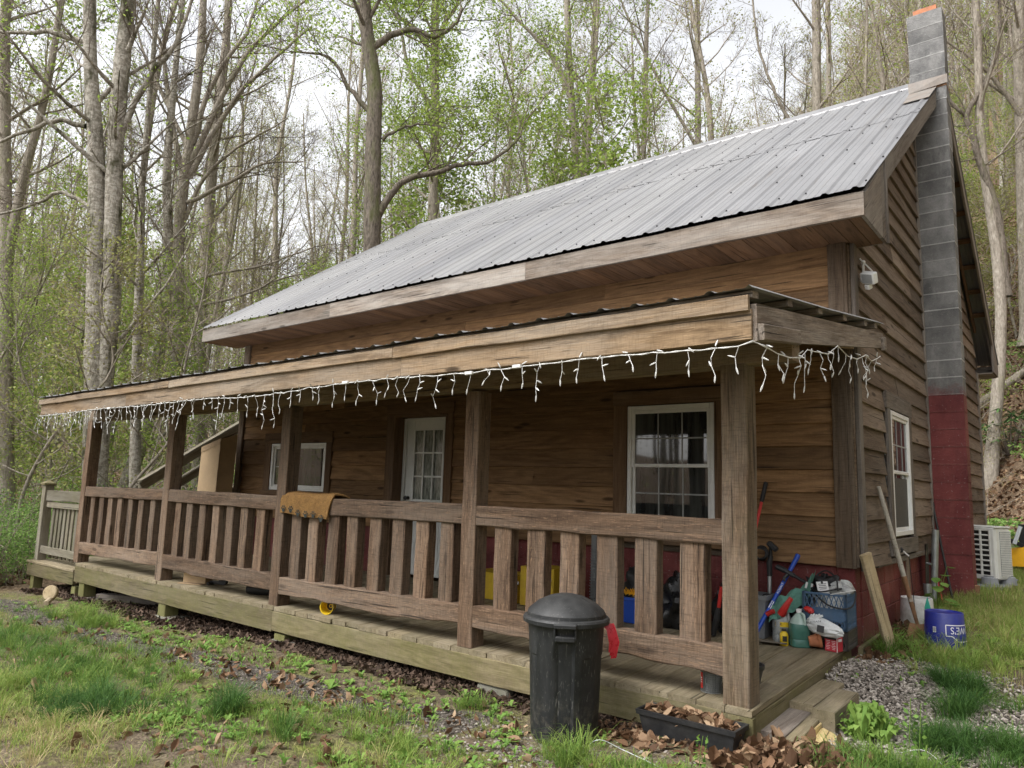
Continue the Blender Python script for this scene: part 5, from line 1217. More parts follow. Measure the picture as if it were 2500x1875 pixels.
# ------------------------------------------------------------------ along the side wall
mb = MB(); mb.timber((.20, .185, -.04), (.072, -.06, .79), .092, .04, (.8, -.6, 0), ch=.005, jit=.0015); tag(obj('plank', mb, 'plank'), 'short pale weathered plank leaning against the house corner', 'plank')
sh = thing('shovel', 'long handled shovel with rusty blade leaning on the side wall by the window', 'shovel', (.33, .4, .05))
A = np.array((.27, .80, .15)); B = np.array((.062, .52, 1.335)); lp = lambda t: A + (B - A) * t
mb = MB(); mb.tube([lp(t) for t in (.18, .4, .7, .93, 1)], [.019, .021, .0205, .0195, .016], 14); 
o = smoothed(obj('handle', mb, 'handle', sh))
mb = MB(); mb.tube([lp(t) for t in (-.02, .1, .3, .36)], [.012, .017, .0215, .0225], 12); smoothed(obj('socket', mb, 'rust', sh))
mb = MB(); n = 9; V = []
for i in range(n):
    t = i / (n - 1); w = .088 * min(1, .80 + .9 * t) * math.sqrt(max(0.02, 1 - max(0, (t - .45) / .56) ** 2)); z = .17 - .20 * t
    for j in range(7):
        u = (j - 3) / 3; V.append((.272 + u * w * .85, .79 - .09 * t + .03 * u * u - .01 + u * w * .45, z + .012 * abs(u) * (t < .1)))
i = np.arange(n - 1)[:, None] * 7; j = np.arange(6)[None]; q = np.stack([i + j, i + 7 + j, i + 8 + j, i + j + 1], -1).reshape(-1, 4); V = np.array(V); mb.add(np.concatenate([V, V + (0, .006, 0)]), [q, q + len(V)]); smoothed(obj('blade', mb, 'rust', sh))
# white bucket
wb = thing('white_bucket', 'dirty white plastic bucket turned upside down against the foundation', 'bucket', (.18, 1.26, .02))
z0 = .015; mb = MB(); mb.lathe([(.150, 0), (.152, .03), (.146, .034), (.150, .06), (.143, .066), (.132, .320), (.126, .326), (.118, .323), (.112, .314), (0, .314)], (.185, 1.26, z0), 48); smoothed(obj('body', mb, 'whitebkt', wb), 30)
mb = MB(); mb.lathe([(.116, .3245), (.129, .3265)], (.185, 1.26, z0), 40); mb.add([(.23 + .055 * math.cos(t), 1.22 + .03 * math.sin(t), z0 + .316) for t in np.linspace(0, 6.28, 13)[:-1]], np.array([list(range(12))])); obj('rim', mb, 'whitet', wb)
# blue bucket with mirrored-down lettering
bx, by, bz = .482, .725, -.03
bb = thing('blue_bucket', 'dark blue plastic bucket with white outlined logo standing upside down in the grass', 'bucket', (bx, by, bz))
mb = MB(); mb.lathe([(.162, 0), (.163, .012), (.158, .016), (.1425, .337), (.139, .3425), (.133, .341), (.129, .334), (.05, .331), (.02, .334), (0, .334)], (bx, by, bz), 64); smoothed(obj('body', mb, 'bluebkt', bb), 30)
mb = MB(); fa = math.atan2(-6.49 - by, 1.59 - bx)
def onb(x, y):      # upside-down lettering, x to the right seen from the yard, y up
    zz = .205 + y; r = .1595 - (zz) * .0484; a_ = fa + 1.02 + x / .155
    r += .0012; return (bx + r * math.cos(a_), by + r * math.sin(a_), bz + zz)
add_text(mb, "LOWE'S", .078, lambda x, y: onb(-x * .92 + .008, -y * 1.0 + .010))
out = [(-.15, .048), (.15, .048), (.15, -.038), (.105, -.038), (.055, -.08), (-.055, -.08), (-.105, -.038), (-.15, -.038)]
def band(a_, b_, w=.0036):
    n_ = 8; a_ = np.array(a_); b_ = np.array(b_); d_ = (b_ - a_) / np.linalg.norm(b_ - a_); nn = np.array((-d_[1], d_[0])) * w; V = []
    for t in np.linspace(0, 1, n_): p_ = a_ + (b_ - a_) * t; V += [onb(*(p_ - nn)), onb(*(p_ + nn))]
    mb.add(V, np.array([(2 * i, 2 * i + 2, 2 * i + 3, 2 * i + 1) for i in range(n_ - 1)]))
for k in range(8): band(out[k], out[(k + 1) % 8])
V = [onb(-.25 + x, y) for x, y in ((0, -.02), (.026, -.02), (.026, .025), (0, .025))]; mb.add(V, np.array([(0, 1, 2, 3)]))
obj('lettering', mb, 'whitet', bb)
mb = MB()
for k in range(7): mb.add([onb(-.247 + .003 * k, -.012), onb(-.2455 + .003 * k, -.012), onb(-.2455 + .003 * k, .02), onb(-.247 + .003 * k, .02)], np.array([(0, 1, 2, 3)]))
mb.V = [v + np.array((.0006 * math.cos(fa), .0006 * math.sin(fa), 0)) for v in mb.V]; obj('barcode', mb, 'blackt', bb)
# stakes, rods and pipes
mb = MB(); V = [(.30, .90, .03), (.355, .89, .03), (.36, .89, .30), (.335, .893, .40), (.31, .90, .31)]; mb.poly(V, (0, .004, 0)); tag(obj('teal_stake', mb, 'teal'), 'teal plastic plant stake standing between the white and blue buckets', 'stake')
mb = MB(); mb.timber((.075, 1.56, .03), (.033, 1.72, .67), .085, .022, (1, 0, 0), jit=.001); tag(obj('wood_stake', mb, 'trim'), 'thin brown board leaning on the wall behind the shovel handle', 'board')
fr_ = thing('fishing_rod', 'thin dark rod with white hooked tip leaning on the wall beside the shovel', 'rod', (.19, 1.1, .1))
mb = MB(); mb.tube([(.21, 1.08, .12), (.182, 1.02, .725)], .0035, 6); obj('shaft', mb, 'darkmetal', fr_); mb = MB(); mb.tube([(.182, 1.02, .725), (.14, 1.0, .77)], .007, 8); obj('tip', mb, 'wire', fr_)
mb = MB(); mb.tube([(.14, 1.0, .77), (.13, 1.0, .785), (.125, 1.0, .80)], [.012, .012, .004], 8); mb.tube([(.14, 1.0, .77), (.12, 1.0, .755)], .006, 6); obj('reel', mb, 'blackr', fr_)
mb = MB(); mb.tube([(.062, 2.86, .10), (.112, 2.86, .91)], .036, 16); tag(smoothed(obj('metal_pipe', mb, 'galv')), 'grey metal pipe leaning in the corner by the chimney', 'pipe')
mb = MB(); mb.tube([(.213, 3.10, .12), (.045, 3.215, 1.16)], .0125, 10); mb.tube([(.045, 3.215, 1.16), (.036, 3.22, 1.21)], .019, 8); tag(smoothed(obj('iron_rod', mb, 'darkmetal')), 'thin black iron rod leaning across the red chimney base', 'rod')
mb = MB(); mb.tube([(.125, 3.0, .12), (.055, 3.05, .42)], .012, 8); tag(smoothed(obj('pry_bar', mb, 'redp')), 'short red bar low between the grey pipe and the iron rod', 'bar')
sp = thing('spade', 'dark bladed spade propped upside down beside the grey pipe', 'spade', (.03, 2.65, .1))
mb = MB(); n = 8; V = []
for i in range(n):
    t = i / (n - 1); w = .05 + .03 * math.sin(t * 3) - .03 * t
    for j in range(5): u = (j - 2) / 2; V.append((.03 + .015 * u * u + .01 * t, 2.66 + u * w * 1.6, .30 + .46 * t))
i = np.arange(n - 1)[:, None] * 5; j = np.arange(4)[None]; mb.add(V, np.stack([i + j, i + 5 + j, i + 6 + j, i + j + 1], -1).reshape(-1, 4)); obj('blade', mb, 'darkmetal', sp)
mb = MB(); mb.tube([(.05, 2.62, .08), (.045, 2.64, .34)], [.03, .045], 10); mb.tube([(.1, 2.6, .55), (.05, 2.62, .56)], .012, 6); obj('socket', mb, 'galv', sp)
rp2 = thing('rusty_post', 'rusty square steel post at the foot of the chimney', 'post', (.40, 3.28, .1))
mb = MB(); mb.box((.425, 3.30, .16), (.05, .045, .30), ch=.006); obj('post', mb, 'rust', rp2); mb = MB(); mb.lathe([(0, 0), (.012, 0), (.012, .03), (0, .03)], (.425, 3.275, .2), 8, rot=Matrix.Rotation(R(90), 4, 'X')); obj('bolt', mb, 'rust', rp2)
# ------------------------------------------------------------------ outdoor AC unit
ay = 4.40; az_ = G(.3, ay + .2)
ac = thing('air_conditioner', 'white outdoor heat pump unit with slotted grille on a grey pad behind the chimney', 'air conditioner', (.15, ay + .15, az_))
ax0, ax1, ay0, ay1, z0, z1 = -.33 + .06, .505, ay, ay + .34, .285, .915
mb = MB(); mb.box(((ax0 + ax1) / 2, (ay0 + ay1) / 2 + .01, (z0 + z1) / 2), (ax1 - ax0, ay1 - ay0 - .02, z1 - z0), ch=.018); mb.box(((ax0 + ax1) / 2, (ay0 + ay1) / 2, z1 + .008), (ax1 - ax0 + .02, ay1 - ay0 + .02, .022), ch=.008); obj('casing', mb, 'ac', ac)
mb = MB(); mb.box((.08, ay0 + .005, (z0 + z1) / 2 + .01), (.70, .012, .58), ch=.002); obj('fan_opening', mb, 'blackt', ac)
mb = MB()
nr = 9; xs = [-.255, -.135, -.015, .105, .222, .340, .452]
for k in range(nr + 1):
    z = z0 + .045 + (z1 - z0 - .075) * k / nr; mb.box((.085, ay0 - .006, z), (.70, .02, .020), ch=.005)
for x in xs: mb.box((x, ay0 - .008, (z0 + z1) / 2), (.026, .022, z1 - z0 - .04), ch=.006)
mb.box((.482, ay0 - .004, (z0 + z1) / 2), (.046, .022, z1 - z0 - .01), ch=.008); mb.box((.1, ay0 - .004, z1 - .018), (.76, .022, .034), ch=.006); mb.box((.1, ay0 - .004, z0 + .018), (.76, .022, .036), ch=.006)
obj('front_grille', mb, 'ac', ac)
mb = MB(); mb.box((ax1 + .002, (ay0 + ay1) / 2 + .05, (z0 + z1) / 2), (.008, .22, .54), ch=.002)
obj('coil', mb, 'tote', ac); mb = MB()
for k in range(26): mb.box((ax1 + .008, (ay0 + ay1) / 2 + .05, z0 + .05 + k * .0215), (.006, .23, .0085), ch=.001)
for k in range(9): mb.box((ax1 + .010, ay0 + .115 + k * .027, (z0 + z1) / 2), (.005, .005, .56), ch=.001)
obj('side_grille', mb, 'ac', ac)
for (x, y) in ((.42, ay0 + .0), (.46, ay1 - .02), (-.1, ay0 + .0), (-.1, ay1)):
    mb = MB(); mb.lathe([(0, 0), (.10, 0), (.085, .09), (.06, .10), (.06, .115), (0, .115)], (x, y, az_ + .06), 20); mb.box((x, y + .06, z0 - .012), (.08, .2, .02)); obj('foot', mb, 'pad', ac)
mb = MB(); mb.box((.14, ay + .15, az_ + .03), (1.0, .62, .07), ch=.012); tag(obj('pad_slab', mb, 'pad'), 'flat grey plastic slab under the outdoor heat pump', 'pad')
mt_ = Matrix.Translation((.505, 4.40, 0)) @ Matrix.Rotation(R(-23), 4, 'Z') @ Matrix.Translation((-.505, -4.40, 0))
for o in ac.children: o.data.transform(mt_)
# yellow barrow behind
yw = thing('wheelbarrow', 'yellow barrow tray with grey strut and dark frame past the heat pump', 'wheelbarrow', (.75, 7.4, .3))
mb = MB(); n = 8; V = []
for i in range(n):
    t = i / (n - 1)
    for j in range(9): u = j / 8; V.append((.40 + .75 * u, 7.45 + .12 * math.sin(math.pi * u) * -1 + .22 * t, .17 + (.42 - .10 * u ** 3) * math.sin(math.pi * (.08 + .42 * t)) * (1 - .18 * (1 - u) ** 3)))
i = np.arange(n - 1)[:, None] * 9; j = np.arange(8)[None]; V = np.array(V); q = np.stack([i + j, i + j + 1, i + j + 10, i + j + 9], -1).reshape(-1, 4); mb.add(np.concatenate([V, V + (0, .012, .008)]), [q, q + len(V)]); smoothed(obj('tray', mb, 'orange', yw))
mb = MB(); mb.timber((.46, 7.44, .60), (.55, 7.5, .87), .06, .03, (0, 1, 0)); obj('strut', mb, 'galv', yw)
mb = MB(); mb.box((.62, 7.72, .72), (.24, .03, .36)); mb.box((.45, 7.6, .62), (.25, .04, .06), rot=Matrix.Rotation(R(25), 4, 'Y')); obj('frame', mb, 'blackr', yw)
# ------------------------------------------------------------------ steps of old boards
def plank(p0, p1, w, h, mt, label, up=(0, 0, 1)):
    mb = MB(); mb.timber(p0, p1, w, h, up, ch=.006, jit=.0015); tag(obj('step_board', mb, mt), label, 'board', 'loose timber steps')
plank((.015, -1.54, -.095), (.03, -.90, -.075), .148, .07, 'deck', 'pale plank of the timber step nearest the gravel heap, against the deck')
plank((.17, -1.62, -.13), (.18, -1.10, -.11), .135, .14, 'deck', 'thick squared timber block outermost of the steps beside the weed')
plank((-.005, -2.03, -.165), (.0, -1.50, -.135), .150, .06, 'trimg', 'worn grey board lying against the deck corner below the post')
plank((.112, -2.06, -.185), (.105, -1.55, -.155), .075, .085, 'deck', 'narrow timber with a split yellow side beside the worn grey board')
mb = MB(); mb.timber((.148, -2.0, -.19), (.155, -1.6, -.17), .012, .075, jit=.004); mb.timber((.24, -1.98, -.225), (.22, -1.66, -.20), .13, .05, (.3, 0, 1), jit=.006, ch=.015); tag(obj('split_wood', mb, 'yellowwood'), 'broken end of fresh yellow wood in the dead leaves under the steps', 'wood piece')
# ------------------------------------------------------------------ under the far end of the porch
lg = thing('log_slice', 'round slice of pale log standing on edge near the far support post', 'log slice', (-9.35, -2.52, -.4))
rl_ = Matrix.Rotation(R(35), 4, 'Z') @ Matrix.Rotation(R(78), 4, 'X'); mb = MB(); mb.lathe([(0, -.03), (.085, -.03), (.095, -.02), (.095, .02), (.085, .03), (0, .03)], (-9.3, -2.55, G(-9.3, -2.55) + .095), 24, rot=rl_); smoothed(obj('disc', mb, 'plank', lg), 40)
mb = MB(); mb.tube([(-9.12, -2.62, G(-9.1, -2.6) + .04), (-8.95, -2.72, G(-8.95, -2.7) + .03)], .035, 10); tag(obj('short_log', mb, 'plank'), 'short peeled stick lying in front of the log slice', 'stick')
mb = MB(); mb.timber((-8.9, -2.1, G(-8.9, -2) + .05), (-7.9, -1.55, G(-8, -1.6) + .05), .14, .09); tag(obj('buried_beam', mb, 'trimg'), 'old grey beam lying on the ground below the deck', 'beam')
mb = MB(); a_ = (.90, -1.92, G(.9, -1.92) + .05)
for b_ in ((.72, -2.07, G(.72, -2.07) + .04), (.99, -2.12, G(.99, -2.12) + .03)): mb.tube(spline([a_, tuple((np.array(a_) + b_) / 2 + (0, 0, .03)), b_]), .0026, 5)
mb.tube(spline([(.62, -1.78, G(.62, -1.78) + .05), (.74, -1.76, G(.74, -1.76) + .09), (.86, -1.84, G(.86, -1.84) + .05)]), .002, 5); tag(obj('string_loop', mb, 'wire'), 'loose loop of thin white cord lying in the grass by the gravel', 'cord')
mb = MB(); mb.tube(spline([(-.80, -2.86, G(-.8, -2.86) + .01), (-.74, -2.74, G(-.74, -2.74) + .07), (-.55, -2.78, G(-.55, -2.78) + .05), (-.3, -2.80, G(-.3, -2.8) + .01)]), .0022, 5); tag(obj('fence_wire', mb, 'galv'), 'bent thin wire sticking out of the soil before the planter', 'wire')

# ------------------------------------------------------------------ trees
def rot_about(v, axis, a):
    axis = axis / np.linalg.norm(axis); return v * math.cos(a) + np.cross(axis, v) * math.sin(a) + axis * (axis @ v) * (1 - math.cos(a))
def limb_path(rs, p, d, L, n, wob=.18, lift=.10):
    P = [np.array(p, float)]; d = np.array(d, float)
    for i in range(n):
        d = d + rs.normal(0, wob, 3) * .6; d[2] += lift; d /= np.linalg.norm(d); P.append(P[-1] + d * L / n)
    return np.array(P), d
def child_dir(rs, d, lo=.5, hi=1.0):
    perp = np.cross(d, rs.normal(0, 1, 3)); perp /= np.linalg.norm(perp) + 1e-9
    return rot_about(d, perp, rs.uniform(lo, hi))
class Tree:
    def __init__(s, seed): s.rs = np.random.default_rng(seed); s.T = MB(); s.C = MB(); s.tips = []
    def twigs(s, P, r, L, lv, nb, mat=1):
        """side shoots along path P; recursion to fine twigs"""
        rs = s.rs; n = len(P) - 1
        for k in range(nb):
            t = rs.uniform(.22, 1.) * n; i = min(int(t), n - 1); p = P[i] + (P[i + 1] - P[i]) * (t - i)
            d = P[i + 1] - P[i]; d = d / np.linalg.norm(d); d = child_dir(rs, d, .45, 1.05); d[2] += .12; d /= np.linalg.norm(d)
            l = L * rs.uniform(.55, 1.15) * (1.15 - .5 * t / n)
            Q, dd = limb_path(rs, p, d, l, 3 if lv else 2, .2, .06)
            rr = max(r * (.55 - .25 * t / n), .0045)
            s.C.tube(Q, np.linspace(rr, max(.0035, rr * .4), len(Q)), 3 if rr < .02 else 4, cap=False, rn=rs.random())
            s.tips.append(Q[-1]); 
            if lv: s.tips.append(Q[-2]); s.twigs(Q, rr, L * .52, lv - 1, max(2, nb - 2))
    def limb(s, P, r0, r1=.02, nb=7, lv=2, L=1.4, trunk=True, k=7):
        P = np.array(P, float); rad = np.linspace(r0, r1, len(P)); (s.T if trunk else s.C).tube(P, rad, k, cap=False)
        s.twigs(P, r0 * .55, L, lv, nb)
    def stem(s, P, r0, r1, k=10, burl=.06):
        rs = s.rs; P = np.array(P, float)
        Q = np.array(spline(P, 6)); n = len(Q); rad = np.linspace(r0, r1, n) * (1 + rs.normal(0, burl, n) * .6)
        rad[0] *= 1.35; rad[1] *= 1.12; s.T.tube(Q, rad, k, cap=False); return Q, rad
    def crown(s, Q, rad, t0, n, L, up=.55, nb=6, lv=2, tw=1.2):
        rs = s.rs; m = len(Q) - 1; az = rs.uniform(0, 6.28)
        for k in range(n):
            f = t0 + (1 - t0) * ((k + rs.uniform(0, .8)) / n); i = min(int(f * m), m - 1); az += 2.4 + rs.normal(0, .35)
            el = up + rs.normal(0, .2) + .45 * (f - .5); d = np.array((math.cos(az) * math.cos(el), math.sin(az) * math.cos(el), math.sin(el)))
            l = L * (1.1 - .72 * (f - t0) / (1 - t0 + 1e-6)) * rs.uniform(.6, 1.15)
            P, _ = limb_path(rs, Q[i], d, l, 5, .14, .07)
            s.limb(P, max(.018, rad[i] * rs.uniform(.22, .42)), .012, nb, lv, tw * (.6 + .4 * l / L), k=5)
    def leaves(s, n, size, spread=.10, mat=1, frac=1.):
        rs = s.rs; tp = np.array(s.tips); tp = tp[rs.random(len(tp)) < frac]
        if not len(tp): return
        P = tp[rs.integers(0, len(tp), n)] + rs.normal(0, spread, (n, 3)); quad(s.C, P, size, rs, mat)
def quad(mb, P, size, rs, mat=0, rn=None, flat=1.):
    n = len(P); a = rs.normal(0, 1, (n, 3)); a[:, 2] *= .6; a /= np.linalg.norm(a, axis=1)[:, None]; b = np.cross(a, rs.normal(0, 1, (n, 3)) * (1, 1, flat) + (0, 0, .0)); b /= np.linalg.norm(b, axis=1)[:, None] + 1e-9
    L = rs.uniform(*size, n)[:, None]; w = L * rs.uniform(.45, .7, (n, 1))
    V = np.stack([P - a * L / 2, P + b * w / 2, P + a * L / 2, P - b * w / 2], 1)
    r = np.repeat(rs.random(n) if rn is None else rn(P), 4)
    mb.add(V.reshape(-1, 3), np.arange(n * 4).reshape(-1, 4), mat, None, r)

def plant_tree(t, name, label, cat, loc, bark, twig, leaf, group=None):
    r = thing(name, label, cat, loc, group)
    def put(nm, mb, mats):
        o = obj(nm, mb, mats, r); o.matrix_parent_inverse = Matrix.Identity(4) ; return o
    smoothed(put('trunk', t.T, bark), 180); put('crown', t.C, [twig, leaf]); return r

# individual big trees: given in world coordinates relative to the foot
def big(name, label, foot, stems, bark, limbs=(), twig='twigd', leaf='leafb', nleaf=0, lsize=(.05, .09), seed=1, crown=(.35, 14, 3.2), lv=2, nb=6, tw=1.2, spread=.14, frac=1.):
    fx, fy = foot; f = np.array((fx, fy, G(fx, fy) - .15)); t = Tree(seed)
    for st in stems:
        pts, r0, r1 = st[:3]; P = [np.array(p, float) - f for p in pts]
        Q, rad = t.stem(P, r0, r1, 14)
        c = st[3] if len(st) > 3 else crown
        if c: t.crown(Q, rad, *c, nb=nb, lv=lv, tw=tw)
    for pts, r0, r1 in limbs:
        P = np.array(spline([np.array(p, float) - f for p in pts], 4)); P += t.rs.normal(0, .015, P.shape); t.limb(P, r0, r1, 8, 2, 1.7, k=8)
    if nleaf: t.leaves(nleaf, lsize, spread, frac=frac)
    return plant_tree(t, name, label, 'tree', tuple(f), bark, twig, leaf)

big('pale_twin_tree', 'thick pale barked tree forking into twin mossy stems beside the porch end', (-13.73, -.24),
    [([(-13.73, -.24, -.6), (-13.97, -.43, 2.5), (-14.15, -.58, 4.67), (-14.4, -.78, 7.65), (-14.73, -1.05, 10.23), (-15.0, -1.27, 13.5)], .25, .10, (.55, 8, 3.)),
     ([(-13.80, -.28, .2), (-13.88, -.36, 3.33), (-13.88, -.38, 4.68), (-13.99, -.46, 5.89), (-14.12, -.56, 8.12), (-14.16, -.6, 9.97), (-14.19, -.61, 13.5)], .165, .155, (.6, 7, 3.))], 'barkp',
    [([(-14.62, -.96, 8.46), (-15.06, -1.31, 8.58), (-15.51, -1.68, 8.38), (-16.01, -2.09, 8.08), (-16.39, -2.39, 7.84)], .06, .02), ([(-14.81, -1.11, 10.4), (-15.46, -1.64, 10.6), (-15.87, -1.97, 10.55), (-16.55, -2.52, 10.6)], .06, .03),
     ([(-14.4, -.8, 6.7), (-14.91, -1.19, 7.0), (-15.47, -1.65, 6.62), (-16.04, -2.11, 6.42)], .05, .02), ([(-14.12, -.5, 8.3), (-13.68, -.2, 9.7), (-13.32, .09, 10.4), (-13.06, .3, 11.75)], .07, .03),
     ([(-14.0, -.5, 3.6), (-13.6, -.1, 4.2), (-13.1, .3, 5.1), (-12.7, .6, 6.2)], .05, .015)], seed=3, twig='twigd', nleaf=900, lsize=(.05, .10), leaf='leafs', frac=.2)
big('spreading_tree', 'grey tree with a fan of long ascending limbs behind the porch roof end', (-17.75, 3.54),
    [([(-17.75, 3.54, -.5), (-18.22, 3.2, 4.19), (-18.47, 3.0, 8.2), (-18.43, 3.04, 11.18), (-18.39, 3.07, 13.76), (-18.55, 2.94, 18)], .21, .09, (.5, 8, 3.4))], 'barkb',
    [([(-18.45, 3.02, 8.2), (-18.02, 3.37, 9.82), (-17.34, 3.91, 10.72), (-16.29, 4.77, 11.66)], .07, .02), ([(-18.35, 3.1, 9.0), (-17.46, 3.82, 9.66), (-16.76, 4.39, 10.25), (-15.84, 5.13, 10.35)], .07, .02), ([(-18.4, 3.1, 10.2), (-17.66, 3.66, 12.75), (-17.0, 4.19, 14.21), (-15.92, 5.07, 15.6)], .10, .03),
     ([(-18.4, 3.05, 10.5), (-18.78, 2.75, 11.42), (-19.45, 2.21, 12.93), (-19.9, 1.84, 14.3)], .08, .03), ([(-18.4, 3.1, 10.8), (-18.03, 3.35, 12.73), (-17.39, 3.88, 14.33), (-17.08, 4.13, 16)], .09, .03), ([(-18.4, 3.1, 9.8), (-17.61, 3.7, 11.98), (-16.94, 4.24, 13.17), (-15.87, 5.11, 14.6)], .09, .03),
     ([(-18.5, 2.95, 9.8), (-19.01, 2.56, 12.05), (-19.28, 2.35, 13.72), (-19.97, 1.78, 15.2)], .09, .03), ([(-18.3, 3.1, 6.4), (-17.64, 3.67, 6.9), (-16.62, 4.5, 7.2), (-15.45, 5.45, 7.8)], .06, .02), ([(-18.3, 3.1, 5.9), (-17.2, 4.0, 6.2), (-16.0, 5.0, 6.9), (-14.6, 6.0, 7.2)], .05, .015)], seed=5, twig='twigd')
big('straight_tree', 'straight brown barked tree just right of the spreading tree behind the porch roof', (-19.37, 4.84), [([(-19.3, 4.84, -.5), (-19.68, 4.59, 4.51), (-19.78, 4.52, 8.53), (-19.82, 4.48, 12.48), (-19.76, 4.53, 15.33), (-19.92, 4.4, 20)], .20, .11, (.45, 14, 3.6))], 'barkb', seed=6)
big('leaning_tree', 'pale tree leaning sharply to the right behind the second porch post', (-17.1, 1.5), [([(-17.2, 1.4, -.5), (-16.99, 1.62, .95), (-16.7, 1.86, 2.69), (-16.61, 1.94, 5.35), (-16.69, 1.87, 7.5), (-16.82, 1.76, 8.93), (-16.87, 1.73, 10.97), (-16.87, 1.72, 15)], .19, .07, (.55, 12, 2.8))], 'barkp', [([(-16.85, 1.72, 1.8), (-16.4, 2.1, 2.2), (-15.9, 2.5, 2.9), (-15.5, 2.8, 3.4)], .05, .015)], seed=8)
big('old_dark_tree', 'big dark rough barked tree with knobbly trunk and drooping mossy limb over the roof', (-11.5, 4.76),
    [([(-11.5, 4.76, -.4), (-11.7, 4.62, 3.89), (-11.82, 4.52, 7.0), (-11.91, 4.45, 9.52), (-11.95, 4.42, 10.92), (-12.12, 4.28, 12.13), (-12.27, 4.16, 13.37), (-12.42, 4.04, 16)], .225, .16, (.7, 7, 3.))], 'barkd',
    [([(-11.80, 4.54, 7.5), (-11.55, 4.74, 8.16), (-11.22, 5.01, 8.64), (-10.72, 5.42, 8.8), (-10.18, 5.85, 9.04), (-9.71, 6.23, 9.13), (-9.33, 6.54, 9.47), (-9.1, 6.73, 9.85)], .10, .025), ([(-12.08, 4.31, 12.0), (-11.81, 4.53, 12.31), (-11.34, 4.92, 12.59), (-10.85, 5.31, 12.41), (-10.46, 5.63, 12.77), (-10.31, 5.75, 13.22)], .10, .03),
     ([(-11.73, 4.6, 9.63), (-11.39, 4.87, 9.97), (-11.0, 5.19, 10.04), (-10.52, 5.57, 10.01)], .05, .015), ([(-12.04, 4.35, 10.38), (-12.47, 4.0, 11.01), (-12.9, 3.65, 11.77), (-13.63, 3.06, 11.9)], .07, .02)], seed=9, nleaf=9000, leaf='leafs', lsize=(.05, .11), spread=.3)
big('leafy_tree', 'tree wrapped in fresh yellow green leaves next to the old dark tree', (-13.3, 8.47), [([(-13.25, 8.5, -.4), (-13.45, 8.35, 4.58), (-13.6, 8.23, 9.06), (-13.65, 8.19, 12.2), (-13.77, 8.09, 15.46), (-13.81, 8.06, 20)], .165, .12, (.42, 15, 3.0))], 'barkb',
    [([(-13.78, 8.09, 14.5), (-14.28, 7.68, 15.3), (-14.8, 7.26, 15.83), (-15.23, 6.91, 16.66)], .09, .04), ([(-13.69, 8.15, 15.0), (-13.49, 8.31, 15.61), (-13.26, 8.5, 16.18), (-13.24, 8.52, 16.89)], .09, .04), ([(-13.7, 8.2, 12.6), (-14.32, 7.64, 13.92), (-14.57, 7.44, 15.15), (-14.81, 7.25, 16.5)], .07, .03)], seed=10, nleaf=16000, leaf='leafs', lsize=(.06, .12), spread=.2)
big('forked_tree', 'tree forked low into two tall stems behind the middle of the roof ridge', (-11.7, 13.6), [([(-11.7, 13.62, 0), (-11.87, 13.49, 8.02), (-11.94, 13.43, 11.97), (-12.14, 13.27, 14.84), (-12.32, 13.13, 18.61), (-12.39, 13.06, 22)], .145, .10, (.5, 10, 3.2)), ([(-11.75, 13.58, 5.6), (-11.78, 13.55, 8), (-11.78, 13.56, 11.97), (-11.65, 13.67, 14.71), (-11.53, 13.77, 17.69), (-11.49, 13.79, 22)], .125, .10, (.5, 10, 3.2))], 'barkb', [([(-12.18, 13.24, 15.0), (-12.67, 12.85, 16.37), (-13.31, 12.33, 17.29), (-14.24, 11.57, 18.6)], .11, .04)], seed=12, nleaf=7000, leaf='leafs', lsize=(.07, .12), spread=.25)
big('straight_ridge_tree', 'single straight bare trunk rising above the right half of the ridge', (-9.55, 17.93), [([(-9.57, 17.93, 2), (-9.55, 17.94, 8.73), (-9.53, 17.96, 14.32), (-9.53, 17.95, 20.24), (-9.55, 17.94, 25)], .125, .10, (.5, 14, 3.0))], 'barkb', [([(-9.6, 17.9, 14.2), (-10.79, 16.94, 17.09), (-11.54, 16.33, 19.11), (-12.04, 15.92, 20.8)], .07, .03)], seed=14)
big('chimney_tree', 'brown trunk nearest the chimney on its left side', (-5.6, 18.6), [([(-5.6, 18.6, 3), (-5.55, 18.6, 8), (-5.42, 18.71, 14.67), (-5.35, 18.77, 18.92), (-5.34, 18.77, 23)], .165, .13, (.4, 16, 3.4))], 'barkb', [([(-5.5, 18.7, 12.5), (-6.3, 17.9, 14.6), (-6.68, 17.69, 15.7), (-7.0, 17.43, 17.25), (-7.15, 17.31, 19.5)], .07, .03)], seed=15, nleaf=1200, frac=.3)
big('arching_sapling', 'thin dark crooked sapling arching up the leafy bank right of the chimney', (-.3, 17.7), [([(-.2, 17.8, 7), (-.26, 17.74, 9.16), (-.39, 17.64, 10.08), (-.64, 17.43, 11.19), (-.74, 17.35, 11.94), (-.83, 17.28, 12.45), (-.42, 17.61, 13.37), (-.09, 17.88, 14.3), (.06, 18.0, 15.36), (.15, 18.07, 17.5)], .12, .035, (.3, 6, 2.2))], 'barkd', [([(-.83, 17.28, 12.4), (-1.1, 17.06, 12.7), (-1.4, 16.8, 13.3), (-1.8, 16.5, 13.8)], .06, .02), ([(-.6, 17.45, 11.1), (-1.0, 17.1, 11.0), (-1.3, 16.9, 10.8)], .03, .01)], seed=16)
big('edge_tree', 'brown trunk at the very top right corner above the bank', (.1, 20.6), [([(.02, 20.54, 6), (.1, 20.6, 8), (.32, 20.78, 15.05), (.43, 20.87, 17.68), (.48, 20.92, 22)], .19, .15, (.35, 12, 3.2))], 'barkb', [([(.3, 20.7, 13.4), (-.2, 20.2, 14.6), (-.89, 19.6, 15.45), (-1.6, 19.1, 16.2)], .08, .03)], seed=17)
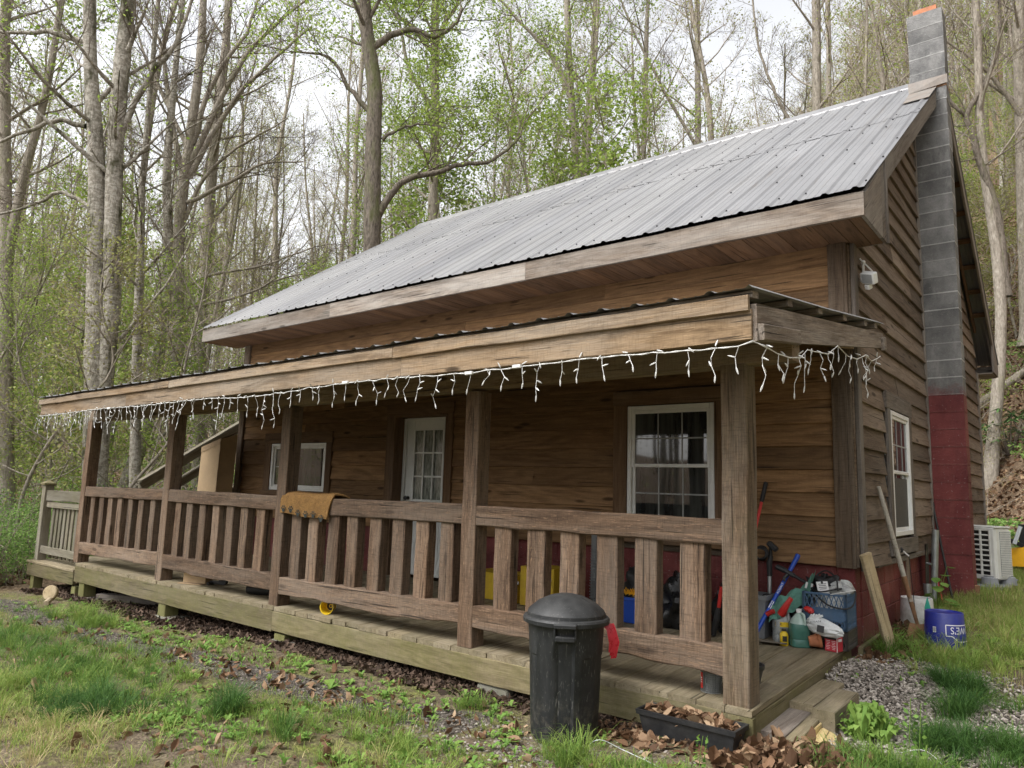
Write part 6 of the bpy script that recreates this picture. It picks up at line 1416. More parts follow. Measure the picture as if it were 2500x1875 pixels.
big('left_edge_tree', 'grey tree at the left edge with a leaning second stem', (-17.93, -.42), [([(-17.93, -.42, -.5), (-18.38, -.78, 3.62), (-18.67, -1.02, 6.61), (-19.0, -1.29, 9.75), (-19.32, -1.54, 13.05), (-19.5, -1.7, 17)], .16, .10, (.5, 10, 3.)), ([(-18.62, -.98, 6.2), (-18.5, -.89, 8.49), (-18.33, -.75, 10.0), (-18.23, -.67, 12.31), (-18.2, -.66, 16)], .11, .07, (.4, 8, 2.6))], 'barkb', seed=18, nleaf=5200, leaf='leafs', lsize=(.06, .13), frac=.6)
big('mossy_slim_tree', 'slim grey tree right beside the thick twin stemmed tree', (-14.67, .93), [([(-14.67, .93, -.5), (-14.89, .75, 2.66), (-15.03, .64, 4.87), (-15.1, .58, 6.39), (-15.2, .5, 8.15), (-15.3, .45, 13)], .125, .05, (.4, 12, 2.4))], 'barkp', seed=19)
# dogwood in flower
t = Tree(30); Q, rd = t.stem([(0, 0, 0), (.1, 0, 2.4), (.2, .1, 4.8), (.1, .2, 7)], .09, .03); t.crown(Q, rd, .35, 22, 2.6, up=.2, nb=6, lv=2, tw=1.0); t.leaves(7000, (.05, .10), .16)
tp = np.array(t.tips); quad(t.C, tp[t.rs.integers(0, len(tp), 900)] + t.rs.normal(0, .12, (900, 3)), (.07, .12), t.rs, 2)
r = plant_tree(t, 'dogwood_tree', 'small dogwood with white blossoms among green leaves behind the far roof corner', 'tree', (-18.0, 6.2, G(-18, 6.2)), 'barkb', 'twig', 'leafs'); r.children[1].data.materials.append(M['petal'])

# ------------------------------------------------------------------ the forest: archetypes copied
def proto(seed, h, r0, t0, n, L, nb, lv, nleaf=0, leaf='leafb', bark='barkb', twig='twig', lsize=(.05, .09), up=.75, wob=.25, frac=1., spread=.16, tw=1.3):
    t = Tree(seed); P = [(0, 0, -.3)]; 
    for k in range(1, 6): P.append((P[-1][0] + t.rs.normal(0, wob), P[-1][1] + t.rs.normal(0, wob), h * k / 5))
    Q, rd = t.stem(P, r0, r0 * .22, 8); t.crown(Q, rd, t0, n, L, up, nb, lv, tw)
    if nleaf: t.leaves(nleaf, lsize, spread, frac=frac)
    tm = t.T.mesh('trunk'); [setattr(p, 'use_smooth', True) for p in tm.polygons]; cm = t.C.mesh('crown')
    tm.materials.append(M[bark]); cm.materials.append(M[twig]); cm.materials.append(M[leaf]); return tm, cm
def place(pr, name, label, x, y, rz, sc, group, lean=(0, 0)):
    r = bpy.data.objects.new(name, None); COL.objects.link(r); r.location = (x, y, G(x, y)); r.rotation_euler = (lean[0], lean[1], rz); r.scale = (sc, sc, sc); tag(r, label, 'tree', group)
    for nm, me in (('trunk', pr[0]), ('crown', pr[1])):
        o = bpy.data.objects.new(nm, me); COL.objects.link(o); o.parent = r
TALL = [proto(101, 21, .15, .38, 22, 3.0, 6, 2, 2600, up=.85), proto(102, 24, .18, .42, 22, 3.6, 6, 2, 1400), proto(103, 19, .11, .30, 22, 2.4, 6, 2, 3400, up=.9), proto(104, 22, .14, .35, 24, 3.2, 6, 2, 5200, 'leafs', frac=.7), proto(105, 17, .10, .25, 20, 2.6, 6, 2, 2000, bark='barkp', up=.8), proto(106, 20, .13, .33, 22, 3.3, 6, 2, 1600, bark='barkd', twig='twigd')]
SAP = [proto(201, 8.5, .05, .15, 26, 2.0, 5, 2, 6500, 'leafs', lsize=(.06, .12), up=.5, wob=.3, tw=.9), proto(202, 10.5, .06, .2, 26, 2.2, 5, 2, 4500, 'leafs', up=.6, wob=.35, tw=.9), proto(203, 7, .045, .12, 24, 1.9, 5, 2, 4500, 'leafb', up=.5, wob=.35, tw=.9), proto(204, 9, .05, .15, 26, 2.1, 5, 2, 1200, 'leafb', up=.6, wob=.3, tw=.9)]
C0 = np.array((1.589, -6.493, 1.231)); FW = np.array((-.623, .7696, .1399)); RT = np.array((.7797, .6254, .0312)); UP = np.array((.0635, -.1286, .9897))
def px(P):
    d = np.asarray(P, float) - C0; z = d @ FW; z = np.where(np.abs(z) < 1e-3, 1e-3, z); return np.where(z > .1, 1250 + 1780 * (d @ RT) / z, -9e9), 937.5 - 1780 * (d @ UP) / z
def site(rs, dmin, dmax):
    while True:
        az = R(rs.uniform(-4, 80)); d = math.sqrt(rs.uniform(dmin ** 2, dmax ** 2)); x = 1.589 - d * math.sin(az); y = -6.493 + d * math.cos(az)
        if -12.6 < x < 2.5 and y < 11.5: continue
        if x > -11 and y < 8: continue
        return x, y, az, d
rs = np.random.default_rng(77); placed = []
TL = {0: 'tall bare grey trunk in the hillside woods behind the cabin', 1: 'tall bare grey trunk in the hillside woods behind the cabin', 2: 'tall bare grey trunk in the hillside woods behind the cabin', 3: 'tall woodland tree misted with fresh green leaf behind the cabin', 4: 'slim pale barked woodland tree behind the cabin', 5: 'dark barked woodland tree behind the cabin'}
cnt = 0; tries = 0
while cnt < 185 and tries < 9000:
    tries += 1; x, y, az, d = site(rs, 20, 70)
    if any((x - a) ** 2 + (y - b) ** 2 < (1.9 if d < 35 else 2.6) ** 2 for a, b in placed): continue
    if d < 24 and rs.random() < .5: continue
    placed.append((x, y)); k = int(rs.integers(0, 6)); cnt += 1
    place(TALL[k], 'forest_tree', TL[k], x, y, rs.uniform(0, 6.28), rs.uniform(.8, 1.2), 'tall trees in the woods', (rs.normal(0, .03), rs.normal(0, .03)))
cnt = 0; tries = 0; SLb = {0: 'thin understory sapling full of fresh green leaves in the woods', 1: 'thin understory sapling full of fresh green leaves in the woods', 2: 'budding understory sapling with olive leaves in the woods', 3: 'bare twiggy understory sapling in the woods'}
while cnt < 125 and tries < 9000:
    tries += 1; x, y, az, d = site(rs, 15.5, 50)
    if any((x - a) ** 2 + (y - b) ** 2 < 1.3 ** 2 for a, b in placed): continue
    if az < R(16) and d < 27: continue
    placed.append((x, y)); k = int(rs.integers(0, 4)); cnt += 1
    place(SAP[k], 'sapling', SLb[k], x, y, rs.uniform(0, 6.28), rs.uniform(.6, 1.15), 'saplings in the woods', (rs.normal(0, .1), rs.normal(0, .1)))
for x, y, k, sc in ((-12.2, 10.5, 1, 1.45), (-10.8, 12.0, 0, 1.6), (-14.2, 9.5, 0, 1.5), (-9.0, 13.5, 1, 1.35), (-15.2, 7.8, 1, 1.2), (-12.8, 14.5, 0, 1.7), (-16.6, 11.0, 1, 1.5), (-7.2, 15.5, 3, 1.4), (-8.4, 16.5, 1, 1.2)):
    place(SAP[k], 'sapling', ('tall slender sapling misted with bright new leaves rising behind the house roof' if k < 2 else 'tall bare sapling rising behind the house roof'), x, y, rs.uniform(0, 6.28), sc, 'saplings behind the roof')
for q in range(26):
    x, y = rs.uniform(-26, -15), rs.uniform(-7, 2)
    if any((x - a) ** 2 + (y - b) ** 2 < .8 for a, b in placed): continue
    placed.append((x, y)); k = int(rs.integers(0, 2)); place(SAP[k], 'sapling', 'leafy understory sapling in the bright thicket left of the porch', x, y, rs.uniform(0, 6.28), rs.uniform(.45, .95), 'saplings in the thicket')
for x, y, k, sc in ((-2.4, 19.5, 0, .9), (-1.6, 22.5, 2, 1.0), (-.4, 24, 2, 1.1), (.9, 22.8, 3, 1.0), (.2, 27, 0, 1.0), (-3.2, 24, 2, 1.1), (1.2, 19, 3, .8), (-.6, 14.2, 3, .45), (.9, 16.0, 3, .5)):
    place(SAP[k], 'sapling', 'budding sapling on the leaf covered bank to the right of the chimney', x, y, rs.uniform(0, 6.28), sc, 'saplings on the bank')
# far woods: one mass
mb = MB()
for q in range(740):
    az = R(rs.uniform(-6, 82)); d = rs.uniform(62, 125)
    if q >= 620: az = R(rs.uniform(110, 290)); d = rs.uniform(16, 45)
    x = 1.589 - d * math.sin(az); y = -6.493 + d * math.cos(az); z = G(x, y); h = rs.uniform(14, 22); w = rs.normal(0, .6, 2)
    P = np.array([(x, y, z - .5), (x + w[0] * .5, y + w[1] * .5, z + h * .5), (x + w[0], y + w[1], z + h)]); mb.tube(P, [rs.uniform(.12, .22), .10, .02], 5, 0, cap=False)
    nb = 34; t = rs.uniform(.3, 1, nb); a = rs.uniform(0, 6.28, nb); l = rs.uniform(1.2, 3.4, nb) * (1.2 - .7 * t)
    for j in range(nb):
        p = P[0] + (P[2] - P[0]) * t[j]; e = p + np.array((math.cos(a[j]) * l[j], math.sin(a[j]) * l[j], l[j] * rs.uniform(.4, 1.4))); mb.tube([p, e], [.035, .012], 3, 1, cap=False)
        for s_ in range(3):
            f = p + (e - p) * rs.uniform(.3, 1); g = f + rs.normal(0, .6, 3) + (0, 0, .4); mb.tube([f, g], [.016, .008], 3, 1, cap=False)
    quad(mb, P[0] + (P[2] - P[0]) * rs.uniform(.08, .9, (110, 1)) + rs.normal(0, 1.4, (110, 3)), (.10, .26), rs, 2)
tag(obj('far_woods', mb, ['barkb', 'twig', 'leafb']), kind='stuff')

# ------------------------------------------------------------------ undergrowth, grass, leaves, gravel
mb = MB(); rs = np.random.default_rng(5)
def bush(mb, x, y, rx, h, n, size, stems=5, mat=0):
    z = G(x, y); 
    for s_ in range(stems):
        a = rs.uniform(0, 6.28); e = np.array((x + rx * .8 * math.cos(a), y + rx * .8 * math.sin(a), z + h * rs.uniform(.6, 1.05))); mb.tube(spline([(x + rs.normal(0, .1), y + rs.normal(0, .1), z), ((x + e[0]) / 2 - .05, (y + e[1]) / 2, z + h * .6), tuple(e)], 4), np.linspace(.010, .003, 9), 3, 1, cap=False)
    # leaves hang in sprays
    k = max(6, n // 28); c = rs.normal(0, 1, (k, 3)); c /= np.linalg.norm(c, axis=1)[:, None]; c *= rs.uniform(.35, 1, (k, 1)) ** .5
    c = np.stack([x + c[:, 0] * rx, y + c[:, 1] * rx, z + h * .55 + c[:, 2] * h * .5], -1); P = c[rs.integers(0, k, n)] + rs.normal(0, 1, (n, 3)) * (.11 * rx + .05, .11 * rx + .05, .07 * h * .6 + .02)
    P[:, 2] = np.maximum(P[:, 2], z + .02); quad(mb, P, size, rs, mat)
q = 0
while q < 150:
    x = rs.uniform(-21, -11.7); y = rs.uniform(-6.2, 5.5)
    if x > -12.4 and y > -2.4: continue
    near_ = x > -14.5 and y < 0
    bush(mb, x, y, rs.uniform(.5, .95), rs.uniform(.7, 1.7) * (1.15 if near_ else .9), 900 if near_ else 480, (.022, .05) if near_ else (.035, .07)); q += 1
for q in range(34): bush(mb, rs.uniform(-13.6, -11.75), rs.uniform(-4.2, -1.2) if q % 3 else rs.uniform(-3.2, -2.5), rs.uniform(.35, .6), rs.uniform(.6, 1.5), 900, (.022, .045))
q = 0
while q < 190:
    x, y, az, d = site(rs, 17, 46)
    if az < R(30): continue
    bush(mb, x, y, rs.uniform(.6, 1.2), rs.uniform(.6, 1.6), 260, (.06, .12), 4); q += 1
for x, y, rx, h, n in ((-.1, 12.6, .55, .8, 700), (.2, 12.0, .35, .5, 350), (-.7, 14.5, .7, .9, 500), (.6, 15.5, .6, .8, 420), (-1.2, 18.5, .9, 1.1, 500), (.9, 18.8, .8, 1.0, 400), (-.2, 21, 1.0, 1.2, 500), (1.3, 13.5, .5, .6, 350), (.0, 10.4, .3, .35, 260), (.8, 10.8, .3, .3, 260)): bush(mb, x, y, rx, h, n, (.05, .11), 4)
tag(obj('undergrowth', mb, ['leafu', 'twig']), kind='stuff')
for x, y, sc, lb in ((-.35, 17.6, 1.2, 'dark evergreen shrub with long glossy leaves halfway up the bank'), (.35, 16.3, .9, 'smaller dark evergreen shrub lower down the bank beside the eave')):
    mb = MB(); z = G(x, y)
    for k in range(34):
        a = rs.uniform(0, 6.28); r_ = rs.uniform(.1, .8) * sc; c = np.array((x + r_ * math.cos(a), y + r_ * math.sin(a), z + rs.uniform(.3, 1.1) * sc)); mb.tube([(x, y, z), tuple(c)], [.015, .008], 3, 1, cap=False)
        for j in range(9):
            b = 2 * math.pi * j / 9 + rs.normal(0, .2); d = np.array((math.cos(b), math.sin(b), rs.normal(-.25, .2))); s_ = np.array((-d[1], d[0], 0)) * .035; L = .22 * sc; e = c + d * L * .55
            mb.add([c, e + s_, c + d * L, e - s_], np.array([(0, 1, 2, 3)]), 0, None, rs.random())
    tag(obj('evergreen_shrub', mb, ['leafr', 'twigd']), lb, 'shrub')
mb = MB(); 
P_ = np.array(spline([(-4.0, 21.5, G(-4, 21.5) + .5), (-2, 21, G(-2, 21) + .35), (.2, 20.4, G(.2, 20.4) + .2), (1.8, 20, G(1.8, 20) + .15)], 5)); mb.tube(P_, np.linspace(.16, .09, len(P_)), 8); tag(smoothed(obj('fallen_log', mb, 'barkb'), 180), 'long fallen trunk lying across the bank behind the crooked sapling', 'log')

def visible(P, m=260): u, v = px(P); return (u > -m) & (u < 2500 + m) & (v > -m) & (v < 1875 + m)
def gauss(x, y, cx, cy, sx, sy): return np.exp(-(((x - cx) / sx) ** 2 + ((y - cy) / sy) ** 2))
def blades(mb, P, h, w, rn, lean=.45):
    n = len(P); az = rs.uniform(0, 6.28, n); ln = np.abs(rs.normal(0, lean, n)); d = np.stack([np.cos(az), np.sin(az), np.zeros(n)], -1); s_ = np.stack([-np.sin(az), np.cos(az), np.zeros(n)], -1) * (w / 2)[:, None]
    up = np.array((0, 0, 1.)); m = P + up * (h * .55)[:, None] + d * (h * ln * .35)[:, None]; t = P + up * (h * (1 - .35 * np.minimum(ln, 1.2)))[:, None] + d * (h * ln)[:, None]
    V = np.stack([P - s_, P + s_, m + s_ * .75, m - s_ * .75, t], 1); i = np.arange(n)[:, None] * 5
    mb.add(V.reshape(-1, 3), [i + np.array([[0, 1, 2, 3]]), i + np.array([[3, 2, 4]])], 0, None, np.repeat(np.clip(rn, 0, 1), 5))
def ground_pts(x, y): return np.stack([x, y, gz(x, y)], -1)
gr = MB()
n = 520000; x = rs.uniform(-10.8, 2.2, n); y = rs.uniform(-6.0, -2.0, n)
lush = np.clip(.5 * gauss(x, y, -6.2, -3.75, 1.6, .5) + .4 * gauss(x, y, -4.6, -4.1, .9, .4) + .5 * gauss(x, y, -8.5, -3.8, 2.2, .6), 0, 1.2) * (.4 + .6 * (np.sin(x * 6.1 + 2 * np.sin(y * 5)) > -.3))
clump = .5 + .5 * np.sin(x * 3.1 + 1.7 * np.sin(y * 4.3)) * np.sin(y * 5.2 + 1.3 * np.sin(x * 2.7)); fine = .5 + .5 * np.sin(x * 11.3 + 2 * np.sin(y * 9)) * np.sin(y * 13.1 + 2 * np.sin(x * 7))
base = .16 + .5 * clump ** 2 + .25 * fine * clump
path = np.clip(1 - np.abs(y - np.interp(x, [-14, -8.9, -5.4, -3.6, -2.4, -1.4, 0], [-3.1, -3.0, -3.05, -3.03, -2.87, -2.7, -2.6])) / .34, 0, 1)
tuft = np.clip(gauss(x, y, -7.5, -2.78, .45, .2) + gauss(x, y, -3.05, -3.62, .16, .12) + gauss(x, y, -2.5, -3.6, .16, .12) + gauss(x, y, -.80, -2.92, .16, .10) + gauss(x, y, -1.9, -2.5, .14, .10) + gauss(x, y, -.35, -2.95, .25, .12) + gauss(x, y, .575, -2.25, .35, .2) + gauss(x, y, -2.2, -3.0, .3, .18), 0, 1)
dirt = np.clip(gauss(x, y, -2.8, -3.72, .35, .16) + gauss(x, y, -3.05, -4.42, .45, .14) + gauss(x, y, -1.25, -3.0, .5, .18) + gauss(x, y, -.2, -2.55, .9, .25) + gauss(x, y, -1.1, -2.6, .45, .3), 0, 1)
straw = np.clip(1.1 * gauss(x, y, -3.9, -4.65, .9, .22) + gauss(x, y, -4.9, -4.45, .6, .25) + .5 * gauss(x, y, -2.0, -3.9, .5, .2), 0, 1)
mossy = np.clip((y + 2.95) / .2, 0, 1) * (x < -1.3)
dens = np.clip(base * (1 - .55 * mossy) + lush + tuft * 1.2, 0, 1.3) * (1 - .93 * path * (x < -1.7)) * (1 - .9 * dirt * (1 - tuft)) * np.where(y > -2.25, .12, 1)
dens *= np.where((x > -.25) & (y > -2.45), .1, 1) * np.clip(.25 + 1.1 * (np.sin(x * 2.3 + 1.9 * np.sin(y * 3.1 + 1)) * np.sin(y * 4.7 + 1.5 * np.sin(x * 1.9)) + .35), .12, 1.1)
k = (rs.random(n) < dens * .34) & visible(ground_pts(x, y)); x, y, lush, tuft, straw, mossy, clump = (a[k] for a in (x, y, lush, tuft, straw, mossy, clump)); m = len(x)
h = (.020 + .022 * clump + .04 * lush + .10 * tuft + .03 * straw) * rs.uniform(.5, 1.35, m) * (1 - .35 * mossy)
rn = .50 + .14 * clump - .16 * np.clip(lush, 0, 1) - .15 * tuft + rs.normal(0, .10, m) + .42 * straw * (rs.random(m) < .75) + .36 * (rs.random(m) < .09)
blades(gr, ground_pts(x, y), h, rs.uniform(.003, .0055, m), rn, .7)
def tufts(gr, nt, cx, cy, sx, sy, hh, nb, rnm, rad=.05, clip=None):
    X = rs.normal(cx, sx, nt); Y = rs.normal(cy, sy, nt); k = visible(ground_pts(X, Y)) & ~((X < -.05) & (Y > -2.22)); X, Y = X[k], Y[k]; nt = len(X)
    s = rs.uniform(.55, 1.3, nt); r = np.clip(rnm + rs.normal(0, .09, nt), 0, 1); cnt_ = (nb * s).astype(int); idx = np.repeat(np.arange(nt), cnt_); n = len(idx)
    a = rs.uniform(0, 6.283, n); q = np.sqrt(rs.random(n)); px_ = X[idx] + rad * s[idx] * q * np.cos(a); py_ = Y[idx] + rad * s[idx] * q * np.sin(a)
    h = hh * s[idx] * rs.uniform(.5, 1.25, n); w = rs.uniform(.0028, .005, n); P = ground_pts(px_, py_); d = np.stack([np.cos(a), np.sin(a), np.zeros(n)], -1) + rs.normal(0, .45, (n, 3)) * (1, 1, 0); s_ = np.stack([-np.sin(a), np.cos(a), np.zeros(n)], -1) * (w / 2)[:, None]
    ln = (.25 + .75 * q * rs.uniform(.5, 1.5, n)) * h; up = np.array((0, 0, 1.)); m1 = P + up * (h * .45)[:, None] + d * (ln * .22)[:, None]; m2 = P + up * (h * .78)[:, None] + d * (ln * .6)[:, None]; t = P + up * (h * (.95 - .35 * q))[:, None] + d * (ln * 1.15)[:, None]
    V = np.stack([P - s_, P + s_, m1 + s_ * .85, m1 - s_ * .85, m2 + s_ * .6, m2 - s_ * .6, t], 1); i = np.arange(n)[:, None] * 7
    gr.add(V.reshape(-1, 3), [np.concatenate([i + np.array([[0, 1, 2, 3]]), i + np.array([[3, 2, 4, 5]])]), i + np.array([[5, 4, 6]])], 0, None, np.repeat(np.clip(r[idx] + rs.normal(0, .07, n), 0, 1), 7))
for a in ((105, -6.2, -3.8, 1.3, .26, .12, 34, .32), (80, -8.6, -3.9, 1.6, .35, .12, 30, .38), (60, -5.6, -3.7, 1.2, .3, .10, 34, .48), (38, -4.7, -4.0, .55, .24, .11, 36, .30), (34, -4.05, -4.2, .22, .13, .15, 60, .12), (26, -7.5, -2.76, .3, .1, .16, 60, .46), (5, -3.06, -3.62, .06, .05, .17, 90, .2), (6, -2.5, -3.6, .1, .08, .12, 50, .28), (8, -.80, -2.93, .09, .05, .16, 60, .52),
          (5, -1.9, -2.5, .06, .04, .14, 46, .4), (30, -2.2, -3.25, .45, .10, .07, 36, .5), (80, -3.3, -3.55, 1.4, .25, .07, 30, .48), (70, -5.0, -2.72, 2.2, .12, .05, 24, .5), (90, -3.6, -4.5, .8, .25, .10, 26, .8), (70, -4.9, -4.4, .5, .2, .12, 30, .62), (40, -1.4, -3.5, .5, .2, .08, 36, .6), (26, .55, -2.3, .28, .14, .10, 60, .42), (20, -.3, -2.95, .2, .08, .07, 50, .5)): tufts(gr, *a)
for a in ((9, .73, -.36, .07, .09, .15, 110, .10), (7, .82, -.85, .06, .08, .14, 110, .12), (9, .72, -1.42, .09, .07, .14, 110, .14), (14, 1.07, -1.42, .11, .12, .15, 110, .14), (14, .66, -2.0, .18, .1, .11, 70, .35), (6, .17, .16, .04, .06, .17, 80, .5), (9, .52, .06, .09, .05, .15, 60, .55), (26, .9, .35, .2, .25, .13, 60, .6), (110, .95, 1.7, .42, .8, .11, 36, .68), (90, 1.2, 3.6, .5, 1.2, .12, 34, .68), (14, .40, .8, .08, .2, .12, 40, .5), (10, 1.0, -.55, .1, .1, .08, 60, .3)): tufts(gr, *a)
n = 420000; x = rs.uniform(-.15, 4.2, n); y = rs.uniform(-2.6, 9.5, n)
clump = .5 + .5 * np.sin(x * 4.1 + 1.7 * np.sin(y * 3.3)) * np.sin(y * 4.2 + 1.3 * np.sin(x * 3.7))
gravel = np.clip(1.4 - np.hypot((x - .50) / .62, (y + 1.0) / .80), 0, 1); wallside = np.maximum(np.clip((.28 - x) / .25, 0, 1) * (y > -.2) * (y < 3.2), np.clip((.52 - x) / .2, 0, 1) * (y > -.3) * (y < 1.3))
dt = np.clip(gauss(x, y, .74, -.36, .14, .16) + gauss(x, y, .82, -.85, .13, .16) + gauss(x, y, .72, -1.42, .17, .14) + gauss(x, y, 1.08, -1.4, .20, .22) + gauss(x, y, .62, -2.0, .3, .2) + gauss(x, y, 1.0, -.55, .08, .08), 0, 1)
lt = np.clip(gauss(x, y, .17, .17, .09, .12) + gauss(x, y, .52, .05, .16, .10) + gauss(x, y, .95, .4, .3, .4) + .9 * gauss(x, y, .4, .75, .15, .25), 0, 1)
lushr = np.clip((y - .9 + .6 * (x - .9)) / .8, 0, 1)
dens = np.clip(lushr * .9 + dt + lt + .14, 0, 1.2) * (1 - .93 * gravel * (1 - dt)) * (1 - .75 * wallside * (1 - lt))
dens *= np.where((x < .55) & (y < -1.7) & (dt < .3), .08, 1)
k = (rs.random(n) < dens * .36) & visible(ground_pts(x, y)) & ~((x > -.4) & (x < .85) & (y > 4.3) & (y < 5.0)); x, y, dt, lt, lushr, clump = (a[k] for a in (x, y, dt, lt, lushr, clump)); m = len(x)
h = (.035 + .06 * lushr + .03 * dt + .03 * lt + .03 * clump) * rs.uniform(.5, 1.3, m) * np.where(y > 3, 1.3, 1)
blades(gr, ground_pts(x, y), h, rs.uniform(.003, .0055, m) * np.where(y > 2.5, 1.6, 1), .66 + .12 * clump - .46 * dt + rs.normal(0, .08, m), .6)
tag(obj('grass', gr, 'grass'), kind='stuff')
# broad leaved weeds in the grass
wd = MB()
def rosette(x, y, r, nl, h, c, seg=3):
    z = G(x, y)
    for k in range(nl):
        a = 6.283 * k / nl + rs.normal(0, .25); L = r * rs.uniform(.6, 1.15); d = np.array((math.cos(a), math.sin(a), 0)); s_ = np.array((-d[1], d[0], 0)) * L * rs.uniform(.16, .26); p = np.array((x, y, z + .005)); e = rs.uniform(.3, 1) * h
        m1 = p + d * L * .4 + (0, 0, e * .7); m2 = p + d * L * .75 + (0, 0, e); t = p + d * L + (0, 0, e * .8)
        wd.add([p - s_ * .2, p + s_ * .2, m1 + s_ * .8, m1 - s_ * .8, m2 + s_, m2 - s_, t], [np.array([(0, 1, 2, 3), (3, 2, 4, 5)]), np.array([(5, 4, 6)])], 0, None, np.clip(c + rs.normal(0, .15), 0, 1))
for q in range(1100):
    cx_, cy_, sx, sy = ((-3.9, -3.75, .8, .3), (-3.2, -3.9, .5, .2), (-1.5, -3.45, .6, .3), (-2.6, -2.6, 1.2, .2), (-5.2, -2.7, 1.5, .15), (-7.6, -2.7, 1.2, .2), (.5, 1.3, .4, 1.6), (.75, 4.2, .5, 1.2), (.25, .6, .12, .5))[int(rs.integers(0, 9))]
    x, y = rs.normal(cx_, sx), rs.normal(cy_, sy)
    if (x < -.1 and y > -2.25) or x < -11: continue
    rosette(x, y, rs.uniform(.02, .06) * (1.5 if q % 9 == 0 else 1), int(rs.integers(4, 9)), rs.uniform(.015, .06), .45 + .3 * rs.random())
tag(obj('weeds', wd, 'weed'), kind='stuff')
wd = MB()
for q in range(60): rosette(.40 + rs.normal(0, .05), -1.50 + rs.normal(0, .07), rs.uniform(.04, .10), 7, rs.uniform(.06, .22), .75)
tag(obj('weed_plant', wd, 'weed'), 'bright green leafy weed growing beside the outermost step block', 'weed')
wd = MB(); b0 = np.array((.17, 2.42, G(.17, 2.42)))
for q in range(13):
    a = 2.4 * q + rs.normal(0, .3); hh = (.10, .18, .30, .42)[q % 4] * rs.uniform(.8, 1.15); c = b0 + np.array((math.cos(a) * .11, math.sin(a) * .09, hh)); wd.tube(spline([b0, (b0 + c) / 2 + (0, 0, .04), c], 4), .003, 4, rn=.55)
    d = np.array((math.cos(a), math.sin(a), rs.uniform(-.5, .1))); d /= np.linalg.norm(d); s_ = np.array((-math.sin(a), math.cos(a), 0)); L = rs.uniform(.09, .15); w_ = L * .38
    wd.add([c, c + d * L * .12 + s_ * w_ * .8, c + d * L * .42 + s_ * w_, c + d * L * .75 + s_ * w_ * .55, c + d * L, c + d * L * .75 - s_ * w_ * .55, c + d * L * .42 - s_ * w_, c + d * L * .12 - s_ * w_ * .8, c + d * L * .45 + (0, 0, -.012)], np.array([(8, k, (k + 1) % 8) for k in range(8)]), 0, None, rs.uniform(.35, .8))
tag(obj('burdock_plant', wd, 'weed'), 'tall broad leaved weed growing in front of the grey pipe', 'weed')
wd = MB(); 
for (x, y) in ((-.14, -2.72), (.66, -1.80), (.72, -1.86)):
    z = G(x, y); P_ = spline([(x, y, z), (x + .01, y, z + .1), (x + .03, y - .01, z + (.2 if y < -2 else .36))]); wd.tube(P_, .002, 4, rn=.7)
    for p in P_[3:]:
        for s_ in (-1, 1): quad(wd, np.array([p + np.array((s_ * .02, .01 * s_, 0))]), (.02, .045), rs, 0)
tag(obj('seedling', wd, 'weed'), kind='stuff')
# dead leaves
lv_ = MB()
addleaves(lv_, 850, lambda n: (lambda x, y: np.stack([x, y, gz(x, y) + np.abs(rng.normal(0, .035, n)) * np.exp(-((x - .2) / .4) ** 2) + .012], -1))(rng.normal(.24, .22, n), rng.normal(-2.30, .17, n)), size=(.04, .10), rn=(.05, 1), curl=.8, tilt=.8)
addleaves(lv_, 260, lambda n: (lambda x, y: np.stack([x, y, gz(x, y) + .012], -1))(rng.normal(-.72, .22, n), rng.normal(-2.36, .10, n)), size=(.04, .10), rn=(.3, 1))
addleaves(lv_, 420, lambda n: (lambda x, y: np.stack([x, y, gz(x, y) + .015], -1))(np.abs(rng.normal(.06, .16, n)) + .04, rng.uniform(-.35, 1.4, n)), size=(.04, .10), rn=(.05, .9), curl=.7)
addleaves(lv_, 700, lambda n: (lambda x, y: np.stack([x, y, gz(x, y) + .02], -1))(rng.uniform(-8, .2, n), rng.uniform(-4.6, -2.4, n)), size=(.025, .09), rn=(.3, 1), curl=.7)
addleaves(lv_, 160, lambda n: (lambda x: np.stack([x, np.interp(x, [-5.4, -3.6, -2.4, -1.4], [-3.05, -3.03, -2.87, -2.7]) + rng.normal(0, .12, n), gz(x, -2.9) + .015], -1))(rng.uniform(-5, -1.2, n)), size=(.04, .11), rn=(.35, 1))
tag(obj('dry_leaves', lv_, 'dry'), kind='stuff')
lv_ = MB()
addleaves(lv_, 9000, lambda n: (lambda x, y: np.stack([x, y, gz(x, y) + .012], -1))(rng.uniform(-11, -.3, n), -2.38 + np.abs(rng.normal(0, .55, n))), size=(.03, .09), rn=(0, 1))
tag(obj('leaf_mulch', lv_, 'mulch'), kind='stuff')
lv_ = MB()
def bank(n):
    x = rng.uniform(-7, 5, n); y = 8.6 + 26 * rng.random(n) ** 1.3; P = np.stack([x, y, gz(x, y) + .03], -1); return P[visible(P, 500)]
addleaves(lv_, 34000, bank, size=(.09, .20), rn=(.1, 1), tilt=.5)
def wfloor(n):
    x = rng.uniform(-34, -11.5, n); y = rng.uniform(-6, 22, n); P = np.stack([x, y, gz(x, y) + .03], -1); return P[visible(P, 300)]
addleaves(lv_, 14000, wfloor, size=(.08, .18), rn=(.1, .95))
tag(obj('leaf_litter', lv_, 'dry'), kind='stuff')
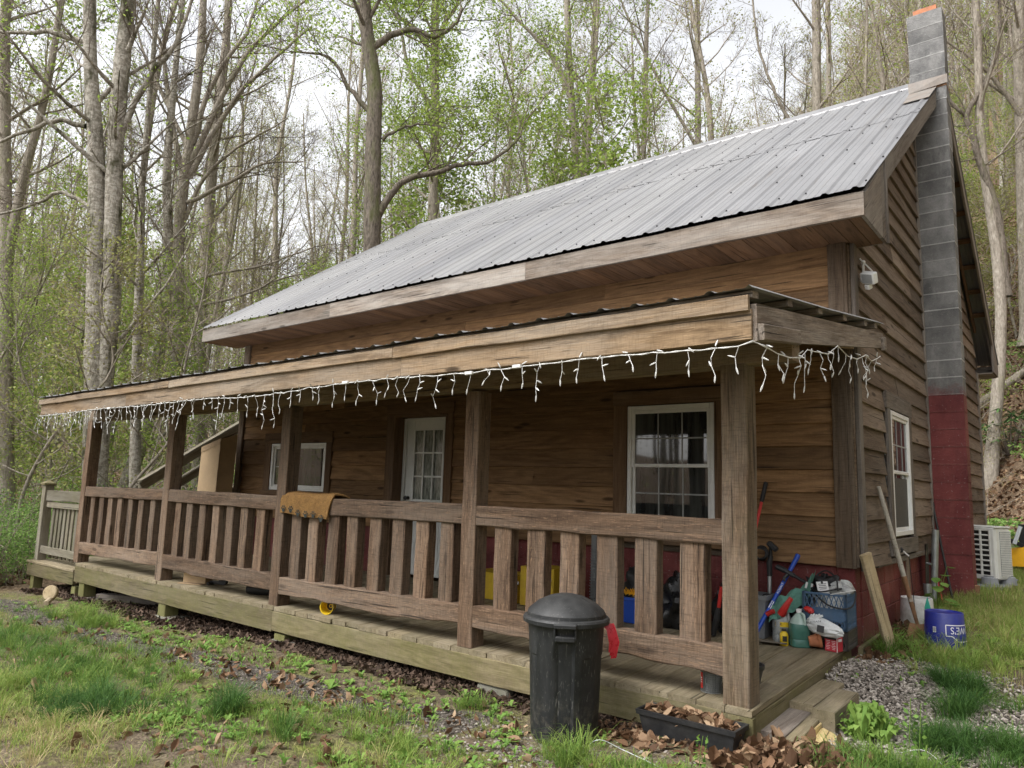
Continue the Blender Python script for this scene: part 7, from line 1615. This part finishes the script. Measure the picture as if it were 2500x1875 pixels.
# gravel
ico_v = []; ph = (1 + 5 ** .5) / 2
for a in (-1, 1):
    for b in (-ph, ph): ico_v += [(0, a, b), (a, b, 0), (b, 0, a)]
ico_v = np.array(ico_v) / 1.9; 
from itertools import combinations
ico_f = [c for c in combinations(range(12), 3) if all(abs(np.linalg.norm(ico_v[i] - ico_v[j]) - 2 / 1.9) < .02 for i, j in combinations(c, 2))]
def stones(n, pos, size):
    P = pos(n); n = len(P); S = rng.uniform(*size, n)[:, None] * np.stack([rng.uniform(.7, 1.4, n), rng.uniform(.6, 1.1, n), rng.uniform(.4, .75, n)], -1) * .5
    az = rng.uniform(0, 6.28, n); tl = rng.normal(0, .4, n); V = ico_v[None] * (1 + rng.normal(0, .13, (n, 12, 1))) * S[:, None]
    c, s_ = np.cos(az)[:, None], np.sin(az)[:, None]; V = np.stack([V[..., 0] * c - V[..., 1] * s_, V[..., 0] * s_ + V[..., 1] * c, V[..., 2] + V[..., 0] * np.sin(tl)[:, None]], -1) + P[:, None]
    i = np.arange(n)[:, None, None] * 12; return V.reshape(-1, 3), (i + np.array(ico_f)[None]).reshape(-1, 3), np.repeat(rng.random(n), 12)
sm = MB()
def gp(n):
    x = rng.uniform(-.1, 1.6, n); y = rng.uniform(-2.2, .1, n); w = np.clip(1.5 - np.hypot((x - .48) / .62, (y + .95) / .85) - .55 * (x < -.04), 0, 1); k = rng.random(n) < w; x, y = x[k], y[k]; return np.stack([x, y, gz(x, y) + .004 + .02 * rng.random(len(x))], -1)
V, F, r = stones(26000, gp, (.012, .030)); sm.add(V, F, 0, None, r)
def pp(n):
    x = rng.uniform(-9.5, -1.5, n); y = np.interp(x, [-14, -8.9, -5.4, -3.6, -2.4, -1.4, 0], [-3.1, -3.0, -3.05, -3.03, -2.87, -2.7, -2.6]) + rng.normal(0, .10, n); return np.stack([x, y, gz(x, y) + .002], -1)
V, F, r = stones(1800, pp, (.006, .022)); sm.add(V, F, 0, None, r * .5)
V, F, r = stones(1500, lambda n: (lambda x, y: np.stack([x, y, gz(x, y)], -1))(rng.normal(-1.0, .6, n), rng.normal(-2.95, .2, n)), (.008, .03)); sm.add(V, F, 0, None, r * .8)
tag(obj('gravel', sm, 'stone'), kind='stuff')

# ------------------------------------------------------------------ light and camera
world = bpy.data.worlds.new('World'); scene.world = world; world.use_nodes = True
wt = world.node_tree; bg = wt.nodes['Background']
sky = wt.nodes.new('ShaderNodeTexSky'); sky.sky_type = 'NISHITA'; sky.sun_disc = False
SUN_EL, SUN_AZ = 52, 200
sky.sun_elevation = R(SUN_EL); sky.sun_rotation = R(SUN_AZ); sky.air_density = 1.0; sky.dust_density = 4.; sky.ozone_density = 1.
hs = wt.nodes.new('ShaderNodeHueSaturation'); hs.inputs['Saturation'].default_value = .12
tc = wt.nodes.new('ShaderNodeTexCoord'); nz = wt.nodes.new('ShaderNodeTexNoise'); nz.inputs['Scale'].default_value = 2.2; nz.inputs['Detail'].default_value = 5
mp = wt.nodes.new('ShaderNodeMapping'); mp.inputs['Scale'].default_value = (1, 1, 2.5)
wt.links.new(tc.outputs['Generated'], mp.inputs[0]); wt.links.new(mp.outputs[0], nz.inputs[0])
rp = wt.nodes.new('ShaderNodeValToRGB'); rp.color_ramp.elements[0].position = .3; rp.color_ramp.elements[0].color = (.98, .98, .99, 1); rp.color_ramp.elements[1].position = .7; rp.color_ramp.elements[1].color = (1.16, 1.155, 1.15, 1)
mx = wt.nodes.new('ShaderNodeMix'); mx.data_type = 'RGBA'; mx.blend_type = 'MULTIPLY'; mx.inputs[0].default_value = 1.
wt.links.new(nz.outputs[0], rp.inputs[0]); wt.links.new(sky.outputs[0], hs.inputs['Color']); wt.links.new(hs.outputs[0], mx.inputs[6]); wt.links.new(rp.outputs[0], mx.inputs[7])
wt.links.new(mx.outputs[2], bg.inputs['Color']); bg.inputs['Strength'].default_value = .15
sd = bpy.data.lights.new('Sun', 'SUN'); sd.energy = .6; sd.angle = R(25); sd.color = (1, .96, .9)
so = bpy.data.objects.new('Sun', sd); COL.objects.link(so)
# sky sun_rotation: clockwise from +Y seen from above
az = R(SUN_AZ); dvec = Vector((math.sin(az) * math.cos(R(SUN_EL)), math.cos(az) * math.cos(R(SUN_EL)), math.sin(R(SUN_EL))))
so.rotation_euler = dvec.to_track_quat('Z', 'Y').to_euler()
cam = bpy.data.cameras.new('Camera'); cam.sensor_width = 36; cam.sensor_fit = 'HORIZONTAL'; cam.lens = 36 * 1780.07 / 2500; cam.clip_end = 900; cam.clip_start = .05
co = bpy.data.objects.new('Camera', cam); COL.objects.link(co); scene.camera = co
rt, up, fw = Vector((.7797, .6254, .0312)), Vector((.0635, -.1286, .9897)), Vector((-.623, .7696, .1399))
m3 = Matrix((rt, up, -fw)).transposed()
co.matrix_world = Matrix.Translation((1.5891, -6.4933, 1.2310)) @ m3.normalized().to_4x4()
vs = scene.view_settings; vs.view_transform = 'Standard'; vs.look = 'None'; vs.gamma = 1; vs.exposure = 1.3
scene.cycles.max_bounces = 6; scene.cycles.transparent_max_bounces = 8
